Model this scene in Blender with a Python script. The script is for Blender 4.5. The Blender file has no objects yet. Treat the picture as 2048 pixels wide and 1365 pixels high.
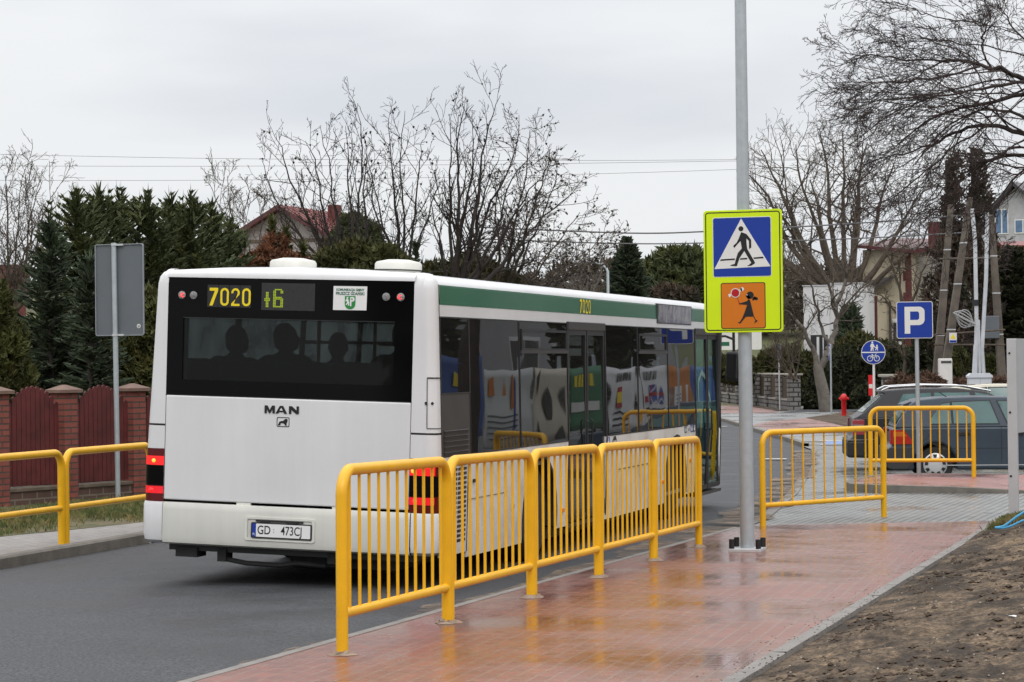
import bpy, bmesh, math, random
import numpy as np
from mathutils import Vector, Matrix, noise as mnoise
R = math.radians
scene = bpy.context.scene
col = scene.collection
# ------------------------------------------------------------------ camera
FPX = 4750.0
CAM_A = math.atan(1391 / FPX); CAM_P = math.atan(44.5 / FPX); CAM_R = 0.011; CZ = 1.92
cf = np.array([-math.sin(CAM_A) * math.cos(CAM_P), math.cos(CAM_A) * math.cos(CAM_P), math.sin(CAM_P)])
cr0 = np.array([math.cos(CAM_A), math.sin(CAM_A), 0.0]); cu0 = np.cross(cr0, cf)
cr = cr0 * math.cos(CAM_R) - cu0 * math.sin(CAM_R); cu = cu0 * math.cos(CAM_R) + cr0 * math.sin(CAM_R)
cpos = np.array([0, 0, CZ])
def pix(x, y, d):
    """world point seen at photo pixel (x, y), d metres along the view axis"""
    return Vector(cpos + d * (cf + (x - 1024) / FPX * cr - (y - 682.5) / FPX * cu))
cam = bpy.data.cameras.new('camera'); camo = bpy.data.objects.new('camera', cam); col.objects.link(camo)
cam.sensor_width = 36.0; cam.lens = FPX / 2048 * 36.0; cam.clip_start = 0.1; cam.clip_end = 3000
camo.matrix_world = Matrix(((cr[0], cu[0], -cf[0], 0), (cr[1], cu[1], -cf[1], 0), (cr[2], cu[2], -cf[2], CZ), (0, 0, 0, 1)))
scene.camera = camo
# ------------------------------------------------------------------ materials
def lin(r, g, b):
    f = lambda c: (c / 255 / 12.92) if c <= 10 else ((c / 255 + .055) / 1.055) ** 2.4
    return (f(r), f(g), f(b))
def mat(name, c, rough=.5, metal=0., spec=.5, var=.12, vs=3., bump=0., bs=40., coat=0., emit=None, es=1., c2=None, c2s=.6, c2t=(.5, .62), rvar=0., grain=None, streak=0.):
    m = bpy.data.materials.new(name); m.use_nodes = True
    nt = m.node_tree; N = nt.nodes; L = nt.links
    b = N['Principled BSDF']
    b.inputs['Roughness'].default_value = rough; b.inputs['Metallic'].default_value = metal
    b.inputs['Specular IOR Level'].default_value = spec
    if coat: b.inputs['Coat Weight'].default_value = coat; b.inputs['Coat Roughness'].default_value = .08
    tc = N.new('ShaderNodeTexCoord')
    nz = N.new('ShaderNodeTexNoise'); nz.inputs['Scale'].default_value = vs; nz.inputs['Detail'].default_value = 5
    L.new(tc.outputs['Object'], nz.inputs['Vector'])
    rp = N.new('ShaderNodeValToRGB'); L.new(nz.outputs['Fac'], rp.inputs['Fac'])
    e = rp.color_ramp.elements
    e[0].position = .3; e[1].position = .7
    e[0].color = [x * (1 - var) for x in c] + [1]; e[1].color = [min(1, x * (1 + var)) for x in c] + [1]
    out = rp.outputs['Color']
    if c2:
        n2 = N.new('ShaderNodeTexNoise'); n2.inputs['Scale'].default_value = c2s; n2.inputs['Detail'].default_value = 6; n2.inputs['Roughness'].default_value = .65
        L.new(tc.outputs['Object'], n2.inputs['Vector'])
        mr = N.new('ShaderNodeMapRange'); mr.inputs[1].default_value = c2t[0]; mr.inputs[2].default_value = c2t[1]
        L.new(n2.outputs['Fac'], mr.inputs[0])
        mx = N.new('ShaderNodeMixRGB'); mx.inputs[2].default_value = list(c2) + [1]
        L.new(mr.outputs[0], mx.inputs[0]); L.new(out, mx.inputs[1]); out = mx.outputs[0]
    for sc_, am_, vec_ in ([(grain[0], grain[1], None)] if grain else []) + ([(1., streak, (7, 7, .35))] if streak else []):
        ng = N.new('ShaderNodeTexNoise'); ng.inputs['Scale'].default_value = sc_; ng.inputs['Detail'].default_value = 3; ng.inputs['Roughness'].default_value = .7
        if vec_:
            mp_ = N.new('ShaderNodeMapping'); mp_.inputs['Scale'].default_value = vec_; L.new(tc.outputs['Object'], mp_.inputs['Vector']); L.new(mp_.outputs[0], ng.inputs['Vector'])
        else: L.new(tc.outputs['Object'], ng.inputs['Vector'])
        mg = N.new('ShaderNodeMapRange'); mg.inputs[1].default_value = .3; mg.inputs[2].default_value = .7; mg.inputs[3].default_value = 1 - am_; mg.inputs[4].default_value = 1 + am_ * (0 if vec_ else 1); L.new(ng.outputs['Fac'], mg.inputs[0])
        mm = N.new('ShaderNodeVectorMath'); mm.operation = 'SCALE'; L.new(out, mm.inputs[0]); L.new(mg.outputs[0], mm.inputs['Scale']); out = mm.outputs[0]
    L.new(out, b.inputs['Base Color'])
    if rvar:
        mr = N.new('ShaderNodeMapRange'); mr.inputs[1].default_value = .3; mr.inputs[2].default_value = .7
        mr.inputs[3].default_value = max(0, rough - rvar); mr.inputs[4].default_value = rough + rvar
        L.new(nz.outputs['Fac'], mr.inputs[0]); L.new(mr.outputs[0], b.inputs['Roughness'])
    if bump:
        nb = N.new('ShaderNodeTexNoise'); nb.inputs['Scale'].default_value = bs; nb.inputs['Detail'].default_value = 4
        L.new(tc.outputs['Object'], nb.inputs['Vector'])
        bp = N.new('ShaderNodeBump'); bp.inputs['Strength'].default_value = bump; bp.inputs['Distance'].default_value = .02
        L.new(nb.outputs['Fac'], bp.inputs['Height']); L.new(bp.outputs[0], b.inputs['Normal'])
    if emit:
        b.inputs['Emission Color'].default_value = list(emit) + [1]; b.inputs['Emission Strength'].default_value = es
    return m
def glass_mat(name, tint, ior=1.6, rough=.01, gl=(1, 1, 1), wave=0.):
    m = bpy.data.materials.new(name); m.use_nodes = True
    nt = m.node_tree; N = nt.nodes; L = nt.links; N.remove(N['Principled BSDF'])
    fr = N.new('ShaderNodeFresnel'); fr.inputs['IOR'].default_value = ior
    tr = N.new('ShaderNodeBsdfTransparent'); tr.inputs['Color'].default_value = list(tint) + [1]
    g = N.new('ShaderNodeBsdfGlossy'); g.inputs['Color'].default_value = list(gl) + [1]; g.inputs['Roughness'].default_value = rough
    mx = N.new('ShaderNodeMixShader'); L.new(fr.outputs[0], mx.inputs[0]); L.new(tr.outputs[0], mx.inputs[1]); L.new(g.outputs[0], mx.inputs[2])
    if wave:
        tc = N.new('ShaderNodeTexCoord'); nz = N.new('ShaderNodeTexNoise'); nz.inputs['Scale'].default_value = .9; nz.inputs['Detail'].default_value = 1
        bp = N.new('ShaderNodeBump'); bp.inputs['Strength'].default_value = wave; bp.inputs['Distance'].default_value = .05
        L.new(tc.outputs['Object'], nz.inputs['Vector']); L.new(nz.outputs['Fac'], bp.inputs['Height']); L.new(bp.outputs[0], g.inputs['Normal'])
    L.new(mx.outputs[0], N['Material Output'].inputs['Surface'])
    return m
def paver_mat(name, c1, c2, mortar, bw, bh, rot=0., wet=0., rough=.7, msize=.006, bumpd=.004, dirt=None, dirt_t=(.55, .7), offset=.5):
    m = bpy.data.materials.new(name); m.use_nodes = True
    nt = m.node_tree; N = nt.nodes; L = nt.links; b = N['Principled BSDF']
    geo = N.new('ShaderNodeNewGeometry'); mp = N.new('ShaderNodeMapping'); mp.inputs['Rotation'].default_value = (0, 0, rot)
    L.new(geo.outputs['Position'], mp.inputs['Vector'])
    br = N.new('ShaderNodeTexBrick'); br.offset = offset; br.inputs['Scale'].default_value = 1.0
    br.inputs['Brick Width'].default_value = bw; br.inputs['Row Height'].default_value = bh
    br.inputs['Mortar Size'].default_value = msize; br.inputs['Mortar Smooth'].default_value = .3
    br.inputs['Color1'].default_value = list(c1) + [1]; br.inputs['Color2'].default_value = list(c2) + [1]; br.inputs['Mortar'].default_value = list(mortar) + [1]
    L.new(mp.outputs[0], br.inputs['Vector'])
    n1 = N.new('ShaderNodeTexNoise'); n1.inputs['Scale'].default_value = .55; n1.inputs['Detail'].default_value = 6; n1.inputs['Roughness'].default_value = .6
    L.new(geo.outputs['Position'], n1.inputs['Vector'])
    n2 = N.new('ShaderNodeTexNoise'); n2.inputs['Scale'].default_value = 9; n2.inputs['Detail'].default_value = 5
    L.new(geo.outputs['Position'], n2.inputs['Vector'])
    hv = N.new('ShaderNodeMixRGB'); hv.blend_type = 'MULTIPLY'; hv.inputs[0].default_value = .55
    rp = N.new('ShaderNodeValToRGB'); rp.color_ramp.elements[0].position = .3; rp.color_ramp.elements[1].position = .7
    rp.color_ramp.elements[0].color = (.62, .62, .62, 1); rp.color_ramp.elements[1].color = (1.2, 1.2, 1.2, 1)
    L.new(n2.outputs['Fac'], rp.inputs['Fac']); L.new(br.outputs['Color'], hv.inputs[1]); L.new(rp.outputs[0], hv.inputs[2])
    out = hv.outputs[0]
    if dirt:
        mr = N.new('ShaderNodeMapRange'); mr.inputs[1].default_value = dirt_t[0]; mr.inputs[2].default_value = dirt_t[1]; mr.inputs[4].default_value = .75
        n3 = N.new('ShaderNodeTexNoise'); n3.inputs['Scale'].default_value = 1.1; n3.inputs['Detail'].default_value = 8; n3.inputs['Roughness'].default_value = .7
        L.new(geo.outputs['Position'], n3.inputs['Vector']); L.new(n3.outputs['Fac'], mr.inputs[0])
        mx = N.new('ShaderNodeMixRGB'); mx.inputs[2].default_value = list(dirt) + [1]
        L.new(mr.outputs[0], mx.inputs[0]); L.new(out, mx.inputs[1]); out = mx.outputs[0]
    L.new(out, b.inputs['Base Color'])
    bp = N.new('ShaderNodeBump'); bp.inputs['Strength'].default_value = .6; bp.inputs['Distance'].default_value = bumpd
    iv = N.new('ShaderNodeMath'); iv.operation = 'SUBTRACT'; iv.inputs[0].default_value = 1.0; L.new(br.outputs['Fac'], iv.inputs[1])
    ad = N.new('ShaderNodeMath'); ad.operation = 'MULTIPLY_ADD'; ad.inputs[1].default_value = .35
    L.new(n2.outputs['Fac'], ad.inputs[0]); L.new(iv.outputs[0], ad.inputs[2]); L.new(ad.outputs[0], bp.inputs['Height'])
    L.new(bp.outputs[0], b.inputs['Normal'])
    if wet:
        mr = N.new('ShaderNodeMapRange'); mr.inputs[1].default_value = .36; mr.inputs[2].default_value = .62
        mr.inputs[3].default_value = .10; mr.inputs[4].default_value = rough
        L.new(n1.outputs['Fac'], mr.inputs[0]); L.new(mr.outputs[0], b.inputs['Roughness'])
        b.inputs['Coat Weight'].default_value = wet; b.inputs['Coat IOR'].default_value = 1.33
        mr2 = N.new('ShaderNodeMapRange'); mr2.inputs[1].default_value = .36; mr2.inputs[2].default_value = .62
        mr2.inputs[3].default_value = .12; mr2.inputs[4].default_value = .34
        L.new(n1.outputs['Fac'], mr2.inputs[0]); L.new(mr2.outputs[0], b.inputs['Coat Roughness'])
        nw = N.new('ShaderNodeTexNoise'); nw.inputs['Scale'].default_value = 14; nw.inputs['Detail'].default_value = 2
        L.new(geo.outputs['Position'], nw.inputs['Vector'])
        b2 = N.new('ShaderNodeBump'); b2.inputs['Strength'].default_value = .22; b2.inputs['Distance'].default_value = .01
        ad2 = N.new('ShaderNodeMath'); ad2.operation = 'MULTIPLY_ADD'; ad2.inputs[1].default_value = .25
        L.new(iv.outputs[0], ad2.inputs[0]); L.new(nw.outputs['Fac'], ad2.inputs[2]); L.new(ad2.outputs[0], b2.inputs['Height'])
        L.new(b2.outputs[0], b.inputs['Coat Normal'])
    else:
        b.inputs['Roughness'].default_value = rough
    return m
def steamed_mat(name):
    m = bpy.data.materials.new(name); m.use_nodes = True; nt = m.node_tree; N = nt.nodes; L = nt.links; N.remove(N['Principled BSDF'])
    tr = N.new('ShaderNodeBsdfTransparent'); tr.inputs['Color'].default_value = (.75, .78, .78, 1); tl = N.new('ShaderNodeBsdfTranslucent'); tl.inputs['Color'].default_value = (.75, .79, .80, 1)
    tc = N.new('ShaderNodeTexCoord'); nz = N.new('ShaderNodeTexNoise'); nz.inputs['Scale'].default_value = 2.5; mr = N.new('ShaderNodeMapRange'); mr.inputs[1].default_value = .35; mr.inputs[2].default_value = .65; mr.inputs[3].default_value = .16; mr.inputs[4].default_value = .52
    L.new(tc.outputs['Object'], nz.inputs['Vector']); L.new(nz.outputs['Fac'], mr.inputs[0]); mx = N.new('ShaderNodeMixShader'); L.new(mr.outputs[0], mx.inputs[0]); L.new(tr.outputs[0], mx.inputs[1]); L.new(tl.outputs[0], mx.inputs[2]); L.new(mx.outputs[0], N['Material Output'].inputs['Surface']); return m
M = {}
M['steamed'] = steamed_mat('steamed_up_window')
M['white'] = mat('bus_white_paint', (.70, .70, .705), .28, coat=.4, var=.04, vs=1.5, streak=.045)
M['cream'] = mat('bumper_cream_plastic', (.68, .675, .62), .42, var=.05, vs=2, streak=.08)
M['skirt'] = mat('skirt_dirty_white', (.66, .64, .60), .4, var=.06, c2=(.33, .28, .20), c2s=1.4, c2t=(.45, .85))
M['black_gloss'] = mat('black_ceramic_glass', (.004, .004, .0045), .07, spec=.09, var=.1)
M['black'] = mat('black_plastic', (.016, .016, .017), .5, var=.2)
M['rubber'] = mat('black_rubber', (.02, .02, .02), .75, var=.3)
M['dark_metal'] = mat('dark_grey_panel', (.035, .034, .034), .4, var=.15)
M['green'] = mat('green_stripe_vinyl', (.018, .13, .068), .25, coat=.3, var=.05)
M['yellow'] = mat('yellow_rail_paint', (.79, .42, .003), .4, var=.07, vs=6, coat=.08, c2=(.55, .28, .01), c2s=7, c2t=(.64, .8))
M['ydigit'] = mat('yellow_vinyl', (.85, .65, .01), .4, var=.02)
M['zinc'] = mat('galvanised_steel', (.42, .46, .48), .42, metal=.35, var=.07, vs=14, bump=.03)
M['alu'] = mat('aluminium_post', (.55, .56, .57), .4, metal=.3, var=.06, vs=4)
M['sign_back'] = mat('sign_back_grey', (.12, .135, .15), .5, var=.05)
M['fluo'] = mat('fluorescent_yellow_green', (.62, .82, .0), .4, var=.03)
M['sblue'] = mat('sign_blue', (.004, .036, .30), .38, var=.05)
M['swhite'] = mat('sign_white', (.72, .72, .69), .4, var=.03)
M['sblack'] = mat('sign_black', (.008, .008, .009), .45, var=.1)
M['sorange'] = mat('sign_orange', (.62, .17, .002), .42, var=.05)
M['sred'] = mat('sign_red', (.42, .004, .01), .4, var=.05)
M['plate_white'] = mat('plate_white', (.78, .78, .77), .4, var=.02)
M['glass_side'] = glass_mat('tinted_side_glass', (.13, .14, .14), 1.52, .012, (.80, .82, .86), wave=.08)
M['glass_rear'] = glass_mat('rear_window_glass', (.27, .30, .30), 1.2, .02)
def veiled(m, c, f):  # pale diffuse veil mixed into the glass, lifts the dark interior behind it
    nt = m.node_tree; N = nt.nodes; L = nt.links; o_ = N['Material Output']; s0 = o_.inputs['Surface'].links[0].from_socket; df = N.new('ShaderNodeBsdfDiffuse'); df.inputs['Color'].default_value = list(c) + [1]
    mx = N.new('ShaderNodeMixShader'); mx.inputs[0].default_value = f; L.new(s0, mx.inputs[1]); L.new(df.outputs[0], mx.inputs[2]); L.new(mx.outputs[0], o_.inputs['Surface'])
veiled(M['glass_rear'], (.28, .28, .27), .028); veiled(M['glass_side'], (.3, .29, .27), .03)
M['glass_door'] = glass_mat('greenish_door_glass', (.2, .36, .34), 1.55, .004, (.7, .9, .9), wave=.10)
M['glass_car'] = mat('car_window_glass', (.07, .15, .145), .05, spec=.7, var=.1)
M['tail_dark'] = mat('dark_red_lens', (.10, .003, .006), .15, var=.1)
M['tail_lit'] = mat('lit_red_lens', (.5, .01, .01), .2, emit=(1, .02, .02), es=.8)
M['tail_hot'] = mat('lit_orange_bulb', (.9, .3, .05), .2, emit=(1, .25, .02), es=2.2)
M['tail_mid'] = mat('lit_red_lens_dim', (.4, .01, .01), .2, emit=(1, .01, .03), es=.55)
M['led_red'] = mat('lit_red_cluster', (.6, .05, .05), .3, emit=(1, .08, .08), es=1.2)
M['lens_clear'] = mat('clear_lens', (.22, .22, .22), .2, var=.4, vs=60)
M['led_dot'] = mat('led_display_dots', (.22, .3, .01), .4, emit=(.42, .55, .02), es=.45)
M['led_back'] = mat('led_display_back', (.022, .022, .023), .5, var=.4, vs=80)
M['amber'] = mat('amber_marker', (.8, .2, .01), .25, var=.1)
M['seat'] = mat('seat_fabric', (.03, .035, .06), .9, var=.4, vs=14)
M['int_grey'] = mat('interior_grey', (.22, .22, .22), .6, var=.1)
M['pole_yellow'] = mat('handrail_yellow', (.6, .36, .02), .35)
M['skin'] = mat('skin', (.45, .24, .17), .55, var=.08)
M['cloth_dark'] = mat('dark_jacket', (.02, .021, .025), .85, var=.25)
M['cloth_blue'] = mat('blue_white_jacket', (.06, .08, .16), .8, var=.2)
M['cloth_white'] = mat('white_collar', (.7, .72, .78), .8, var=.05)
M['hair'] = mat('dark_hair', (.012, .009, .008), .6, var=.3, vs=40)
M['asphalt'] = mat('damp_asphalt', (.050, .052, .056), .62, spec=.3, var=.3, vs=1.1, bump=.35, bs=120, c2=(.16, .13, .10), c2s=.35, c2t=(.66, .88), rvar=.12, grain=(48, .75))
M['kerb'] = mat('concrete_kerb', (.20, .185, .17), .7, var=.2, vs=5, bump=.3, bs=70)
M['kerb_dark'] = mat('weathered_kerb', (.16, .145, .125), .8, var=.25, vs=5, bump=.3, bs=60)
M['pave_red'] = paver_mat('wet_red_pavers', (.170, .039, .021), (.235, .056, .030), (.215, .105, .07), .20, .10, rot=R(87), wet=.55, rough=.42, msize=.010, bumpd=.008, dirt=(.26, .15, .095), dirt_t=(.6, .95))
M['pave_grey'] = paver_mat('damp_grey_pavers', (.20, .205, .20), (.255, .26, .25), (.085, .08, .07), .20, .10, rot=R(93), wet=.06, rough=.68, msize=.016, bumpd=.01, dirt=(.30, .24, .17), dirt_t=(.6, .85))
M['pave_lot'] = paver_mat('grey_lot_pavers', (.24, .245, .245), (.28, .285, .28), (.15, .145, .13), .20, .20, rot=R(0), wet=.1, rough=.55)
M['pave_left'] = paver_mat('old_grey_pavers', (.24, .225, .215), (.28, .265, .25), (.16, .145, .125), .20, .10, rot=R(90), rough=.75, dirt=(.2, .16, .12))
M['pave_island'] = paver_mat('red_island_pavers', (.27, .075, .055), (.32, .09, .07), (.2, .11, .09), .20, .10, wet=.4, rough=.5)
M['pave_pink'] = paver_mat('pale_red_pavers', (.30, .15, .13), (.34, .18, .15), (.2, .12, .1), .20, .10, wet=.3, rough=.55)
M['soil'] = mat('bare_soil', (.155, .108, .066), .95, var=.6, vs=26, bump=1., bs=60, c2=(.034, .023, .014), c2s=2.2, c2t=(.40, .56), grain=(50, .6))
M['soil_dark'] = mat('dark_soil_clod', (.055, .036, .022), .95, var=.4, vs=12)
def ragged(m, sc, lo, hi):
    nt = m.node_tree; N = nt.nodes; L = nt.links; g = N.new('ShaderNodeNewGeometry'); nz = N.new('ShaderNodeTexNoise'); nz.inputs['Scale'].default_value = sc; nz.inputs['Detail'].default_value = 8; nz.inputs['Roughness'].default_value = .7
    mr = N.new('ShaderNodeMapRange'); mr.inputs[1].default_value = lo; mr.inputs[2].default_value = hi; L.new(g.outputs['Position'], nz.inputs['Vector']); L.new(nz.outputs['Fac'], mr.inputs[0]); L.new(mr.outputs[0], N['Principled BSDF'].inputs['Alpha'])
M['sand'] = mat('sand_film', (.22, .165, .12), .95, var=.25, vs=8); ragged(M['sand'], 2.2, .40, .66)
M['grass'] = mat('verge_grass', (.075, .105, .022), .8, var=.5, vs=4, c2=(.24, .18, .07), c2s=2.4, c2t=(.48, .62))
M['grass_ground'] = mat('grass_soil', (.085, .082, .035), .95, var=.4, vs=5, bump=.5, c2=(.14, .10, .055), c2s=1.5)
M['terrain'] = mat('meadow', (.068, .072, .020), .95, var=.3, vs=.05, c2=(.085, .07, .028), c2s=.02)
M['bark'] = mat('bark_grey_brown', (.085, .066, .048), .9, var=.3, vs=8, bump=.5)
M['bark_dark'] = mat('bark_dark', (.036, .028, .024), .9, var=.3, vs=6)
M['bark_red'] = mat('bark_reddish', (.048, .033, .030), .85, var=.35, vs=3)
M['bark_pale'] = mat('bark_pale', (.16, .14, .12), .9, var=.25, vs=5)
M['pod'] = mat('dark_seed_pods', (.02, .014, .01), .9)
M['spruce'] = mat('spruce_needles', (.075, .095, .036), .7, var=.5, vs=2.2, c2=(.14, .14, .036), c2s=1.2, c2t=(.5, .7))
M['spruce_blue'] = mat('blue_spruce_needles', (.052, .072, .038), .7, var=.5, vs=2.2, c2=(.11, .13, .085), c2s=1.6, c2t=(.55, .7))
M['spruce_yel'] = mat('olive_conifer', (.075, .082, .02), .75, var=.5, vs=2.5, c2=(.10, .085, .02), c2s=1.5, c2t=(.52, .7))
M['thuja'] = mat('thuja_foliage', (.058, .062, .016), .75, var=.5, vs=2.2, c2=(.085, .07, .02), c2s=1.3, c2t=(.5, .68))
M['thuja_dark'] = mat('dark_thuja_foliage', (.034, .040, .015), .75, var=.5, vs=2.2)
M['needle_red'] = mat('dead_conifer_needles', (.15, .058, .026), .85, var=.45, vs=2.5, c2=(.06, .05, .02), c2s=1.6, c2t=(.5, .64))
M['ivy'] = mat('ivy_leaves', (.032, .034, .016), .7, var=.5, vs=3, c2=(.085, .055, .036), c2s=1.2, c2t=(.42, .56))
M['vine'] = mat('dry_vine', (.13, .075, .05), .9, var=.4, vs=5)
M['roof_red'] = mat('red_metal_roof', (.19, .045, .038), .5, var=.25, vs=2)
M['roof_dk'] = mat('dark_roof', (.055, .05, .055), .4, var=.2)
M['roof_maroon'] = mat('maroon_roof', (.10, .028, .03), .45, var=.2)
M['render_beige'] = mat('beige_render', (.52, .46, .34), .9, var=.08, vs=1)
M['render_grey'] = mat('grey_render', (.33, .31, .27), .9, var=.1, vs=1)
M['render_white'] = mat('white_render', (.62, .62, .62), .9, var=.06, vs=1)
M['block'] = mat('pale_block_wall', (.38, .34, .33), .9, var=.15, vs=1.5)
M['quoin'] = mat('maroon_brick_quoin', (.12, .035, .03), .8, var=.3, vs=6)
M['pane_dark'] = mat('house_window_pane', (.03, .035, .045), .08, var=.2)
M['pane_blue'] = mat('house_window_blue', (.10, .18, .30), .1, var=.2)
M['brickcap'] = mat('pillar_cap_brown', (.17, .105, .08), .8, var=.2, vs=5)
M['fence_wood'] = mat('maroon_stained_wood', (.092, .014, .013), .6, var=.3, vs=5)
M['plinth'] = mat('mossy_plinth_cap', (.13, .10, .075), .9, var=.3, vs=6)
M['concrete_pole'] = mat('old_concrete_pole', (.115, .096, .078), .9, var=.3, vs=3, bump=.3)
M['box_grey'] = mat('cabinet_grey', (.55, .57, .60), .5, var=.05)
M['box_white'] = mat('cabinet_white', (.62, .60, .57), .6, var=.1)
M['hydrant'] = mat('hydrant_red', (.60, .012, .016), .35, var=.1)
M['car_blue'] = mat('dark_slate_car_paint', (.048, .066, .088), .35, metal=.0, spec=.3, coat=.2, var=.08)
M['car_grey'] = mat('dark_grey_car_paint', (.028, .028, .032), .35, metal=.0, spec=.3, coat=.2, var=.08)
M['car_cream'] = mat('cream_car_paint', (.62, .58, .46), .22, coat=.8, var=.04)
M['hub'] = mat('silver_hubcap', (.62, .62, .62), .35, metal=.4, var=.06)
M['chrome'] = mat('chrome_trim', (.7, .7, .7), .15, metal=.9)
M['cord'] = mat('blue_cord', (.05, .35, .62), .5, var=.1)
M['cap_black'] = mat('bolt_cap_black', (.01, .01, .011), .5)
M['mortar'] = mat('concrete_splash', (.27, .20, .15), .95, var=.25, vs=20, bump=.6)
M['stone'] = mat('grey_stone', (.2, .19, .17), .9, var=.2, vs=4)
M['paper'] = mat('white_litter', (.7, .7, .7), .8)
M['wire'] = mat('power_cable', (.12, .12, .125), .7)
def brick_mat(name, c1, c2, mortar, bw, bh, msize=.01, axis='XZ'):
    m = bpy.data.materials.new(name); m.use_nodes = True
    nt = m.node_tree; N = nt.nodes; L = nt.links; b = N['Principled BSDF']; b.inputs['Roughness'].default_value = .85
    tc = N.new('ShaderNodeTexCoord'); sp = N.new('ShaderNodeSeparateXYZ'); cb = N.new('ShaderNodeCombineXYZ')
    L.new(tc.outputs['Object'], sp.inputs[0])
    ad = N.new('ShaderNodeMath'); ad.operation = 'ADD'; L.new(sp.outputs[0], ad.inputs[0]); L.new(sp.outputs[1], ad.inputs[1])
    L.new(ad.outputs[0], cb.inputs[0]); L.new(sp.outputs[2], cb.inputs[1])
    br = N.new('ShaderNodeTexBrick'); br.inputs['Scale'].default_value = 1; br.inputs['Brick Width'].default_value = bw; br.inputs['Row Height'].default_value = bh
    br.inputs['Mortar Size'].default_value = msize; br.inputs['Color1'].default_value = list(c1) + [1]; br.inputs['Color2'].default_value = list(c2) + [1]; br.inputs['Mortar'].default_value = list(mortar) + [1]
    L.new(cb.outputs[0], br.inputs['Vector'])
    nz = N.new('ShaderNodeTexNoise'); nz.inputs['Scale'].default_value = 7; L.new(tc.outputs['Object'], nz.inputs['Vector'])
    rp = N.new('ShaderNodeValToRGB'); rp.color_ramp.elements[0].color = (.55, .55, .55, 1); rp.color_ramp.elements[1].color = (1.3, 1.3, 1.3, 1); L.new(nz.outputs['Fac'], rp.inputs['Fac'])
    mx = N.new('ShaderNodeMixRGB'); mx.blend_type = 'MULTIPLY'; mx.inputs[0].default_value = .8
    L.new(br.outputs['Color'], mx.inputs[1]); L.new(rp.outputs[0], mx.inputs[2]); L.new(mx.outputs[0], b.inputs['Base Color'])
    bp = N.new('ShaderNodeBump'); bp.inputs['Strength'].default_value = .8; bp.inputs['Distance'].default_value = .008; bp.invert = True
    L.new(br.outputs['Fac'], bp.inputs['Height']); L.new(bp.outputs[0], b.inputs['Normal'])
    return m
M['brick'] = brick_mat('red_pillar_brick', (.25, .07, .05), (.19, .05, .038), (.07, .05, .04), .26, .077)
M['brick_plinth'] = brick_mat('dark_plinth_brick', (.095, .052, .04), (.075, .04, .032), (.16, .13, .10), .26, .1, .012)
M['stonework'] = brick_mat('grey_stonework', (.26, .25, .235), (.19, .185, .175), (.05, .045, .04), .42, .2, .03)
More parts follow.
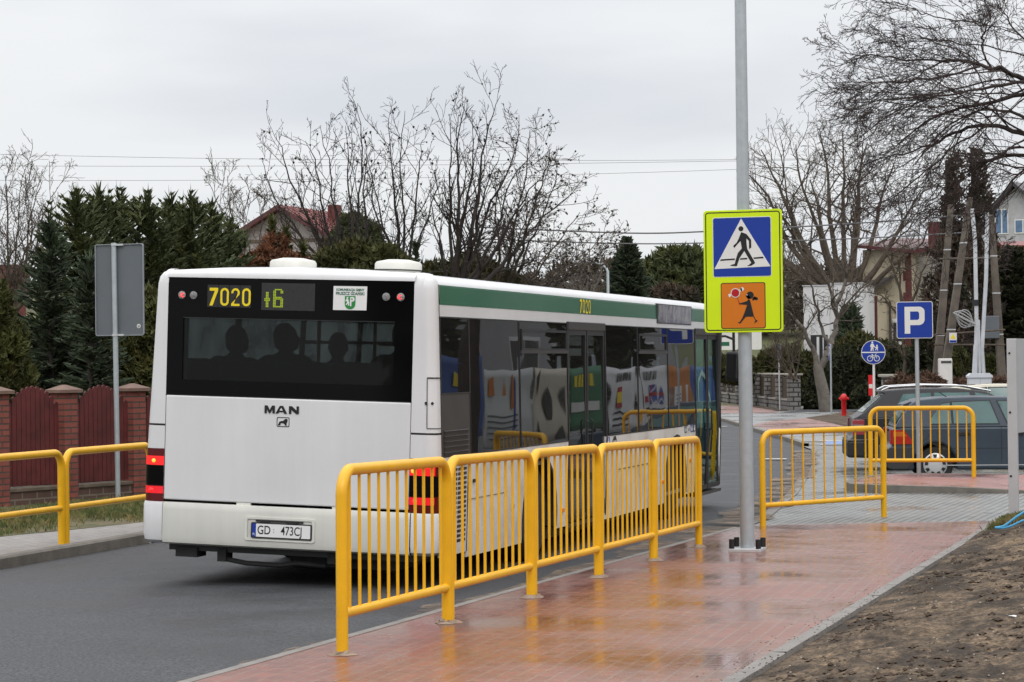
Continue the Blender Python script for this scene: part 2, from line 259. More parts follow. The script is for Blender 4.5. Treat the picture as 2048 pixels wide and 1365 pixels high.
# ------------------------------------------------------------------ mesh builder
class MB:
    def __init__(s): s.v = []; s.f = []; s.m = []; s.cur = 0
    def _add(s, vs, fs):
        o = len(s.v); s.v += [tuple(v) for v in vs]; s.f += [tuple(i + o for i in f) for f in fs]; s.m += [s.cur] * len(fs)
    def box(s, x0, x1, y0, y1, z0, z1, mtx=None):
        vs = [Vector(p) for p in [(x0, y0, z0), (x1, y0, z0), (x1, y1, z0), (x0, y1, z0), (x0, y0, z1), (x1, y0, z1), (x1, y1, z1), (x0, y1, z1)]]
        if mtx is not None: vs = [mtx @ v for v in vs]
        s._add(vs, [(3, 2, 1, 0), (4, 5, 6, 7), (0, 1, 5, 4), (1, 2, 6, 5), (2, 3, 7, 6), (3, 0, 4, 7)]); return s
    def cbox(s, c, sz, mtx=None):
        return s.box(c[0] - sz[0] / 2, c[0] + sz[0] / 2, c[1] - sz[1] / 2, c[1] + sz[1] / 2, c[2] - sz[2] / 2, c[2] + sz[2] / 2, mtx)
    def tube(s, pts, r, n=8, closed=False, caps=True):
        pts = [Vector(p) for p in pts]; k = len(pts)
        rs = r if isinstance(r, (list, tuple)) else [r] * k
        vs = []; ref = None
        for i, p in enumerate(pts):
            if closed: t = pts[(i + 1) % k] - pts[i - 1]
            else: t = pts[min(i + 1, k - 1)] - pts[max(i - 1, 0)]
            if t.length < 1e-9: t = Vector((0, 0, 1))
            t.normalize()
            if ref is None: ref = Vector((1, 0, 0)) if abs(t.x) < .8 else Vector((0, 1, 0))
            a = (ref - t * ref.dot(t)); a.normalize(); b = t.cross(a); ref = a
            for j in range(n):
                th = 2 * math.pi * j / n
                vs.append(p + (a * math.cos(th) + b * math.sin(th)) * rs[i])
        fs = []
        for i in range(k if closed else k - 1):
            i2 = (i + 1) % k
            for j in range(n):
                j2 = (j + 1) % n
                fs.append((i * n + j, i * n + j2, i2 * n + j2, i2 * n + j))
        if caps and not closed:
            fs.append(tuple(reversed(range(n)))); fs.append(tuple(range((k - 1) * n, k * n)))
        s._add(vs, fs); return s
    def cyl(s, p0, p1, r0, r1=None, n=12): return s.tube([p0, p1], [r0, r0 if r1 is None else r1], n)
    def prism(s, poly, o, ux, uy, t, back=True):
        """poly [(u,v)] on plane o+u*ux+v*uy, thickness t along ux x uy"""
        o = Vector(o); ux = Vector(ux); uy = Vector(uy); nn = ux.cross(uy).normalized(); k = len(poly)
        a = sum(poly[i][0] * poly[(i + 1) % k][1] - poly[(i + 1) % k][0] * poly[i][1] for i in range(k))
        if a < 0: poly = poly[::-1]
        vs = [o + ux * u + uy * v + nn * t for u, v in poly] + [o + ux * u + uy * v for u, v in poly]
        fs = [tuple(range(k))] + ([tuple(reversed(range(k, 2 * k)))] if back else []) + [(i, i + k, (i + 1) % k + k, (i + 1) % k) for i in range(k)]
        s._add(vs, fs); return s
    def lathe(s, prof, n=24, o=(0, 0, 0), axis='z'):
        o = Vector(o); vs = []; fs = []
        for r, h in prof:
            for j in range(n):
                th = 2 * math.pi * j / n; c, sn = r * math.cos(th), r * math.sin(th)
                vs.append(o + (Vector((c, sn, h)) if axis == 'z' else Vector((h, c, sn)) if axis == 'x' else Vector((sn, h, c))))
        for i in range(len(prof) - 1):
            for j in range(n):
                j2 = (j + 1) % n; fs.append((i * n + j, i * n + j2, (i + 1) * n + j2, (i + 1) * n + j))
        fs.append(tuple(reversed(range(n)))); fs.append(tuple(range((len(prof) - 1) * n, len(prof) * n)))
        s._add(vs, fs); return s
    def loft(s, rings, closed=False, caps=False):
        n = len(rings[0]); vs = [p for r in rings for p in r]; fs = []
        for i in range(len(rings) - 1):
            for j in range(n if closed else n - 1):
                j2 = (j + 1) % n; fs.append((i * n + j, i * n + j2, (i + 1) * n + j2, (i + 1) * n + j))
        if caps: fs.append(tuple(reversed(range(n)))); fs.append(tuple(range((len(rings) - 1) * n, len(rings) * n)))
        s._add(vs, fs); return s
    def quad(s, a, b, c, d): s._add([a, b, c, d], [(0, 1, 2, 3)]); return s
    def build(s, name, m, parent=None, xf=None, smooth=False, bevel=0., seg=2, loc=None, solid=0.):
        me = bpy.data.meshes.new(name)
        vs = [tuple(xf(v)) for v in s.v] if xf else s.v
        me.from_pydata(vs, [], s.f); me.validate()
        for mm in (m if isinstance(m, (list, tuple)) else [m]): me.materials.append(mm)
        if isinstance(m, (list, tuple)) and len(me.polygons) == len(s.m): me.polygons.foreach_set('material_index', s.m)
        bm = bmesh.new(); bm.from_mesh(me); bmesh.ops.recalc_face_normals(bm, faces=bm.faces); bm.to_mesh(me); bm.free()
        o = bpy.data.objects.new(name, me); col.objects.link(o)
        if parent: o.parent = parent
        if loc is not None: o.location = loc
        if solid:
            md = o.modifiers.new('s', 'SOLIDIFY'); md.thickness = solid; md.offset = 0
        if bevel:
            md = o.modifiers.new('b', 'BEVEL'); md.width = bevel; md.segments = seg; md.limit_method = 'ANGLE'; md.angle_limit = R(35)
        if smooth:
            me.polygons.foreach_set('use_smooth', [True] * len(me.polygons)); me.set_sharp_from_angle(angle=R(38))
        return o
def tag(o, label, cat=None, group=None, kind=None):
    if label: o['label'] = label
    if cat: o['category'] = cat
    if group: o['group'] = group
    if kind: o['kind'] = kind
    return o
def thing(name, label, cat, loc=(0, 0, 0), rz=0., group=None, rx=0.):
    o = bpy.data.objects.new(name, None); col.objects.link(o); o.location = loc; o.rotation_euler = (rx, 0, rz)
    o.empty_display_size = .2
    return tag(o, label, cat, group)
def copy_tree(o, parent=None):
    c = o.copy(); col.objects.link(c)
    if parent: c.parent = parent
    for ch in [x for x in col.objects if x.parent == o]: copy_tree(ch, c)
    return c
def structure(o): o['kind'] = 'structure'; return o
def raw_mesh(name, v, f, m, parent=None, smooth=False):
    """numpy arrays v (n,3), f (k,3|4)"""
    v = np.asarray(v, np.float32); f = np.asarray(f, np.int32)
    me = bpy.data.meshes.new(name); me.vertices.add(len(v)); me.vertices.foreach_set('co', v.ravel())
    k, w = f.shape; me.loops.add(k * w); me.loops.foreach_set('vertex_index', f.ravel())
    me.polygons.add(k); me.polygons.foreach_set('loop_start', np.arange(0, k * w, w, dtype=np.int32)); me.polygons.foreach_set('loop_total', np.full(k, w, np.int32))
    me.materials.append(m); me.update(calc_edges=True); me.validate()
    if smooth: me.polygons.foreach_set('use_smooth', np.ones(k, bool))
    o = bpy.data.objects.new(name, me); col.objects.link(o)
    if parent: o.parent = parent
    return o
def text_obj(name, s, size, m, parent=None, extrude=.001, sx=1., bold=0., align='CENTER', loc=(0, 0, 0), rot=(R(90), 0, 0), xf=None):
    cu_ = bpy.data.curves.new(name, 'FONT'); cu_.body = s; cu_.size = size; cu_.extrude = extrude; cu_.align_x = align; cu_.align_y = 'CENTER'; cu_.offset = bold
    cu_.resolution_u = 4
    t = bpy.data.objects.new(name + '_c', cu_); col.objects.link(t)
    dg = bpy.context.evaluated_depsgraph_get(); me = bpy.data.meshes.new_from_object(t.evaluated_get(dg))
    bpy.data.objects.remove(t); bpy.data.curves.remove(cu_)
    mt = Matrix.Translation(loc) @ Matrix.Rotation(rot[2], 4, 'Z') @ Matrix.Rotation(rot[0], 4, 'X') @ Matrix.Diagonal((sx, 1, 1, 1))
    me.transform(mt)
    if xf:
        for v in me.vertices: v.co = xf(v.co)
    me.materials.clear(); me.materials.append(m)
    o = bpy.data.objects.new(name, me); col.objects.link(o)
    if parent: o.parent = parent
    return o
def rrect(x0, x1, y0, y1, r, n=5):
    out = []
    for cx, cy, a0 in [(x1 - r, y0 + r, -90), (x1 - r, y1 - r, 0), (x0 + r, y1 - r, 90), (x0 + r, y0 + r, 180)]:
        for i in range(n + 1):
            a = R(a0 + 90 * i / n); out.append((cx + r * math.cos(a), cy + r * math.sin(a)))
    return out
def circ(cx, cy, r, n=20): return [(cx + r * math.cos(2 * math.pi * i / n), cy + r * math.sin(2 * math.pi * i / n)) for i in range(n)]
# ------------------------------------------------------------------ sky, sun
def world():
    w = bpy.data.worlds.new('World'); scene.world = w; w.use_nodes = True
    nt = w.node_tree; N = nt.nodes; L = nt.links; bg = N['Background']
    sky = N.new('ShaderNodeTexSky'); sky.sky_type = 'NISHITA'; sky.sun_disc = False; sky.sun_elevation = R(42); sky.sun_rotation = R(150)
    sc = N.new('ShaderNodeMixRGB'); sc.blend_type = 'MULTIPLY'; sc.inputs[0].default_value = 1; sc.inputs[2].default_value = (.8, .8, .8, 1)
    L.new(sky.outputs[0], sc.inputs[1])
    tc = N.new('ShaderNodeTexCoord'); sp = N.new('ShaderNodeSeparateXYZ'); L.new(tc.outputs['Generated'], sp.inputs[0])
    # closed cloud deck: pale at the horizon, brighter overhead, soft bands
    rp = N.new('ShaderNodeValToRGB'); L.new(sp.outputs[2], rp.inputs['Fac'])
    e = rp.color_ramp.elements
    e[0].position = 0.; e[0].color = (7.0, 7.15, 7.4, 1); e[1].position = 1.; e[1].color = (SKY_TOP, SKY_TOP, SKY_TOP * 1.02, 1)
    for p, c in [(.10, (7.0, 7.15, 7.4, 1)), (.35, (8.5, 8.6, 8.8, 1))]:
        q = e.new(p); q.color = c
    mp = N.new('ShaderNodeMapping'); mp.inputs['Scale'].default_value = (1.6, 1.6, 7.0); mp.inputs['Location'].default_value = (.35, .2, .1); L.new(tc.outputs['Generated'], mp.inputs['Vector'])
    nz = N.new('ShaderNodeTexNoise'); nz.inputs['Scale'].default_value = 2.2; nz.inputs['Detail'].default_value = 4; nz.inputs['Roughness'].default_value = .5; L.new(mp.outputs[0], nz.inputs['Vector'])
    cr_ = N.new('ShaderNodeValToRGB'); L.new(nz.outputs['Fac'], cr_.inputs['Fac'])
    cr_.color_ramp.elements[0].position = .36; cr_.color_ramp.elements[0].color = (.885, .90, .93, 1); cr_.color_ramp.elements[1].position = .6; cr_.color_ramp.elements[1].color = (1.08, 1.075, 1.06, 1)
    mu = N.new('ShaderNodeMixRGB'); mu.blend_type = 'MULTIPLY'; mu.inputs[0].default_value = 1
    L.new(rp.outputs[0], mu.inputs[1]); L.new(cr_.outputs[0], mu.inputs[2])
    mx = N.new('ShaderNodeMixRGB'); mx.inputs[0].default_value = .95; L.new(sc.outputs[0], mx.inputs[1]); L.new(mu.outputs[0], mx.inputs[2])
    L.new(mx.outputs[0], bg.inputs['Color']); bg.inputs['Strength'].default_value = .116
    s = bpy.data.lights.new('sun', 'SUN'); s.energy = .7; s.angle = R(25); s.color = (1, .96, .9)
    so = bpy.data.objects.new('sun', s); col.objects.link(so)
    d = Vector((math.sin(R(150)) * math.cos(R(42)), math.cos(R(150)) * math.cos(R(42)), math.sin(R(42))))
    so.rotation_euler = d.to_track_quat('Z', 'Y').to_euler(); so.location = d * 50
SKY_TOP = 21.0
world()
vs_ = scene.view_settings; vs_.view_transform = 'Standard'; vs_.look = 'None'; vs_.exposure = 0; vs_.gamma = 1
scene.cycles.max_bounces = 8; scene.cycles.transparent_max_bounces = 24; scene.cycles.diffuse_bounces = 3; scene.cycles.glossy_bounces = 4
scene.cycles.use_denoising = True
# ------------------------------------------------------------------ ground
def smooth(a, b, x):
    t = min(1, max(0, (x - a) / (b - a))); return t * t * (3 - 2 * t)
def z_low(Y): return -.26 * smooth(37.6, 41.2, Y)
def z_road(Y): return (.012 * (20 - Y) if Y < 20 else 0) + z_low(Y)
def z_pave(Y): return max(.03, .25 - (Y - 12.7) * .0158) + z_low(Y)
XRT = [(-20, -5.19), (28, -5.19), (33.5, -5.75), (40, -6.6), (49, -7.9), (57, -9.2), (63, -10.8), (70, -12.8), (85, -17), (110, -27), (140, -44)]
def XR(Y):
    for (a, xa), (b, xb) in zip(XRT, XRT[1:]):
        if Y <= b: return xa + (xb - xa) * (Y - a) / (b - a)
    return XRT[-1][1]
def XL(Y): return -11.1 if Y < 50 else min(-11.1, XR(Y) - 12) if Y > 60 else -11.1 + (min(-11.1, XR(60) - 12) + 11.1) * (Y - 50) / 10
def sheet(name, xa, xb, ys, zf, m, nx=8, dz=0.):
    """strip between x=xa(Y) and x=xb(Y)"""
    b = MB(); rows = []
    for Y in ys:
        a, c = xa(Y), xb(Y); rows.append([(a + (c - a) * i / nx, Y, zf(a + (c - a) * i / nx, Y) + dz) for i in range(nx + 1)])
    b.loft(rows); return structure(b.build(name, m, smooth=True))
def fr(a, b, s): n = max(1, int(round((b - a) / s))); return [a + (b - a) * i / n for i in range(n + 1)]
def hill(X, Y):
    d = math.hypot(X, Y); h = -.55
    if d > 120: h += (d - 120) * .062 * smooth(120, 190, d) * (1 - .5 * smooth(300, 700, d))
    return h + .3 * mnoise.noise(Vector((X * .02, Y * .02, 0))) * smooth(80, 160, d)
b = MB(); xs = [-900, -600] + fr(-420, 320, 14) + [500, 900]; ysl = [-60] + fr(-20, 560, 14) + [800, 1200]
b.loft([[(x, y, hill(x, y)) for x in xs] for y in ysl]); structure(b.build('terrain', M['terrain'], smooth=True))
sheet('road', XL, XR, fr(-15, 140, 1.5), lambda x, y: z_road(y) + .03 * (1 - ((x + 8.2) / 3) ** 2) * (1 - smooth(35, 44, y)), M['asphalt'], 10)
# right pavement, its kerb and edging
JL, JR = (-5.2, 26.9), (-2.39, 28.05)
def yj(x): return JL[1] + (x - JL[0]) * (JR[1] - JL[1]) / (JR[0] - JL[0])
b = MB(); xs = fr(-5.13, -2.42, .3)
rows = [[(x, Y, z_pave(Y)) for x in xs] for Y in fr(-2, 25.5, .75)]
for t in (.5, 1.): rows.append([(x, 25.5 + (yj(x) - 25.5) * t, z_pave(25.5 + (yj(x) - 25.5) * t)) for x in xs])
b.loft(rows); structure(b.build('pavement', M['pave_red'], smooth=True))
b = MB(); b.loft([[(-5.205, Y, z_road(Y) - .1), (-5.205, Y, z_pave(Y) - .012), (-5.195, Y, z_pave(Y) + .003), (-5.125, Y, z_pave(Y) + .003), (-5.125, Y, z_pave(Y) - .1)] for Y in fr(-2, 26.6, .8)])
structure(b.build('kerb', M['kerb'])) 
b = MB()
for i in range(30):
    Y0 = -1.5 + i; Y1 = Y0 + .992
    b.loft([[(-2.425, Y, z_pave(Y) - .1), (-2.425, Y, z_pave(Y) + .012), (-2.335, Y, z_pave(Y) + .012 + random.Random(i).uniform(-.003, .003)), (-2.335, Y, z_pave(Y) - .1)] for Y in (Y0, Y1)])
structure(b.build('edging_kerb', M['kerb']))
# sand washed along the kerb
b = MB(); rows = []
for Y in fr(6, 27, .35):
    w = .42 + .26 * mnoise.noise(Vector((0, Y * .6, 3))) + .1 * mnoise.noise(Vector((0, Y * 2.3, 1)))
    rows.append([(-5.30 - w, Y, z_road(Y) + .03 * (1 - ((-5.30 - w + 8.2) / 3) ** 2) + .004), (-5.206, Y, z_road(Y) + .012)])
b.loft(rows); structure(b.build('gutter_sand', M['sand']))
# grey crossing and parking lot
b = MB(); xs = fr(0, 1, .1); rows = []
for Y in [26.4] + fr(27.2, 60, .8):
    r_ = []
    for t in xs:
        x = XR(Y) + t * (9 - XR(Y)); yy = Y
        if Y == 26.4: yy = yj(min(max(x, -5.2), -2.39)) + .0
        r_.append((x, max(yy, yj(min(max(x, -5.2), -2.39))), z_pave(max(yy, 26.9)) - .004))
    rows.append(r_)
b.loft(rows); structure(b.build('parking_ground', M['pave_grey'], smooth=True))
b = MB(); b.loft([[(XR(Y) + .0, Y, z_pave(Y) + .006), (XR(Y) + .14, Y, z_pave(Y) + .006)] for Y in fr(27, 46, .5)]); structure(b.build('flush_kerb', M['kerb']))
def sandpatch(name, ys, f0, f1, dz=.011):
    b = MB(); rows = []
    for Y in ys: rows.append([(f0(Y) + (f1(Y) - f0(Y)) * i / 3, Y, max(z_pave(Y), z_road(Y)) + dz) for i in range(4)])
    b.loft(rows); return structure(b.build(name, M['sand']))
sandpatch('road_edge_sand', fr(27, 56, .4), lambda Y: XR(Y) - .35 - .3 * abs(mnoise.noise(Vector((5, Y * .5, 0)))), lambda Y: XR(Y) + .12 + .22 * mnoise.noise(Vector((9, Y * .8, 0))), .013)
# raised red island with the parking sign
isl = [(-2.0, 33.85), (-3.4, 33.72), (-4.5, 33.75), (-4.95, 34.1), (-5.12, 34.7), (-5.08, 36.0), (-4.9, 36.9), (-4.3, 37.3), (5, 37.45), (5, 34.2), (0, 33.95)][::-1]
def isl_h(x): return .10 * (1 - smooth(-4.0, -2.2, x)) + .012
def ring(poly, inset, dz):
    cx = sum(p[0] for p in poly) / len(poly); cy = sum(p[1] for p in poly) / len(poly); out = []
    for x, y in poly:
        d = math.hypot(x - cx, y - cy); out.append((x + (cx - x) / d * inset, y + (cy - y) / d * inset, z_pave(y) + dz * isl_h(x)))
    return out
b = MB(); b.loft([ring(isl, 0, -1), ring(isl, 0, .97), ring(isl, .012, 1), ring(isl, .13, 1), ring(isl, .13, .2)], closed=True); structure(b.build('island_kerb', M['kerb_dark']))
pz = ring(isl, .10, .97); b = MB(); b._add(pz, [tuple(range(len(pz)))])
me_o = b.build('island', M['pave_island']); bm = bmesh.new(); bm.from_mesh(me_o.data); bmesh.ops.triangulate(bm, faces=bm.faces); bm.to_mesh(me_o.data); bm.free(); structure(me_o)
# beyond: pavement on the far side of the lot, side road, soil patch
FZ = -.26
def poly_sheet(name, pts, z, m):
    b = MB(); b._add([(x, y, z if not callable(z) else z(x, y)) for x, y in pts], [tuple(range(len(pts)))]); return structure(b.build(name, m))
def gpix(x, y, z):
    d = pix(x, y, 1.0) - Vector(cpos); t = (z - CZ) / d.z; p = Vector(cpos) + d * t; return (p.x, p.y)
def gpt(x, y, z=-.26): return Vector((*gpix(x, y, z), z))
poly_sheet('far_ground', [(-60, 58), (30, 58), (40, 140), (-60, 140)], -.30, M['grass_ground'])
far = [(XR(Y) + .02, Y) for Y in fr(59.5, 112, 4)] + [(-14, 112), (12, 84), (12, 59.5)]
poly_sheet('far_pavement', far, FZ + .03, M['pave_lot'])
poly_sheet('red_band', [gpix(1500, 853, FZ), gpix(1565, 868, FZ), gpix(1740, 868, FZ), gpix(1740, 848, FZ), gpix(1620, 838, FZ), gpix(1540, 845, FZ)], FZ + .034, M['pave_pink'])
poly_sheet('red_band_far', [gpix(1400, 829.5, FZ), gpix(1556, 828.5, FZ), gpix(1548, 823, FZ), gpix(1500, 815, FZ), gpix(1400, 812, FZ)], FZ + .036, M['pave_pink'])
poly_sheet('side_road', [gpix(1556, 829, FZ), gpix(1600, 822, FZ), gpix(1700, 819.5, FZ), gpix(1900, 818, FZ), gpix(1900, 823, FZ), gpix(1700, 825, FZ), gpix(1620, 826, FZ)], FZ + .038, M['asphalt'])
poly_sheet('soil_patch', [gpix(1612, 838, FZ), gpix(1680, 828, FZ), gpix(1800, 824, FZ), gpix(1900, 830, FZ), gpix(1900, 870, FZ), gpix(1720, 862, FZ), gpix(1650, 846, FZ)], FZ + .042, M['soil'])
poly_sheet('verge_soil', [gpix(1500, 815, FZ), gpix(1556, 824, FZ), gpix(1600, 821.5, FZ), gpix(1590, 817, FZ), gpix(1480, 808, FZ)], FZ + .044, M['soil'])
b = MB(); b.loft([[(XR(Y) + .0, Y, FZ - .1), (XR(Y), Y, FZ + .10), (XR(Y) + .15, Y, FZ + .10), (XR(Y) + .15, Y, FZ)] for Y in fr(59, 100, 2)]); structure(b.build('far_kerb', M['kerb_dark']))
b = MB()
for a, c in [(gpix(1640, 893, FZ), gpix(1700, 893, FZ)), (gpix(1640, 885.5, FZ), gpix(1700, 885.5, FZ))]:
    b._add([(a[0], a[1] - .09, FZ + .05), (c[0], c[1] - .09, FZ + .05), (c[0], c[1] + .09, FZ + .05), (a[0], a[1] + .09, FZ + .05)], [(0, 1, 2, 3)])
o = structure(b.build('parking_line', M['swhite']))
poly_sheet('blue_bay', [gpix(1646, 892, FZ), gpix(1705, 892, FZ), gpix(1705, 886.5, FZ), gpix(1652, 886.5, FZ)], FZ + .045, mat('blue_bay_paint', (.16, .25, .48), .6))
# lane dashes seen between bus and barrier
b = MB()
for px_, py_, w in [(1550, 921, 46), (1446, 855, 18)]:
    a = gpix(px_ - w / 2, py_, z_road(45)); c = gpix(px_ + w / 2, py_, z_road(45))
    b._add([(a[0], a[1] - .12, z_road(a[1]) + .034), (c[0], c[1] - .12, z_road(a[1]) + .034), (c[0], c[1] + .12, z_road(a[1]) + .034), (a[0], a[1] + .12, z_road(a[1]) + .034)], [(0, 1, 2, 3)])
structure(b.build('road_marking', M['swhite']))
# soil bank right
def z_bank(x, Y):
    t = (x + 2.34); h = z_pave(Y) + .0 + .13 * t * smooth(0, .5, t)
    h += (.05 * mnoise.noise(Vector((x * 1.3, Y * 1.3, 0))) + .03 * mnoise.noise(Vector((x * 4, Y * 4, 5))) + .018 * mnoise.noise(Vector((x * 11, Y * 11, 2))) + .012 * mnoise.noise(Vector((x * 23, Y * 23, 8)))) * smooth(0, .35, t)
    h += .10 * math.exp(-((x + 1.8) ** 2) / .5 - ((Y - 25.5) ** 2) / 5) - .02 * (1 - smooth(0, .2, t))
    return h - .35 * smooth(27, 28.6, Y)
b = MB(); xs = fr(-2.335, .6, .045) + [1.2, 2, 4, 8]
b.loft([[(x, Y, z_bank(x, Y)) for x in xs] for Y in [-2, 3, 6, 8, 9] + fr(10, 22, .05) + fr(22, 28.6, .1)]); structure(b.build('soil_bank', M['soil'], smooth=True))
rng = random.Random(3)
b = MB()
def clod(b, c, s, rg, squash=.6):
    vs = [Vector(v) for v in [(1, 0, 0), (-1, 0, 0), (0, 1, 0), (0, -1, 0), (0, 0, 1), (0, 0, -.6), (.6, .6, .4), (-.6, .6, .3), (.6, -.6, .4), (-.6, -.6, .3)]]
    vs = [Vector((v.x * rg.uniform(.6, 1.3), v.y * rg.uniform(.6, 1.3), v.z * squash * rg.uniform(.6, 1.3))) * s + Vector(c) for v in vs]
    b._add(vs, [(4, 6, 7), (4, 8, 6), (4, 9, 8), (4, 7, 9), (0, 6, 8), (6, 2, 7), (1, 7, 9), (3, 9, 8), (0, 5, 6), (6, 5, 2), (2, 5, 7), (7, 5, 1), (1, 5, 9), (9, 5, 3), (3, 5, 8), (8, 5, 0)])
for i in range(8000):
    Y = 10.3 + 16 * rng.random() ** 1.2; x = -2.25 + 2.2 * rng.random() if i % 9 else -2.25 - abs(rng.gauss(0, .16))
    if i % 9 and mnoise.noise(Vector((x * .9, Y * .5, 7))) < rng.uniform(-.35, .3): continue
    clod(b, (x, Y, z_bank(x, Y) if x > -2.3 else z_pave(Y) + (.012 if x > -2.43 else 0)), rng.choice([.006, .009, .012, .018, .03] if i % 9 else [.003, .005, .007]), rng)
tag(b.build('soil_clods', M['soil_dark']), 'dark crumbly clods of soil scattered over the bare bank', 'soil', kind='stuff')
b = MB()
for i in range(420):
    Y = 10.3 + 15 * rng.random(); x = -2.25 + 2.0 * rng.random(); clod(b, (x, Y, z_bank(x, Y) + .004), rng.choice([.004, .006, .009]), rng)
tag(b.build('pebbles', mat('pale_pebbles', (.38, .34, .28), .9, var=.4, vs=30)), 'pale pebbles and twigs strewn on the brown soil', 'pebbles', kind='stuff')
for i, (px_, py_, dd, lb) in enumerate([(2026, 1297, 13.9, 'crumpled white paper scrap lying on the soil bank'), (1790, 1240, 16.4, 'tiny white scrap of litter on the soil near the kerb edging')]):
    p = pix(px_, py_, dd); b = MB(); rg = random.Random(i); z0 = z_bank(p.x, p.y) + .006
    b.loft([[(p.x + u * .022 * (1 if i == 0 else .5), p.y + v * .02, z0 + .008 * rg.random()) for u in (-1, -.3, .4, 1)] for v in (-1, 0, 1)]); tag(b.build('litter_scrap', M['paper'], solid=.002), lb, 'litter')
# left pavement, kerb, verge, yard
def vx(Y): return -12.54 + (Y - 23.07) * .245
def zl(Y): return .12 + z_low(Y)
b = MB(); b.loft([[(-11.11, Y, z_road(Y) - .06), (-11.11, Y, zl(Y) - .02), (-11.13, Y, zl(Y)), (-11.26, Y, zl(Y)), (-11.26, Y, zl(Y) - .1)] for Y in fr(-2, 40, 1)]); structure(b.build('left_kerb', M['kerb_dark']))
sheet('left_pavement', lambda Y: min(vx(Y), -11.4), lambda Y: -11.265, fr(8, 30, 1), lambda x, y: zl(y) - .012 + .012 * mnoise.noise(Vector((x * 2, y, 0))), M['pave_left'], 6)
FA, FB = pix(130, 1003, 31.2), pix(267, 993, 32.3)
def zv(x, y): return .11 + .06 * smooth(0, 1.5, vx(y) - x) + .015 * mnoise.noise(Vector((x * 2, y * 2, 0)))
sheet('verge', lambda Y: vx(Y) - 6.0, lambda Y: min(-11.3, vx(Y) + .02), fr(8, 34, .5), zv, M['grass_ground'], 20)
poly_sheet('yard', [(-95, -5), (-11.35, -5), (-11.35, 38), (-26, 44), (-62, 105), (-95, 105)], .02, M['grass_ground'])
# grass blades
def blades(name, n, fx, rg, hmin, hmax, m, label):
    V = []; F_ = []
    for i in range(n):
        x, y, z = fx(rg); h = rg.uniform(hmin, hmax); a = rg.uniform(0, 6.28); w = rg.uniform(.004, .008); lx, ly = rg.uniform(-.6, .6) * h, rg.uniform(-.6, .6) * h
        o = len(V); V += [(x - w * math.cos(a), y - w * math.sin(a), z), (x + w * math.cos(a), y + w * math.sin(a), z), (x + lx * .4, y + ly * .4, z + h * .65), (x + lx, y + ly, z + h)]
        F_ += [(o, o + 1, o + 2), (o + 1, o + 3, o + 2)]
    return tag(raw_mesh(name, V, F_, m), label, 'grass', kind='stuff')
def gp(rg):
    while True:
        Y = rg.uniform(20, 32); t = rg.random() ** .8 * 2.4; x = vx(Y) - t
        if mnoise.noise(Vector((x * 1.1, Y * 1.1, 2))) > rg.uniform(-.55, .35) - t * .15: return x, Y, zv(x, Y) - .005
blades('grass', 26000, gp, random.Random(5), .03, .11, M['grass'], 'rough green and straw coloured grass along the property fence')
def gp2(rg):
    p = pix(2035 + rg.gauss(0, 16), 1030, 26.2); Y = p.y + rg.uniform(-1.4, 1.2); return p.x, Y, z_bank(p.x, Y) - .005
blades('grass', 5000, gp2, random.Random(6), .03, .10, M['grass'], 'tuft of green grass around the aluminium posts on the bank')
# ------------------------------------------------------------------ barriers
def barrier_shape(L_=1.97, H=1.1, r=.035, bars=11, low=.235, rc=.15, zb=-.1):
    fr_ = MB(); pts = [(0, 0, zb)]
    for i in range(9):
        a = R(180 - 90 * i / 8); pts.append((0, rc + rc * math.cos(a), H - r - rc + rc * math.sin(a)))
    for i in range(9):
        a = R(90 - 90 * i / 8); pts.append((0, L_ - rc + rc * math.cos(a), H - r - rc + rc * math.sin(a)))
    pts.append((0, L_, zb)); fr_.tube(pts, r, 14)
    rl = MB(); rl.cyl((0, .02, low), (0, L_ - .02, low), r * .82, n=12)
    bb = []
    for k in range(bars):
        y = L_ * (k + .75) / (bars + .5); m_ = MB(); m_.cyl((0, y, low), (0, y, H - 2 * r + .01), .0105, n=8); bb.append(m_)
    return fr_, rl, bb
_bar = {}
def barrier(label, base, rz, group, bars=11, rx=0., splash=(0, 1), key='std', **kw):
    t = thing('pedestrian_barrier', label, 'barrier', base, rz, group, rx)
    if key not in _bar:
        f_, r_, bb = barrier_shape(bars=bars, **kw)
        _bar[key] = (f_.build('tube_frame', M['yellow'], t, smooth=True), r_.build('bottom_rail', M['yellow'], t, smooth=True), [m_.build('bar', M['yellow'], t, smooth=True) for m_ in bb])
    else:
        f_, r_, bb = _bar[key]
        for o in [f_, r_] + bb:
            c = o.copy(); col.objects.link(c); c.parent = t
    rg = random.Random(int(base[1] * 100))
    for k in splash:
        m_ = MB(); n = 13
        for ring_, (rr, zz) in enumerate([(.10, .004), (.072, .02), (.05, .05), (.038, .06)]): pass
        rings = []
        for rr, zz in [(.085, .002), (.062, .010), (.048, .022), (.036, .026)]:
            rings.append([(rr * rg.uniform(.75, 1.25) * math.cos(6.283 * j / n), k * kw.get('L_', 1.97) + rr * rg.uniform(.75, 1.25) * math.sin(6.283 * j / n), zz * rg.uniform(.6, 1.3)) for j in range(n)])
        m_.loft(rings, closed=True); m_.build('mortar_collar', M['mortar'], t)
    return t
labs = ['yellow barrier nearest the camera, in front of the right tail light of the bus',
        'yellow barrier second in the kerbside row, in front of the engine vents of the bus',
        'yellow barrier third in the kerbside row, in front of the rear wheel of the bus',
        'yellow barrier fourth in the kerbside row, before the panel between the bus doors',
        'yellow barrier last in the kerbside row, beside the front door of the bus']
GB = 'yellow pedestrian barriers along the street'
for k in range(5):
    Y = 12.9 + 2.03 * k; a = math.atan2(z_pave(Y + 2) - z_pave(Y), 2.0)
    barrier(labs[k], (-4.82 - .004 * k, Y, z_pave(Y)), 0, GB, rx=a)
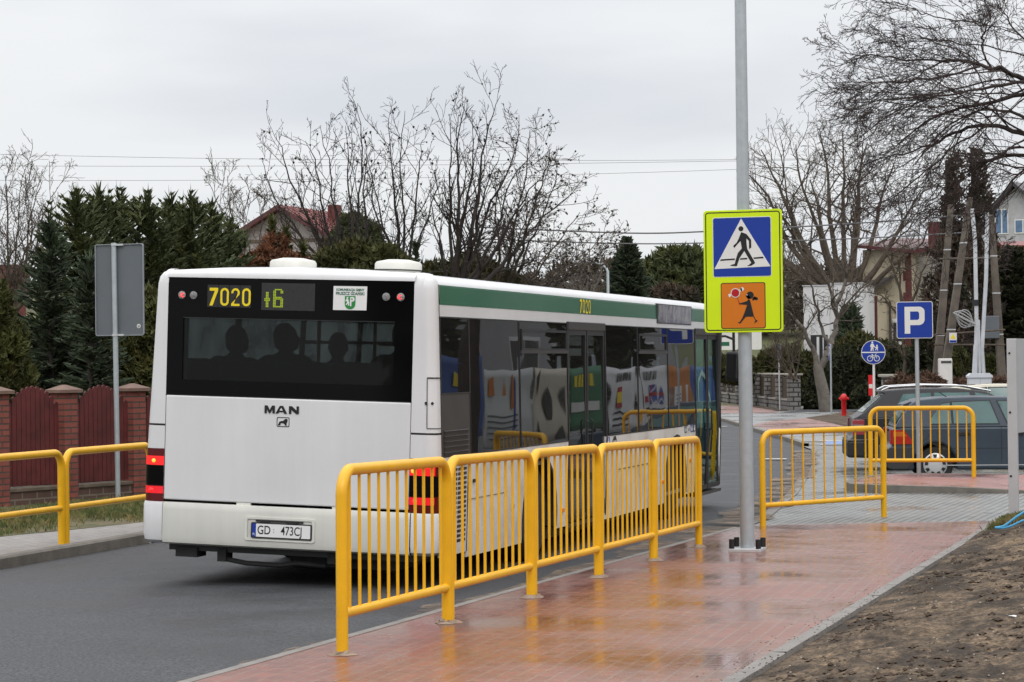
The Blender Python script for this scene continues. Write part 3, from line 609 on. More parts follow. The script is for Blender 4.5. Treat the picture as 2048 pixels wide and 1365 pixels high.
def barrier_between(label, p, q, **kw):
    d = Vector(q) - Vector(p); return barrier(label, p, math.atan2(-d.x, d.y), GB, **kw)
p, q = pix(1526, 1053, 27.1), pix(1768, 1035, 28.5); p.z = z_pave(p.y); q.z = z_pave(q.y)
barrier_between('yellow barrier standing alone at the edge of the grey driveway', p, q, key='alone', L_=(q - p).length, splash=())
p, q = pix(1742, 965, 36.5), pix(1948, 967, 36.2); p.z = z_pave(p.y) + .10; q.z = z_pave(q.y) + .03
d_ = math.hypot(q.x - p.x, q.y - p.y)
barrier_between('yellow barrier on the red island in front of the dark hatchback', p, q, key='island', L_=d_, splash=(), zb=-.25, H=1.07)
# left two-rail barriers
pA = pix(128, 1103, 24.5); LX = pA.x
for k, lb in [(0, 'yellow two rail barrier with no bars at the left kerb, next to the bus'), (-1, 'yellow two rail barrier with no bars, cut off by the left edge of the photo')]:
    Y = pA.y + .045 + k * 2.13 if k == 0 else pA.y - .045 - 2.05
    barrier(lb, (LX, Y, zl(Y)), 0, GB, key='tworail', bars=0, L_=2.05, H=.97, low=.36, splash=(), r=.039)
# ------------------------------------------------------------------ signs
XU, ZU = Vector((1, 0, 0)), Vector((0, 0, 1))
def flat(name, polys, m, parent, o, lay, t=.0012, ux=XU, uy=ZU):
    """flat print: polygons on the plane facing -Y, layer lay"""
    b = MB(); nn = ux.cross(uy).normalized()
    for pl in polys: b.prism(pl, Vector(o) + nn * (.0016 * lay), ux, uy, t, back=False)
    return b.build(name, m, parent)
def pole_sign_base(pp): pass
# pedestrian crossing sign on the tall pole
bp_ = pix(1495, 1103, 22.72); bp_.z = z_pave(bp_.y)
t = thing('crossing_sign', 'tall grey pole with a fluorescent yellow pedestrian crossing sign', 'road sign', bp_)
ln = Vector((-.012 * .5, 0, 0))
b = MB(); b.tube([(0, 0, .02), (0, 0, 2.0), (-.004, 0, 4.2), (-.01, 0, 8.2)], [.069, .066, .058, .05], 20); b.build('pole', M['zinc'], t, smooth=True)
b = MB(); b.box(-.155, .155, -.155, .155, .0, .035); b.build('base_plate', M['alu'], t, bevel=.006)
b = MB(); b.box(-.19, .19, -.18, .18, -.04, -.0005); b.build('concrete_footing', M['mortar'], t)
for sx in (-1, 1):
    for sy in (-1, 1):
        b = MB(); b.cyl((sx * .128, sy * .128, .036), (sx * .128, sy * .128, .125), .026, n=10); b.build('bolt_cap', M['cap_black'], t, smooth=True)
z0, z1 = 2.19 - bp_.z, 3.36 - bp_.z; x0, x1 = -.372, .388; ym = -.085; W_ = x1 - x0; H_ = z1 - z0
b = MB(); b.prism(rrect(x0, x1, z0, z1, .035), (0, ym, 0), XU, ZU, .016); sp_ = b.build('sign_panel', M['fluo'], t, bevel=.003)
for zc in (z0 + .2, z1 - .2):
    b = MB(); b.box(-.16, .16, ym + .001, ym + .03, zc - .025, zc + .025); b.lathe([(.082, zc - .02), (.082, zc + .02)], 16); b.build('clamp', M['zinc'], t)
def frame_poly(b_, x0, x1, y0, y1, r, w, o, t_):
    """rounded ring as quads"""
    A = rrect(x0, x1, y0, y1, r); B = rrect(x0 + w, x1 - w, y0 + w, y1 - w, max(.002, r - w)); n = len(A); nn = Vector((0, -1, 0)); o = Vector(o)
    vs = [o + XU * u + ZU * v + nn * t_ for u, v in A + B]; b_._add(vs, [(i, (i + 1) % n, n + (i + 1) % n, n + i) for i in range(n)])
o_ = (0, ym - .016, 0)
b = MB(); frame_poly(b, x0 + .018, x1 - .018, z0 + .018, z1 - .018, .03, .010, o_, .0015); b.build('border_line', M['sblack'], sp_)
def U(u): return x0 + W_ * u
bx0, bx1 = x0 + .096, x1 - .110; bz1 = z1 - .075; bz0 = bz1 - (bx1 - bx0) * 1.01
flat('symbol_rim', [rrect(bx0 - .006, bx1 + .006, bz0 - .006, bz1 + .006, .022)], M['swhite'], sp_, o_, 0)
flat('blue_field', [rrect(bx0, bx1, bz0, bz1, .018)], M['sblue'], sp_, o_, 1)
SB = (bx1 - bx0)
def bq(pts): return [(bx0 + (x - 213) / 507 * SB, bz0 + (750 - y) / 515 * SB * 1.01) for x, y in pts]
flat('white_triangle', [bq([(462, 243), (716, 668), (220, 682)])], M['swhite'], sp_, o_, 2)
man = bq([(462, 362), (508, 380), (549, 432), (549, 500), (530, 513), (529, 442), (506, 418), (508, 470), (514, 512), (580, 630), (578, 641), (546, 660), (511, 661), (530, 648), (548, 634), (487, 528), (444, 592), (420, 661), (361, 656), (368, 648), (402, 640), (412, 598), (430, 545), (466, 505), (460, 470), (455, 440), (430, 465), (400, 499), (389, 482), (420, 455), (438, 420)])
lines_ = [bq([(278, 597), (404, 592), (401, 605), (272, 611)]), bq([(452, 592), (509, 589), (514, 602), (448, 605)]), bq([(566, 588), (650, 582), (660, 596), (572, 600)])]
flat('walking_figure', [man, bq(circ(460, 333, 22))] + lines_, M['sblack'], sp_, o_, 3)
ox0 = x0 + W_ * .22; OS = W_ * .555; oz1 = bz0 - .065; oz0 = oz1 - OS * 1.02
flat('plate_rim', [rrect(ox0 - .005, ox0 + OS + .005, oz0 - .005, oz1 + .005, .022)], M['sblack'], sp_, o_, 0)
flat('orange_field', [rrect(ox0 + .003, ox0 + OS - .003, oz0 + .003, oz1 - .003, .018)], M['sorange'], sp_, o_, 1)
def oq(pts): return [(ox0 + (x - 202) / 738 * OS, oz0 + (1042 - y) / 755 * OS * 1.02) for x, y in pts]
girl = oq([(664, 560), (688, 575), (742, 800), (752, 845), (786, 908), (808, 910), (808, 932), (752, 968), (775, 918), (738, 852), (615, 852), (528, 955), (514, 968), (474, 944), (512, 938), (560, 860), (600, 760), (637, 655), (545, 645), (524, 640), (504, 640), (500, 628), (540, 618), (632, 592)])
face = oq(circ(690, 492, 62)) ; nose = oq([(640, 470), (612, 500), (622, 512), (640, 545), (672, 562), (700, 530)])
tail = [oq(circ(768, 530, 17)), oq(circ(795, 553, 27)), oq(circ(744, 562, 20)), oq([(735, 535), (770, 520), (800, 550), (760, 575)])]
flat('girl_figure', [girl, face, nose] + tail, M['sblack'], sp_, o_, 2)
flat('lollipop_wing', [oq(circ(556, 390, 33)), oq([(510, 395), (545, 360), (560, 420), (525, 430)])], M['swhite'], sp_, o_, 2)
flat('lollipop_wing', [oq([(318, 470), (365, 460), (372, 490), (338, 528)])], M['swhite'], sp_, o_, 2)
flat('lollipop_rim', [oq(circ(443, 450, 80))], M['swhite'], sp_, o_, 3)
flat('lollipop_disc', [oq(circ(443, 450, 66))], M['sred'], sp_, o_, 4)
flat('lollipop_stick', [oq([(470, 535), (481, 532), (526, 655), (514, 660)])], M['sred'], sp_, o_, 2)
flat('girl_eye', [oq(circ(640, 487, 9))], M['swhite'], sp_, o_, 4)
# parking sign
def square_sign(label, base, h0, h1, w, rpole, xoff=0., rz=0., name='parking_sign'):
    t = thing(name, label, 'road sign', base, rz); b = MB(); b.cyl((0, 0, -.05), (-.01, 0, h1 - .02), rpole, n=12); b.build('pole', M['zinc'], t, smooth=True)
    b = MB(); b.prism(rrect(-w / 2 + xoff, w / 2 + xoff, h0, h1, .035), (0, -rpole - .008, 0), XU, ZU, .012); sp2 = b.build('sign_panel', M['swhite'], t)
    o2 = (0, -rpole - .020, 0); flat('blue_field', [rrect(-w / 2 + xoff + .010, w / 2 + xoff - .010, h0 + .010, h1 - .010, .028)], M['sblue'], sp2, o2, 1)
    cx = xoff; S = (h1 - h0); b2 = MB()
    def q(u, v): return (cx + u * S, h0 + v * S)
    outer = [(-.27, .13), (-.12, .13), (-.12, .36), (.12, .36)] + [(.12 + .15 * math.sin(a), .51 - .15 * math.cos(a)) for a in [R(x) for x in (20, 45, 70, 90)]] + [(.27, .73)] + [(.12 + .15 * math.cos(a), .73 + .13 * math.sin(a)) for a in [R(x) for x in (20, 45, 70, 90)]] + [(-.27, .86)]
    inner = [(-.12, .50), (.09, .50), (.125, .54), (.125, .69), (.09, .73), (-.12, .73)]
    pl = [q(*p_) for p_ in outer[:3]] + [q(-.12, .50), q(-.12, .50)]
    # letter P as stem + bowl ring pieces
    bowl_o = [(-.12, .36)] + outer[3:-1] + [(-.12, .86)]
    bowl_i = [(-.12, .50), (.02, .50), (.07, .50), (.10, .51), (.115, .53), (.125, .55), (.125, .60), (.125, .68), (.115, .70), (.10, .72), (.09, .73), (-.12, .73)]
    n = min(len(bowl_o), len(bowl_i)); vs = []
    bo, bi = bowl_o[:], bowl_i[:]
    while len(bo) < len(bi): bo.insert(2, ((bo[1][0] + bo[2][0]) / 2, bo[1][1]))
    while len(bi) < len(bo): bi.insert(2, ((bi[1][0] + bi[2][0]) / 2, bi[1][1]))
    nn = Vector((0, -1, 0)); off = Vector(o2) + nn * .0046
    vv = [off + XU * q(*p_)[0] + ZU * q(*p_)[1] for p_ in bo + bi]; k = len(bo)
    b2._add(vv, [(i, i + 1, k + i + 1, k + i) for i in range(k - 1)])
    b2._add([off + XU * q(*p_)[0] + ZU * q(*p_)[1] for p_ in [(-.27, .13), (-.12, .13), (-.12, .86), (-.27, .86)]], [(0, 1, 2, 3)])
    b2.build('letter', M['swhite'], sp2)
    return t
pp = pix(1838, 955, 36.6); pp.z = z_pave(pp.y) + .10
s = 36.9 / 4750
square_sign('square blue parking sign on a grey pole in the red island', pp, (955 - 684) * s + .0, (955 - 611) * s, .555, .032, -.03)
# small parking sign far off, seen obliquely
pp = gpt(1663, 832)
square_sign('small far parking sign turned almost edge on, near the hydrant', pp, 2.15, 2.80, .63, .035, 0, R(-76))
# grey back of a large sign at left
pp = pix(236, 1006, 31.4); t = thing('road_sign', 'grey back of a tall rectangular road sign on a pole by the wooden fence', 'road sign', pp)
s = 31.4 / 4750; b = MB(); b.tube([(0, 0, -.05), (-.012, 0, 1.8), (-.026, 0, (1006 - 486) * s)], .034, 12); b.build('pole', M['zinc'], t, smooth=True)
zz0, zz1 = (1006 - 672) * s, (1006 - 488) * s; w0, w1 = -.315, .385
b = MB(); b.prism(rrect(w0, w1, zz0, zz1, .03), (0, .055, 0), XU, ZU, .014); sp3 = b.build('sign_panel', M['sign_back'], t)
b = MB(); A = rrect(w0, w1, zz0, zz1, .03); B = rrect(w0 + .012, w1 - .012, zz0 + .012, zz1 - .012, .02); n = len(A)
b.loft([[(u, .041, v) for u, v in A], [(u, .022, v) for u, v in A], [(u, .022, v) for u, v in B], [(u, .040, v) for u, v in B]], closed=True); b.build('folded_rim', mat('rim_grey', (.24, .26, .28), .45), sp3)
for zc in (zz0 + .01, zz1 - .012):
    b = MB(); b.box(-.06, .10, .0, .04, zc - .012, zc + .012); b.lathe([(.042, zc - .014), (.042, zc + .014)], 14, (-.02, 0, 0)); b.build('clamp', M['alu'], t)
b = MB(); b.prism(circ(w0 + .62, zz0 + .125, .028), (0, .0405, 0), XU, ZU, .001); b.prism(circ(w0 + .62, zz0 + .125, .019), (0, .0392, 0), XU, ZU, .001); stk = b.build('round_sticker', M['swhite'], sp3)
flat('sticker_mark', [circ(w0 + .62, zz0 + .125, .016, 14)], M['sign_back'], stk, (0, .0392, 0), 1); 
flat('sticker_letter', [[(w0 + .612, zz0 + .117), (w0 + .616, zz0 + .117), (w0 + .616, zz0 + .133), (w0 + .612, zz0 + .133)], circ(w0 + .621, zz0 + .128, .006, 10)], M['swhite'], stk, (0, .0392, 0), 2)
# footpath and cycle sign
pp = gpt(1749, 853); s = 76 / 4750
t = thing('cycle_path_sign', 'round blue footpath and cycle path sign on a white pole', 'road sign', pp)
hz = lambda y: (850 - y) * s
b = MB(); b.cyl((0, 0, -.1), (0, 0, hz(684)), .04, n=10); b.build('pole', M['swhite'], t, smooth=True)
cz_ = hz(699.5); rr = 24.6 * s
b = MB(); b.prism(circ(0, cz_, rr, 28), (0, -.05, 0), XU, ZU, .012); sp4 = b.build('sign_panel', M['swhite'], t)
o4 = (0, -.062, 0); flat('blue_field', [circ(0, cz_, rr * .955, 28)], M['sblue'], sp4, o4, 1)
def cq(pts): return [((x - 156.5) / 77 * rr, cz_ - (y - 437) / 77 * rr) for x, y in pts]
pf = [cq([(80, 434), (233, 434), (233, 441), (80, 441)]), cq(circ(151, 374, 6)), cq([(143, 382), (158, 382), (163, 396), (174, 408), (171, 412), (158, 400), (158, 428), (153, 428), (151, 408), (147, 428), (139, 428), (143, 400), (138, 405), (137, 398)]),
      cq(circ(180, 394, 5)), cq([(174, 400), (185, 400), (189, 406), (184, 408), (187, 426), (182, 426), (179, 414), (173, 426), (168, 424), (175, 408), (170, 410)])]
b = MB()
for pl in pf: b.prism(pl, Vector(o4) + Vector((0, -.004, 0)), XU, ZU, .0015, back=False)
for cx, cy in ((135, 477), (178, 477)):
    c0 = cq([(cx, cy)])[0]; pts = [(c0[0] + 17 / 77 * rr * math.cos(R(a)), -.067, c0[1] + 17 / 77 * rr * math.sin(R(a))) for a in range(0, 360, 24)]; b.tube(pts, .012, 6, closed=True)
for seg in [[(135, 477), (148, 457), (172, 457), (160, 477), (148, 457)], [(178, 477), (170, 449), (178, 446)], [(145, 451), (154, 451)], [(149, 453), (160, 477)]]:
    b.tube([(u, -.067, v) for u, v in cq(seg)], .010, 6)
b.build('path_symbols', M['swhite'], sp4)
# far grey sign edge-on, marker post, hydrant
pp = gpt(1560, 822); t = thing('road_sign', 'thin grey sign pole with its narrow plate seen edge on by the stone wall', 'road sign', pp)
b = MB(); b.cyl((0, 0, -.05), (-.03, 0, 2.88), .035, n=10); b.build('pole', M['alu'], t, smooth=True)
b = MB(); b.box(-.05, .05, -.25, .25, 2.22, 2.88); b.build('sign_panel', M['sign_back'], t)
pp = gpt(1744, 848); t = thing('marker_post', 'thin red and white hydrant marker post behind the round sign', 'marker post', pp)
b = MB(); b.cyl((0, 0, -.05), (0, 0, 1.6), .03, n=8); b.build('post', M['alu'], t, smooth=True)
b = MB(); b.box(-.10, .06, -.045, -.032, .95, 1.65); pl_ = b.build('plate', M['hydrant'], t)
b = MB(); b.box(-.08, .04, -.048, -.0455, 1.2, 1.34); b.build('plate_stripe', M['swhite'], pl_)
pp = gpt(1688, 834); t = thing('fire_hydrant', 'bright red standing fire hydrant on the soil patch', 'hydrant', pp)
b = MB(); b.lathe([(.12, 0), (.12, .02), (.095, .03), (.095, .6), (.11, .62)], 16); b.build('barrel', M['hydrant'], t, smooth=True)
b = MB(); b.lathe([(.12, .62), (.14, .66), (.14, .74), (.11, .82), (.06, .87), (.03, .88)], 16); hd = b.build('cap', M['hydrant'], t, smooth=True)
b = MB(); b.cyl((.1, -.02, .69), (.2, -.06, .69), .045, n=10); b.build('outlet', M['hydrant'], t, smooth=True)
b = MB(); b.cyl((-.1, 0, .69), (-.19, 0, .69), .04, n=10); b.build('outlet', M['hydrant'], t, smooth=True)
# aluminium board at the right edge
pp = pix(2028, 1032, 26.1); pp.z = z_bank(pp.x, pp.y) - .03; s = 26.1 / 4750
t = thing('information_board', 'aluminium post frame of a board seen edge on, standing in the grass', 'information board', pp, R(-9))
b = MB(); b.box(-.052, .052, -.03, .03, 0, 2.06); b.build('post', M['alu'], t, bevel=.004)
b = MB(); b.box(.02, .12, 1.55, 1.65, -.1, 2.06); b.build('post', M['alu'], t, bevel=.004)
b = MB(); b.box(-.005, .035, .031, 1.549, 1.02, 2.06); bd = b.build('board_panel', M['alu'], t, bevel=.003)
for z in (.55, 1.25, 1.9):
    b = MB(); b.cyl((-.02, -.031, z), (-.02, -.038, z), .012, n=10); b.build('bolt', M['cap_black'], t)
# blue cord
b = MB(); rg = random.Random(2)
pts = []
for i in range(64):
    a = i * .33; p = pix(2036 + 42 * math.cos(a) * (1 + .12 * math.sin(i * .7)), 1054 + 15 * math.sin(a) + 2.5 * math.sin(i * 1.3), 24.6)
    pts.append((p.x, p.y, z_bank(p.x, p.y) + .03 + .09 * max(0, math.sin(a + .6)) + .01 * rg.random()))
b.tube(pts, .010, 8); tag(b.build('cord_coil', M['cord'], smooth=True), 'loose coil of bright blue cord lying on the soil by the grass', 'cord')
# ------------------------------------------------------------------ bus (local: x right, y forward, z up; body kneels to the kerb side)
BPH, BZP = .037, .35
def bx(v):
    x, y, z = v; c, s = math.cos(BPH), math.sin(BPH); dz = z - BZP
    return (x * c + dz * s, y, BZP + dz * c - x * s)
HW = 1.33; BL = 12.05
def hx(z):
    if z <= 1.1: return HW
    if z <= 2.62: return HW - .07 * ((z - 1.1) / 1.52)
    if z <= 2.69: return HW - .07 - .05 * ((z - 2.62) / .07) ** 2
    return 1.21
def ys(y): return (y + 18.8) * 1.009 - 18.8
bus = thing('city_bus', 'white city bus with a green roof stripe seen from behind at the kerb', 'bus', (-7.535, 18.8, 0))
def bb(b, name, m, parent=None, **k): return b.build(name, m, parent or bus, xf=bx, **k)
# roof shell
def roof_ring(y, zcap, inset=0.):
    prof = [(hx(2.36), 2.36), (hx(2.5), 2.5), (hx(2.62), 2.62), (1.245, 2.65), (1.215, 2.685), (1.15, 2.712), (1.0, 2.73), (.6, 2.755), (0, 2.765)]
    ring_ = [(x - inset, y, min(z, zcap)) for x, z in prof]
    return ring_ + [(-x, yy, z) for x, yy, z in ring_[-2::-1]]
b = MB(); b.loft([roof_ring(.165, 2.8), roof_ring(11.7, 2.8), roof_ring(11.95, 2.74), roof_ring(12.05, 2.66, .04)])
bb(b, 'roof', M['white'], smooth=True)
b = MB(); b.quad((-1.2, .1, 2.34), (1.2, .1, 2.34), (1.2, 11.9, 2.34), (-1.2, 11.9, 2.34)); bb(b, 'ceiling', M['int_grey'], solid=.02)
zr_ = lambda x: 2.712 + .05 * (1 - (x / 1.2) ** 2)
b = MB(); b.loft([[(x, y, z0 + k * (zr_(x) - 2.712)) for y, z0, k in ((.03, 2.652, 0), (-.002, 2.656, 0), (-.001, 2.68, .1), (.012, 2.698, .3), (.05, 2.713, .7), (.17, 2.716, 1.0), (.2, 2.70, 1.))] for x in (-1.135, -1.0, -.6, 0, .6, 1.0, 1.11)]); bb(b, 'rear_roof_trim', M['white'], smooth=True)
for vx_, vy_ in ((-.60, 1.55), (.42, 1.55)):
    b = MB(); b.lathe([(.205, 2.735), (.205, 2.785), (.215, 2.795), (.214, 2.845), (.198, 2.866), (.15, 2.875), (.10, 2.886), (.0, 2.889)], 28, (vx_, vy_, 0)); v_ = bb(b, 'roof_vent', M['cream'], smooth=True)
    b = MB(); b.lathe([(.217, 2.785), (.2175, 2.79), (.217, 2.795)], 28, (vx_, vy_, 0)); bb(b, 'vent_band', M['rubber'], v_)
# rear window assembly
gx0, gx1, gz0, gz1 = -1.128, 1.10, 1.648, 2.655; ix0, ix1, iz0, iz1 = -.985, .938, 1.778, 2.308
b = MB(); b.box(gx0, ix0, .0, .05, gz0, gz1).box(ix1, gx1, .0, .05, gz0, gz1).box(ix0, ix1, .0, .05, gz0, iz0).box(ix0, ix1, .0, .05, iz1, gz1)
rw = bb(b, 'rear_window', M['black_gloss'])
b = MB(); b.box(ix0, ix1, .012, .018, iz0, iz1); bb(b, 'window_pane', M['glass_rear'], rw)
b = MB()
b.box(ix0, ix1, -.004, -.0005, iz1, iz1 + .006)
bb(b, 'pane_seal', M['black'], rw)
FU, FZ_ = Vector((1, 0, 0)), Vector((0, 0, 1))
def rflat(name, polys, m, parent, lay, t=.0015):
    b = MB()
    for pl in polys: b.prism(pl, (0, -.001 - .0022 * lay, 0), FU, FZ_, t, back=False)
    return b.build(name, m, parent, xf=bx)
for x_, lit in ((-1.0, 1), (-.892, 0), (.858, 0), (.987, 1)):
    z_ = 2.503 if x_ < 0 else 2.521
    b = MB(); b.lathe([(.034, -.004), (.034, -.010), (.026, -.014), (.0, -.016)], 20, (x_, 0, z_), 'y'); lp = bb(b, 'lamp_cluster', M['lens_clear'], smooth=True)
    if lit:
        b = MB(); rg = random.Random(4)
        for k in range(9):
            a = k * .7; rr = .0 if k == 0 else .013 if k < 4 else .019
            b.lathe([(.0055, -.0165), (.004, -.0185), (0, -.019)], 8, (x_ + .006 * (1 if x_ < 0 else -1) + rr * math.cos(a * 2), 0, z_ + rr * math.sin(a * 2)), 'y')
        bb(b, 'light_dots', M['led_red'], lp)
# fleet number on the rear
def seven(x, z, w, h): return [(x, z + h), (x + w, z + h), (x + w, z + h * .83), (x + w * .38, z), (x, z), (x + w * .62, z + h * .83), (x, z + h * .83)]
def zero(x, z, w, h, th):
    A = rrect(x, x + w, z, z + h, w * .48, 5); B = rrect(x + th, x + w - th, z + th, z + h - th, w * .5 - th, 5); return A, B
def ringmesh(b, A, B, y):
    n = len(A); b._add([(u, y, v) for u, v in A + B], [(i, (i + 1) % n, n + (i + 1) % n, n + i) for i in range(n)])
def two(x, z, w, h, th):
    pts_o = [(x + w / 2 + w / 2 * math.cos(R(a)), z + h - w / 2 + w / 2 * math.sin(R(a))) for a in range(190, -50, -24)]
    pts_i = [(x + w / 2 + (w / 2 - th) * math.cos(R(a)), z + h - w / 2 + (w / 2 - th) * math.sin(R(a))) for a in range(190, -50, -24)]
    return pts_o, pts_i
def number7020(name, m, parent, place, x0, z0, pitch, w, h, th):
    b = MB()
    b._add([place(u, v) for u, v in seven(x0, z0, w, h)], [tuple(range(7))])
    for k in (1, 3):
        A, B = zero(x0 + pitch * k, z0, w, h, th); n = len(A); b._add([place(u, v) for u, v in A + B], [(i, (i + 1) % n, n + (i + 1) % n, n + i) for i in range(n)])
    xx = x0 + 2 * pitch; po, pi_ = two(xx, z0, w, h, th); n = len(po)
    b._add([place(u, v) for u, v in po + pi_], [(i, i + 1, n + i + 1, n + i) for i in range(n - 1)])
    b._add([place(u, v) for u, v in [po[-1], pi_[-1], (xx + th * 1.3, z0 + th), (xx, z0 + th)]], [(0, 1, 2, 3)])
    b._add([place(u, v) for u, v in [(xx, z0), (xx + w, z0), (xx + w, z0 + th), (xx, z0 + th)]], [(0, 1, 2, 3)])
    return b.build(name, m, parent, xf=bx)
for k in range(4):
    rflat('number_tile', [rrect(-.765 + .101 * k, -.668 + .101 * k, 2.405, 2.595, .004, 2)], M['black'], rw, 0)
number7020('fleet_number', M['ydigit'], rw, lambda u, v: (u, -.006, v), -.744, 2.418, .1005, .078, .152, .0185)
# LED route display
b = MB(); b.box(-.266, .219, -.003, -.0005, 2.389, 2.62); ld = bb(b, 'route_display', M['led_back'])
G16 = ['..xx.', '..xx.', '..xx.', '..xx.', '.xxx.', 'xxxx.', '.xxx.', '..xx.', '..xx.', '..xx.', '..xx.', '..xx.']
ONE = ['.xx.', '.xx.', '.xx.', '.xx.', 'xxxx', 'xxxx', '.xx.', '.xx.', '.xx.', '.xx.']
SIX = ['.xxxxx.', 'xx...xx', 'xx...xx', 'xx.....', 'xx.....', 'xxxxxx.', 'xxxxxxx', 'xx...xx', 'xx...xx', 'xx...xx', 'xx...xx', 'xxxxxxx']
b = MB(); dp = .0132
def dots(pat, xo, zo):
    for r_, row in enumerate(pat[::-1]):
        for c_, ch in enumerate(row):
            if ch == 'x': b.box(xo + c_ * dp, xo + c_ * dp + .0098, -.0056, -.0035, zo + r_ * dp, zo + r_ * dp + .0098)
dots(ONE, -.238, 2.414); dots(SIX, -.158, 2.414)
bb(b, 'display_digits', M['led_dot'], ld)
b = MB()
for k in range(33):
    for j in range(15):
        b.box(-.245 + k * .0138, -.245 + k * .0138 + .0014, -.0034, -.0029, 2.405 + j * .0138, 2.405 + j * .0138 + .0105)
bb(b, 'display_grid', M['black'], ld)
# operator notice
pn = rflat('operator_notice', [[(.385, 2.402), (.684, 2.404), (.687, 2.605), (.386, 2.604)]], M['plate_white'], rw, 1)
for s_, zz, sz in (('KOMUNIKACJA GMINY', 2.573, .0285), ('PRUSZCZ GDAŃSKI', 2.541, .0345)):
    text_obj('notice_text', s_, sz, M['green'], pn, .0003, .84, 0.0012, loc=(.536, -.0056, zz), xf=lambda v: Vector(bx(v)))
sh = [(.49, 2.522), (.585, 2.522), (.585, 2.455)] + [(.5375 + .0475 * math.cos(R(a)), 2.452 + .042 * math.sin(R(a))) for a in (0, -25, -50, -75, -105, -130, -155, -180)] + [(.49, 2.455)]
cr_o = rflat('crest', [sh], mat('crest_green', (.02, .25, .05), .4), pn, 2)
lionp = [(.506, 2.512), (.522, 2.514), (.520, 2.502), (.512, 2.498), (.526, 2.490), (.524, 2.478), (.532, 2.470), (.530, 2.442), (.520, 2.440), (.522, 2.462), (.512, 2.452), (.504, 2.444), (.500, 2.452), (.512, 2.466), (.508, 2.480), (.498, 2.476), (.497, 2.486), (.508, 2.496)]
pp_ = [(.538, 2.436), (.550, 2.436), (.550, 2.474), (.566, 2.476), (.578, 2.488), (.576, 2.508), (.560, 2.514), (.536, 2.512), (.537, 2.502), (.556, 2.502), (.563, 2.496), (.562, 2.489), (.551, 2.487), (.548, 2.500), (.538, 2.500)]
rflat('crest_charge', [lionp, pp_], M['plate_white'], cr_o, 3)
# engine hatch
b = MB(); b.box(-1.128, 1.098, -.006, .05, .742, 1.640); eh = bb(b, 'engine_hatch', M['white'], bevel=.012, seg=3)
b = MB(); b.box(-1.135, 1.105, .0, .04, 1.6405, 1.6475); bb(b, 'hatch_gap', M['black'])
for xa in (-.45, .42):
    b = MB(); b.box(xa, xa + .13, -.004, .03, .722, .7415); bb(b, 'hatch_grip', M['cream'])
# maker lettering and emblem, flat on the hatch
def mk(pts, x, z, s): return [(x + u * s, z + v * s) for u, v in pts]
LM = [(0, 0), (.30, 0), (.30, .55), (.62, .0), (.78, 0), (1.10, .55), (1.10, 0), (1.42, 0), (1.42, 1), (1.02, 1), (.70, .42), (.40, 1), (0, 1)]
LA1 = [(0, 0), (.36, 0), (.48, .2), (1.10, .2), (1.22, 0), (1.6, 0), (1.02, 1), (.58, 1)]
LN = [(0, 0), (.32, 0), (.32, .55), (1.0, 0), (1.36, 0), (1.36, 1), (1.04, 1), (1.04, .45), (.38, 1), (0, 1)]
ZM, SM = 1.513, .066
rflat('maker_lettering', [mk(LM, -.210, ZM, SM), mk(LA1, -.110, ZM, SM), mk(LN, .002 + .01, ZM, SM)], M['sblack'], eh, 3.2, .004)
rflat('lettering_counter', [mk([(.58, .38), (1.02, .38), (.80, .74)], -.110, ZM, SM)], M['white'], eh, 5.5, .0006)
b = MB(); A = rrect(-.098, .018, 1.400, 1.483, .012); B = rrect(-.091, .011, 1.407, 1.476, .008); ringmesh(b, A, B, -.0075); em = bb(b, 'emblem_frame', M['sblack'], eh)
lion = [(-.082, 1.413), (-.066, 1.413), (-.060, 1.432), (-.040, 1.432), (-.026, 1.425), (-.020, 1.413), (-.004, 1.413), (-.010, 1.424), (-.004, 1.440), (.002, 1.455), (-.002, 1.468), (-.016, 1.470), (-.028, 1.462), (-.040, 1.452), (-.060, 1.450), (-.072, 1.444), (-.080, 1.430), (-.086, 1.416)]
rflat('emblem_lion', [lion], M['sblack'], em, 3.2)
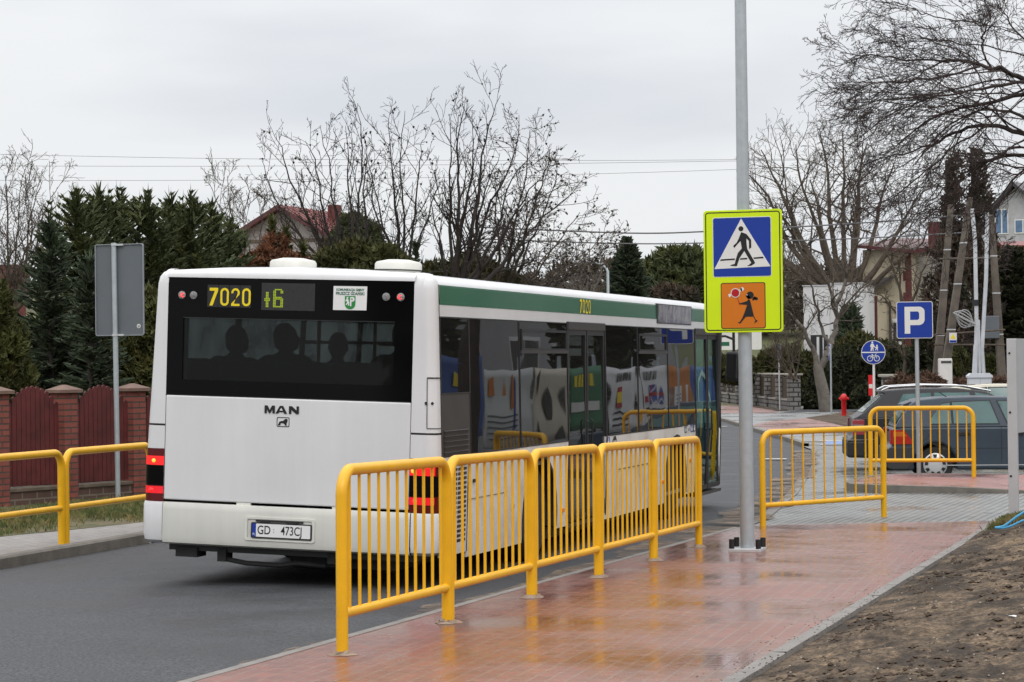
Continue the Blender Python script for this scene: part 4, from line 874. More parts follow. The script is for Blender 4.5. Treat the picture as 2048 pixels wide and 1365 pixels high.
# corner path helper: from the rear face round to the side
def corner(side, z, inner=1.115, off=0., yend=.16, r=.10, n=7):
    w = hx(z); pts = [(side * (inner), -off, z)]
    for i in range(n + 1):
        a = R(90 * i / n); pts.append((side * (w - r + (r + off) * math.sin(a)), r - (r + off) * math.cos(a), z))
    pts.append((side * (w + off), yend, z)); return pts
for side in (-1, 1):
    inn = 1.131 if side < 0 else 1.103
    b = MB(); rings = []
    for z in [.74, .9, 1.1, 1.3, 1.375]: rings.append(corner(side, z, inn))
    b.loft(rings); pil = bb(b, 'corner_pillar', M['white'], smooth=True)
    b = MB(); rings = [corner(side, z, inn) for z in [1.392, 1.6, 1.9, 2.2, 2.5, 2.60]]
    for dz, pull in ((2.66, .012), (2.70, .04), (2.722, .085), (2.73, .13)):
        rings.append([(x - side * pull * (.9 if i > 2 else .2), y + pull * .75, dz) for i, (x, y, z) in enumerate(corner(side, 2.60, inn))])
    b.loft(rings); bb(b, 'pillar_top', M['white'], pil, smooth=True)
    b = MB(); b.loft([corner(side, 1.374, inn, -.006), corner(side, 1.393, inn, -.006)]); b.loft([corner(side, .742, inn, -.008), corner(side, 2.60, inn, -.008)]); bb(b, 'pillar_seam', M['black'], pil)
    b = MB(); b.loft([[(side * (hx(z) + .003), .158, z), (side * (hx(z) + .003), .172, z)] for z in (.36, 1.1, 1.8, 2.5, 2.64)]); bb(b, 'side_seam', M['black'], pil)
    # tail lights wrapped round the corner
    def lens(z0, z1, m, off, name, par, a0=0, a1=99):
        b = MB(); b.loft([corner(side, z, inn, off, .09)[a0:a1] for z in (z0, (z0 + z1) / 2, z1)]); return bb(b, name, m, par, smooth=True)
    tl = lens(.722, 1.178, M['tail_dark'], .004, 'tail_light', bus)
    lens(.86, 1.03, M['black_gloss'], .007, 'reverse_lens', tl)
    lens(1.035, 1.112, M['tail_lit'], .008, 'brake_lens', tl, 0, 6)
    xb = side * (inn + (.115 if side < 0 else .05)); 
    b = MB(); b.lathe([(.0, -.019), (.010, -.0165), (.017, -.012), (.018, -.009)], 14, (xb + side * -.02, 0, 1.072), 'y'); bb(b, 'bulb', M['tail_hot'], tl, smooth=True)
    lens(.79, .852, M['tail_mid'], .008, 'rear_lamp_lens', tl, 0, 6)
    b = MB(); b.lathe([(.0, -.018), (.018, -.015), (.024, -.010)], 14, (xb, 0, .815), 'y'); bb(b, 'bulb', M['tail_lit'], tl, smooth=True)
# flap on the kerb-side pillar
def cpt(s_, z, off=.003):
    c_ = corner(1, z, 1.103, off); L_ = [0]
    for p_, q_ in zip(c_, c_[1:]): L_.append(L_[-1] + math.hypot(q_[0] - p_[0], q_[1] - p_[1]))
    t_ = s_ * L_[-1]
    for i in range(len(c_) - 1):
        if t_ <= L_[i + 1]:
            k = (t_ - L_[i]) / (L_[i + 1] - L_[i]); return tuple(c_[i][j] + (c_[i + 1][j] - c_[i][j]) * k for j in range(3))
    return c_[-1]
b = MB()
b.tube([cpt(.42, z) for z in (1.43, 1.6, 1.85)], .0035, 5); b.tube([cpt(s_, 1.43) for s_ in (.42, .5, .6, .7, .8, .9, .97)], .0035, 5); b.tube([cpt(s_, 1.852) for s_ in (.42, .5, .6, .7, .8, .9, .97)], .006, 5)
fl = bb(b, 'flap_outline', M['black'])
b = MB(); c0 = cpt(.57, 1.64, .004); b.lathe([(.013, -.004), (.010, 0)], 12, (c0[0], c0[1] - .004, c0[2]), 'y'); c1 = cpt(.40, 1.64, .004); b.lathe([(.014, -.004), (.010, 0)], 12, (c1[0], c1[1] - .002, c1[2]), 'y'); bb(b, 'flap_lock', M['black'], fl)
# bumper
def bump_ring(z, off, x0=-1.125, x1=1.12):
    return [(x0, -off, z), (-.4, -off - .012, z), (.0, -off - .015, z), (.4, -off - .012, z), (x1, -off, z)]
b = MB(); b.loft([bump_ring(.722, -.01), bump_ring(.72, .012), bump_ring(.69, .022), bump_ring(.66, .024), bump_ring(.42, .024), bump_ring(.375, .012), bump_ring(.358, -.03), bump_ring(.362, -.10)])
bm_ = bb(b, 'rear_bumper', M['cream'], smooth=True)
for side in (-1, 1):
    inn = 1.131 if side < 0 else 1.127
    b = MB(); b.loft([corner(side, z, inn, o_, yend=.34) for z, o_ in ((.724, -.01), (.718, .010), (.69, .018), (.45, .018), (.39, .004), (.362, -.035), (.36, -.10))]); bb(b, 'bumper_corner', M['white'], bm_, smooth=True)
b = MB(); b.box(1.27, 1.318, .018, .035, .47, .515); bb(b, 'side_reflector', M['amber'], bm_)
b = MB(); b.box(-.345, .275, -.043, -.036, .437, .624)
A = rrect(-.345, .275, .437, .624, .02); 
b = MB(); n = 0; A = rrect(-.352, .282, .430, .630, .02); B = rrect(-.330, .260, .444, .612, .014); N_ = len(A)
b.loft([[(u, -.0385, v) for u, v in A], [(u, -.047, v) for u, v in A], [(u, -.047, v) for u, v in B], [(u, -.040, v) for u, v in B]], closed=True); bb(b, 'plate_recess', M['cream'], bm_)
b = MB(); b.box(-.25, .18, -.052, -.041, .592, .606); b.box(-.21, -.12, -.056, -.041, .588, .604); b.box(.03, .13, -.056, -.041, .588, .604); bb(b, 'plate_lamp', M['black'], bm_)
b = MB(); b.prism(rrect(-.292, .262, .452, .585, .012), (0, -.041, 0), FU, FZ_, .010); npl = bb(b, 'number_plate', M['black'])
b = MB(); b.prism(rrect(-.245, .247, .464, .575, .006), (0, -.0512, 0), FU, FZ_, .0012); bb(b, 'plate_face', M['plate_white'], npl)
b = MB(); b.prism(rrect(-.280, -.2455, .464, .575, .006), (0, -.0512, 0), FU, FZ_, .0012); bb(b, 'plate_band', M['sblue'], npl)
text_obj('plate_country', 'PL', .028, M['plate_white'], npl, .0003, .8, 0, loc=(-.263, -.0532, .484), xf=lambda v: Vector(bx(v)))
text_obj('plate_number', 'GD', .104, M['sblack'], npl, .0003, .80, .0008, loc=(-.172, -.0532, .519), xf=lambda v: Vector(bx(v)))
text_obj('plate_number', '473CJ', .104, M['sblack'], npl, .0003, .76, .0008, loc=(.078, -.0532, .519), xf=lambda v: Vector(bx(v)))
b = MB(); b.prism(circ(-.083, .530, .006, 10), (0, -.0525, 0), FU, FZ_, .0006); b.prism(circ(-.083, .507, .006, 10), (0, -.0525, 0), FU, FZ_, .0006); bb(b, 'plate_stickers', M['zinc'], npl)
# right side panels: polygons in (y, z), extruded outwards
def side_panel(name, poly, m, side=1, x=None, t=.02, parent=None, bevel=0., follow=True, **k):
    b = MB(); n = len(poly)
    a = sum(poly[i][0] * poly[(i + 1) % n][1] - poly[(i + 1) % n][0] * poly[i][1] for i in range(n))
    if a < 0: poly = poly[::-1]
    f_ = lambda z, o_: side * ((hx(z) if x is None else x) + o_)
    vs = [(f_(z, 0), y, z) for y, z in poly] + [(f_(z, -t), y, z) for y, z in poly]
    b._add(vs, [tuple(range(n)), tuple(reversed(range(n, 2 * n)))] + [(i, i + n, (i + 1) % n + n, (i + 1) % n) for i in range(n)])
    return bb(b, name, m, parent, bevel=bevel, **k)
def arch(yc, zc, r, a0=180, a1=0, n=14): return [(yc + r * math.cos(R(a0 + (a1 - a0) * i / n)), zc + r * math.sin(R(a0 + (a1 - a0) * i / n))) for i in range(n + 1)]
YW1, YW2, WR = 3.26, 9.34, .485
SB0 = .29
def off_panel(o): return o
for side in (1, -1):
    d1 = 4.30 if side > 0 else 4.30
    side_panel('skirt_panel', [(.17, SB0 + .05), (.9, SB0 + .05), (.9, 1.178), (.17, 1.178)], M['skirt'], side)
    side_panel('skirt_panel', [(.905, SB0), (YW1 - .62, SB0 - .01)] + arch(YW1, .46, .62)[1:-1] + [(YW1 + .62, .33), (4.28, .33), (4.28, 1.18), (.905, 1.18)], M['skirt'], side)
    if side > 0: side_panel('skirt_panel', [(5.82, SB0)] + [(YW2 - .61, SB0)] + arch(YW2, .46, .61)[1:-1] + [(YW2 + .61, .33), (10.46, .33), (10.46, 1.168), (5.82, 1.175)], M['skirt'], side)
    else: side_panel('skirt_panel', [(4.285, SB0)] + [(YW2 - .61, SB0)] + arch(YW2, .46, .61)[1:-1] + [(YW2 + .61, .33), (11.95, .33), (11.95, 1.178), (4.285, 1.178)], M['skirt'], side)
    for yc in (YW1, YW2):
        b = MB(); A = [(side * (HW + .006), y, z) for y, z in arch(yc, .46, .63, 190, -10)]; B = [(side * (HW + .006), y, z) for y, z in arch(yc, .46, .595, 190, -10)]; C_ = [(side * (HW - .35), y, z) for y, z in arch(yc, .46, .595, 190, -10)]
        b.loft([A, B, C_]); bb(b, 'wheel_arch', M['rubber'])
# dark engine panel with louvres, white honeycomb grille
side_panel('engine_side_panel', [(.175, 1.182), (.985, 1.182), (.985, 1.71), (.175, 1.71)], M['dark_metal'])
b = MB()
for k in range(5):
    z = 1.19 + .045 * k; b.box(hx(z) + .001, hx(z) + .004, .23, .90, z, z + .026)
lo = bb(b, 'louvre_opening', M['black'])
b = MB()
for k in range(5):
    z = 1.19 + .045 * k; b._add([(hx(z) + .004, .23, z + .026), (hx(z) + .014, .23, z + .031), (hx(z) + .014, .90, z + .031), (hx(z) + .004, .90, z + .026), (hx(z) + .004, .23, z + .036), (hx(z) + .004, .90, z + .036)], [(0, 1, 2, 3), (1, 4, 5, 2)])
bb(b, 'louvre', M['dark_metal'], lo)
b = MB()
for r_ in range(17):
    for c_ in range(5):
        y0 = .22 + c_ * .135 ; z0 = .44 + r_ * .041
        b.box(HW + .0005, HW + .003, y0, y0 + .10, z0, z0 + .024)
bb(b, 'vent_grille', M['black'])
b = MB(); b.box(HW + .0005, HW + .004, .90, .912, .34, 1.17); b.box(HW + .0005, HW + .004, .92, 2.1, .788, .792); b.box(HW, HW + .012, 1.05, 1.10, .93, .96); b.box(HW, HW + .012, 2.28, 2.33, .62, .66)
b.box(HW + .0005, HW + .004, 6.4, 6.41, .33, .80); b.box(HW + .0005, HW + .004, 6.4, 8.0, .796, .804); b.box(HW + .0005, HW + .004, 8.0, 8.01, .5, .80); bb(b, 'panel_joint', M['black'])
for y_, z_ in ((4.08, .50), (8.62, .55), (10.18, .74)):
    b = MB(); b.box(HW, HW + .016, y_ - .05, y_ + .05, z_ - .02, z_ + .02); bb(b, 'side_marker', M['amber'], bevel=.004)
# stickers
for y_, z_, m_ in ((ys(5.70), 1.12, M['sblue']), (ys(9.6), 1.135, M['sblack']), (ys(9.78), 1.135, M['swhite']), (ys(9.95), 1.135, M['sblue']), (ys(10.1), 1.135, M['sblack'])):
    b = MB(); b.box(HW + .001, HW + .0025, y_ - .06, y_ + .06, z_ - .045, z_ + .045); s_ = bb(b, 'door_sticker', m_)
    b = MB(); b.box(HW + .0026, HW + .0034, y_ - .03, y_ + .03, z_ - .03, z_ + .01); b.lathe([(.015, HW + .0026), (.015, HW + .0034)], 10, (0, y_, z_ + .025), 'x'); bb(b, 'sticker_symbol', M['swhite'] if m_ != M['swhite'] else M['sblack'], s_)
gr_y = ys(5.98)
b = MB()
for pl in ([(gr_y - .08, 1.06), (gr_y + .09, 1.06), (gr_y + .10, 1.12), (gr_y + .04, 1.17), (gr_y - .03, 1.165), (gr_y - .09, 1.11)],): b.prism(pl, (HW + .001, 0, 0), Vector((0, 1, 0)), FZ_, .0015, back=False)
gs = bb(b, 'face_sticker', M['sblack'])
b = MB()
for c_ in (-.035, .045): b.prism(circ(gr_y + c_, 1.095, .03, 12), (HW + .0032, 0, 0), Vector((0, 1, 0)), FZ_, .001, back=False)
bb(b, 'sticker_symbol', M['swhite'], gs)
# glazing band
def gpane(y0, y1, z0, z1, side=1, m=None, name='side_window', frame=True):
    p_ = side_panel(name, [(y0, z0), (y1, z0), (y1, z1), (y0, z1)], m or M['glass_side'], side, t=.006)
    return p_
def pframe(par, y0, y1, z0, z1, side=1, w=.02, m=None, proud=.004, name='pane_frame'):
    b = MB()
    f_ = lambda z: side * hx(z)
    for (ya, yb, za, zb) in [(y0, y1, z0, z0 + w), (y0, y1, z1 - w, z1), (y0, y0 + w, z0 + w, z1 - w), (y1 - w, y1, z0 + w, z1 - w)]:
        vs = []
        for o_ in (-.03, proud):
            vs += [(f_(za) + side * o_, ya, za), (f_(za) + side * o_, yb, za), (f_(zb) + side * o_, yb, zb), (f_(zb) + side * o_, ya, zb)]
        b._add(vs, [(0, 1, 2, 3), (4, 5, 6, 7), (0, 1, 5, 4), (1, 2, 6, 5), (2, 3, 7, 6), (3, 0, 4, 7)])
    return bb(b, name, m or M['black'], par)
def hopper(par, y0, y1, side=1):
    pframe(par, y0 + .06, y1 - .06, 2.085, 2.29, side, .024, M['black'], .012, 'hopper_frame')
    b = MB(); z = 2.075; b.box(side * hx(z) - .004, side * hx(z) + .016, y0 + .02, y1 - .02, z - .014, z + .016); bb(b, 'hopper_rail', M['dark_metal'], par)
G = M['glass_side']
p0 = gpane(.175, .985, 1.712, 2.37); pframe(p0, .175, .99, 1.712, 2.37, w=.012)
for y0, y1, hp in ((.99, ys(2.36), 0), (ys(2.38), ys(4.1), 1), (ys(5.64), ys(7.12), 0), (ys(7.14), ys(8.66), 1), (ys(8.68), ys(10.24), 0)):
    p_ = gpane(y0, y1, 1.178, 2.37); pframe(p_, y0, y1, 1.178, 2.37, w=.010)
    if hp: hopper(p_, y0, y1)
for k in range(7):
    y0 = .2 + k * 1.67; p_ = gpane(y0, y0 + 1.65, 1.19, 2.36, -1, M['steamed']); pframe(p_, y0, y0 + 1.66, 1.18, 2.37, -1, w=.04)
for s_ in (-1, 1):
    b = MB(); b.loft([[(s_ * (hx(z) - .02), .06, z), (s_ * (hx(z) - .02), .17, z), (s_ * (hx(z) - .14), .17, z), (s_ * (hx(z) - .14), .06, z)] for z in (1.2, 1.8, 2.4)], closed=True, caps=True); bb(b, 'rear_inner_post', M['black'])
# doors
def door(y0, y1, m, z0=.36, fold=False, zt=2.30):
    b = MB(); b.box(1.16, hx(2.3) + .012, y0, y1, zt, zt + .085); hd = bb(b, 'door', M['dark_metal'], bevel=.008)
    hd_w = (y1 - y0) / 2
    for k in range(2):
        a, c = y0 + .02 + k * hd_w, y0 + k * hd_w + hd_w - .015
        b = MB()
        for (ya, yb, za, zb) in [(a, c, z0, z0 + .06), (a, c, zt - .05, zt), (a, a + .045, z0 + .06, zt - .05), (c - .045, c, z0 + .06, zt - .05)]:
            vs = []
            for o_ in (-.04, .002):
                vs += [(hx(za) + o_, ya, za), (hx(za) + o_, yb, za), (hx(zb) + o_, yb, zb), (hx(zb) + o_, ya, zb)]
            b._add(vs, [(0, 1, 2, 3), (4, 5, 6, 7), (0, 1, 5, 4), (1, 2, 6, 5), (2, 3, 7, 6), (3, 0, 4, 7)])
        bb(b, 'door_leaf', M['black'], hd)
        b = MB(); n_ = 6
        vs = [(hx(z0 + .06 + (zt - .11 - z0) * i / n_) - .015, y, z0 + .06 + (zt - .11 - z0) * i / n_) for i in range(n_ + 1) for y in (a + .045, c - .045)]
        b._add(vs, [(2 * i, 2 * i + 1, 2 * i + 3, 2 * i + 2) for i in range(n_)]); bb(b, 'door_glass', m, hd)
        yh = c - .09 if k == 0 else a + .09
        b = MB(); b.tube([(hx(1.2) - .0, yh, 1.08), (hx(1.2) + .012, yh, 1.1), (hx(1.2) + .012, yh, 1.36), (hx(1.3) - .0, yh, 1.38)], .009, 6); bb(b, 'door_handle', M['black'], hd)
    return hd
door(ys(4.11), ys(5.63), M['glass_side'])
door(ys(10.26), ys(11.76), M['glass_door'], .33)
for ya, yb in ((4.08, 4.11), (5.63, 5.66), (10.22, 10.26), (11.76, 11.79)):
    b = MB(); b.loft([[(hx(z) + .006, ys(ya), z), (hx(z) + .006, ys(yb), z), (hx(z) - .12, ys(yb), z), (hx(z) - .12, ys(ya), z)] for z in (.34, 1.1, 1.8, 2.38)], closed=True, caps=True); bb(b, 'door_post', M['black'])
b = MB(); b.box(1.0, HW - .01, ys(4.11), ys(5.63), .30, .345); bb(b, 'door_step', M['dark_metal'])
b = MB(); b.box(1.0, HW + .02, ys(10.26), ys(11.8), .26, .30); bb(b, 'door_step', M['dark_metal'])
# stripe, number and display on the cornice
b = MB(); b.loft([[(hx(z) + .0025, y, z) for z in (2.468, 2.55, 2.62, 2.634)] for y in (.178, 4, 8, 11.9)]); st = bb(b, 'green_stripe', M['green'])
number7020('fleet_number', M['ydigit'], st, lambda u, v: (hx(v) + .006, ys(4.61) + u, v), 0, 2.478, .118, .085, .142, .018)
b = MB(); b.box(1.20, hx(2.5) + .012, ys(8.13), ys(10.02), 2.418, 2.652); sd = bb(b, 'side_display', M['dark_metal'], bevel=.005)
b = MB(); b.box(hx(2.5) + .0125, hx(2.5) + .015, ys(8.17), ys(9.98), 2.43, 2.64); bb(b, 'display_pane', mat('glare_display_pane', (.19, .19, .185), .12, var=.45, vs=7, c2=(.32, .32, .31), c2s=9), sd)  # mottled grey stands for glare, put into the pane colour
# front end
b = MB(); b.box(-HW, HW, 11.98, 12.06, .34, 1.1); bb(b, 'front_panel', M['white'], bevel=.03)
b = MB(); b.box(-1.2, 1.2, 12.0, 12.02, 1.1, 2.45); bb(b, 'windscreen', M['steamed'])
b = MB(); b.box(1.24, HW - .01, 11.9, 12.05, .34, 2.4); b.box(-HW + .01, -1.24, 11.9, 12.05, .34, 2.4); bb(b, 'front_post', M['black'], bevel=.02)
# mirror on its arm
b = MB(); b.tube([(1.18, 12.05, 2.42), (1.28, 12.3, 2.45), (1.33, 12.55, 2.43), (1.36, 12.62, 2.35), (1.37, 12.62, 2.1)], .02, 8); b.tube([(1.18, 12.05, 2.28), (1.30, 12.35, 2.30), (1.37, 12.58, 2.26)], .016, 8); ar = bb(b, 'mirror_arm', M['black'], smooth=True)
b = MB(); b.box(1.27, 1.47, 12.56, 12.68, 1.70, 2.10); bb(b, 'mirror_housing', M['black'], ar, bevel=.04, seg=3)
b = MB(); b.box(1.29, 1.45, 12.556, 12.5595, 1.74, 2.06); bb(b, 'mirror_glass', mat('mirror_glass', (.5, .5, .5), .03, metal=1.), ar)
b = MB(); b.box(1.20, 1.36, 11.95, 12.05, 2.40, 2.56); bb(b, 'mirror_mount', M['black'], bevel=.03)
# chassis below
b = MB(); b.box(-1.12, 1.12, .12, 2.6, .30, .42); b.box(-1.2, 1.2, 2.0, 11.9, .26, .33); b.box(-1.1, 1.15, 3.9, 8.6, .20, .27)
ch = bb(b, 'underbody', M['black'])
b = MB(); b.box(-1.05, -.85, .10, .3, .245, .33); b.box(-.66, -.58, .1, .25, .22, .33); b.tube([(-.62, .14, .245), (-.4, .14, .215), (-.1, .16, .21), (.05, .16, .235), (.3, .2, .22)], .022, 7); b.cyl((-.1, .5, .27), (.8, .5, .27), .11, n=12); b.box(.1, .9, .3, 1.8, .20, .32); b.box(.35, .45, .1, .2, .25, .34); bb(b, 'underbody_pipes', M['rubber'], ch)
b = MB(); b.cyl((-1.0, YW1, .47), (1.0, YW1, .47), .12, n=12); b.cyl((-1.0, YW2, .47), (1.0, YW2, .47), .08, n=12); b.build('axle', M['black'], bus)
# wheels (upright on the road)
def wheel(side, y, width):
    b = MB(); x1 = 1.27; prof = [(.26, 0), (.44, 0), (.475, -.03), (.485, -.07), (.485, -width + .06), (.465, -width + .02), (.3, -width)]
    w = MB(); w.lathe([(r_, side * (x1 + h)) for r_, h in prof], 36, (0, y, WR), 'x'); wh = w.build('wheel', M['rubber'], bus, smooth=True)
    w = MB(); w.lathe([(.285, side * (x1 - .02)), (.27, side * (x1 - .05)), (.15, side * (x1 - .08)), (.13, side * (x1 - .02)), (.11, side * x1), (0, side * (x1 + .005))], 28, (0, y, WR), 'x'); rm = w.build('rim', M['dark_metal'], wh, smooth=True)
    w = MB()
    for k in range(10):
        a = 6.283 * k / 10; w.cyl((side * (x1 - .06), y + .2 * math.cos(a), WR + .2 * math.sin(a)), (side * (x1 - .03), y + .2 * math.cos(a), WR + .2 * math.sin(a)), .016, n=6)
    w.build('wheel_nuts', M['chrome'], wh)
for side in (-1, 1): wheel(side, YW1, .58); wheel(side, YW2, .29)
# interior
b = MB(); b.box(-1.28, 1.28, .06, 4.0, .98, 1.02); b.box(-1.28, 1.28, 4.0, 11.9, .36, .40); b.box(-1.28, 1.28, 3.98, 4.0, .4, 1.0); bb(b, 'interior_floor', M['int_grey'])
b = MB(); b.box(-1.28, 1.28, .055, .085, .75, 1.64); bb(b, 'rear_bulkhead', M['black'])
b = MB(); b.box(-.2, 1.25, 10.0, 10.04, .4, 2.0); b.box(-1.25, -.5, 10.5, 10.54, .4, 1.5); bb(b, 'driver_partition', M['black'])
def bus_seat(x, y, zf, first=[None]):
    if first[0] is None:
        b = MB(); b.box(-.215, .215, 0, .42, .40, .48); s_ = b.build('passenger_seat', M['seat'], bus, bevel=.04, seg=3)
        b = MB(); b.prism(rrect(-.215, .215, 0, .66, .10), (0, .0, .48), FU, Vector((0, -.14, .99)), .07); b.build('seat_back', M['seat'], s_, bevel=.02)
        b = MB(); b.box(-.18, .18, .08, .36, .0, .40); b.build('seat_base', M['black'], s_)
        first[0] = s_
    else: s_ = copy_tree(first[0], bus)
    s_.location = bx((x, y, zf)); s_.rotation_euler = (0, BPH, 0)
    return s_
ROW0 = .36
for x in (-.98, -.50, .02, .50, .98): bus_seat(x, ROW0, .83)
for y in (1.25, 2.1, 2.95):
    for x in (-1.0, -.54, .54, 1.0): bus_seat(x, y, .80)
for y in (6.0, 6.9, 7.8):
    for x in (-1.0, -.54): bus_seat(x, y, .40)
b = MB()
for x, y in ((-.12, 1.0), (-.27, 2.9), (.3, 2.9), (.55, 4.2), (.5, 5.9)): b.cyl((x, y, .45 if y > 4 else 1.02), (x, y, 2.34), .018, n=8)
b.cyl((-.45, 1.0, 2.12), (-.45, 9.5, 2.12), .016, n=8); b.cyl((.45, 1.0, 2.12), (.45, 9.5, 2.12), .016, n=8); bb(b, 'grab_rail', M['pole_yellow'])
b = MB(); b.box(-.975, -.945, .0185, .03, 1.78, 2.30); bb(b, 'edge_strip', M['cream'], rw)
# ------------------------------------------------------------------ passengers (seated, seen from behind through the rear window)
def capsule(b, p, q, r0, r1, n=12, k=4):
    p, q = Vector(p), Vector(q); d = (q - p).normalized(); pts = []; rs = []
    for i in range(k + 1):
        a = R(90 * i / k); pts.append(p - d * r0 * math.cos(a)); rs.append(max(.001, r0 * math.sin(a)))
    for i in range(k + 1):
        a = R(90 - 90 * i / k); pts.append(q + d * r1 * math.cos(a)); rs.append(max(.001, r1 * math.sin(a)))
    b.tube(pts, rs, n)
def ball(b, c, rx, ry, rz, mtx=None, n=16, k=10):
    rings = []
    for i in range(1, k):
        a = math.pi * i / k; rings.append([Vector((rx * math.sin(a) * math.cos(2 * math.pi * j / n), ry * math.sin(a) * math.sin(2 * math.pi * j / n), -rz * math.cos(a))) for j in range(n)])
    rings = [[(mtx @ v if mtx else v) + Vector(c) for v in r_] for r_ in rings]
    b.loft(rings, closed=True, caps=True)
def passenger(label, x, y, zseat, turn, m_cloth, lean=0., scale=1., collar=False):
    t = thing('person', label, 'person', Vector((-7.535, 18.8, 0)) + Vector(bx((x, y, zseat))), 0, 'passengers in the rear row of the bus')
    t.rotation_euler = (0, BPH + lean, 0); t.scale = (scale,) * 3
    HM = Matrix.Rotation(turn, 3, 'Z'); hc = Vector((0, .05, .74))
    b = MB(); capsule(b, (0, .0, .12), (0, .01, .34), .165, .16); capsule(b, (0, .01, .34), (0, .02, .47), .165, .13); capsule(b, (-.15, .02, .50), (.15, .02, .50), .075, .075); capsule(b, (0, .02, .5), (0, .04, .66), .06, .055)
    ball(b, hc, .078, .098, .115, HM)
    ball(b, hc + HM @ Vector((0, .06, -.06)), .05, .05, .06, HM)
    ball(b, hc + HM @ Vector((0, .104, -.015)), .014, .02, .024, HM)
    for s_ in (-1, 1):
        ball(b, hc + HM @ Vector((s_ * .08, -.005, -.01)), .012, .022, .034, HM)
        capsule(b, (s_ * .19, .02, .50), (s_ * .25, .06, .24), .058, .048); capsule(b, (s_ * .25, .06, .24), (s_ * .14, .30, .18), .044, .032)
        capsule(b, (s_ * .14, .30, .18), (s_ * .12, .37, .17), .034, .03)
        for f_ in range(4): capsule(b, (s_ * (.095 + .017 * f_), .39, .17), (s_ * (.09 + .017 * f_), .46 - .008 * abs(f_ - 1.5), .145), .0105, .009, 7, 2)
        capsule(b, (s_ * .10, .36, .18), (s_ * .07, .41, .175), .012, .010, 7, 2)
        capsule(b, (s_ * .10, .06, .09), (s_ * .12, .46, .08), .085, .062); capsule(b, (s_ * .12, .46, .06), (s_ * .12, .44, -.34), .058, .042); capsule(b, (s_ * .12, .42, -.37), (s_ * .12, .58, -.39), .04, .034)
    bo = b.build('body', M['skin'], t, smooth=True); md = bo.modifiers.new('r', 'REMESH'); md.mode = 'VOXEL'; md.voxel_size = .014; md.use_smooth_shade = True
    b = MB(); capsule(b, (0, -.005, .10), (0, .0, .34), .185, .182); capsule(b, (0, .0, .34), (0, .01, .48), .185, .145); capsule(b, (-.155, .01, .505), (.155, .01, .505), .088, .088); capsule(b, (0, .02, .52), (0, .03, .59), .088, .07)
    for s_ in (-1, 1): capsule(b, (s_ * .195, .015, .50), (s_ * .26, .06, .24), .072, .062); capsule(b, (s_ * .26, .06, .24), (s_ * .145, .28, .18), .058, .044)
    jo = b.build('jacket', m_cloth, t, smooth=True); md = jo.modifiers.new('r', 'REMESH'); md.mode = 'VOXEL'; md.voxel_size = .016; md.use_smooth_shade = True
    b = MB()
    for s_ in (-1, 1): capsule(b, (s_ * .10, .04, .09), (s_ * .12, .47, .08), .098, .074); capsule(b, (s_ * .12, .46, .06), (s_ * .12, .44, -.32), .070, .058)
    to = b.build('trousers', M['cloth_dark'], t, smooth=True); md = to.modifiers.new('r', 'REMESH'); md.mode = 'VOXEL'; md.voxel_size = .016; md.use_smooth_shade = True
    b = MB(); ball(b, hc + HM @ Vector((0, -.018, .018)), .086, .098, .112, HM); ball(b, hc + HM @ Vector((0, -.05, -.03)), .074, .06, .085, HM); b.build('hair', M['hair'], t, smooth=True)
    if collar:
        b = MB(); b.tube([(-.02, -.10, .575), (.04, -.105, .585), (.12, -.09, .56), (.18, -.07, .52), (.24, -.05, .46)], [.016, .02, .022, .02, .012], 7); b.build('collar', M['cloth_white'], t, smooth=True)
    return t
passenger('person in a dark jacket at the left end of the rear bus row', -.74, ROW0 + .16, 1.39, R(-35), M['cloth_dark'], .03)
passenger('person with dark hair turned right, left of the pole inside the bus', -.24, ROW0 + .17, 1.42, R(-70), M['cloth_dark'], -.03)
passenger('person bending forward in a jacket with a white collar, right of the pole', .10, ROW0 + .50, 1.35, R(15), M['cloth_blue'], 0., 1., True)
passenger('person sitting upright at the right end of the rear bus row', .80, ROW0 + .20, 1.42, R(5), M['cloth_dark'], 0., 1.04)
# ------------------------------------------------------------------ property fence at left
fdir = (FB - FA); fdir.z = 0; fdir.normalize(); fang = math.atan2(fdir.y, fdir.x)
posts = [pix(-8, 1010, 30.2), pix(130, 1003, 31.2), pix(267, 993, 32.3), pix(402, 985, 33.5)]
for p in posts: p.z = zv(p.x, p.y) - .03
GP = 'brick pillars of the wooden fence'
plab = ['brick fence pillar cut off by the left edge of the photo', 'brick fence pillar between the two whole maroon fence panels', 'brick fence pillar beside the grey sign pole, next to the bus', 'brick fence pillar behind the bus']
MF = Matrix.Rotation(fang, 4, 'Z')
PH_ = 1.55
pil0 = None
for i, p in enumerate(posts):
    if i == 3: continue
    if pil0 is None:
        t = thing('brick_pillar', plab[i], 'fence pillar', p, fang, GP)
        b = MB(); b.box(-.125, .125, -.125, .125, -.1, 1.46); b.build('shaft', M['brick'], t)
        b = MB(); b.box(-.175, .175, -.175, .175, 1.4602, 1.50); b.loft([[(s * x, s * y, z) for x, y in ((-1, -1), (1, -1), (1, 1), (-1, 1))] for s, z in ((.175, 1.5005), (.02, 1.565))], closed=True, caps=True); b.build('cap', M['brickcap'], t)
        pil0 = t
    else: t = copy_tree(pil0); t.location = p; t['label'] = plab[i]
fl_ = ['maroon plank fence panel with an arched top at the left edge of the photo', 'maroon plank fence panel with an arched top behind the sign pole', 'maroon plank fence panel disappearing behind the bus']
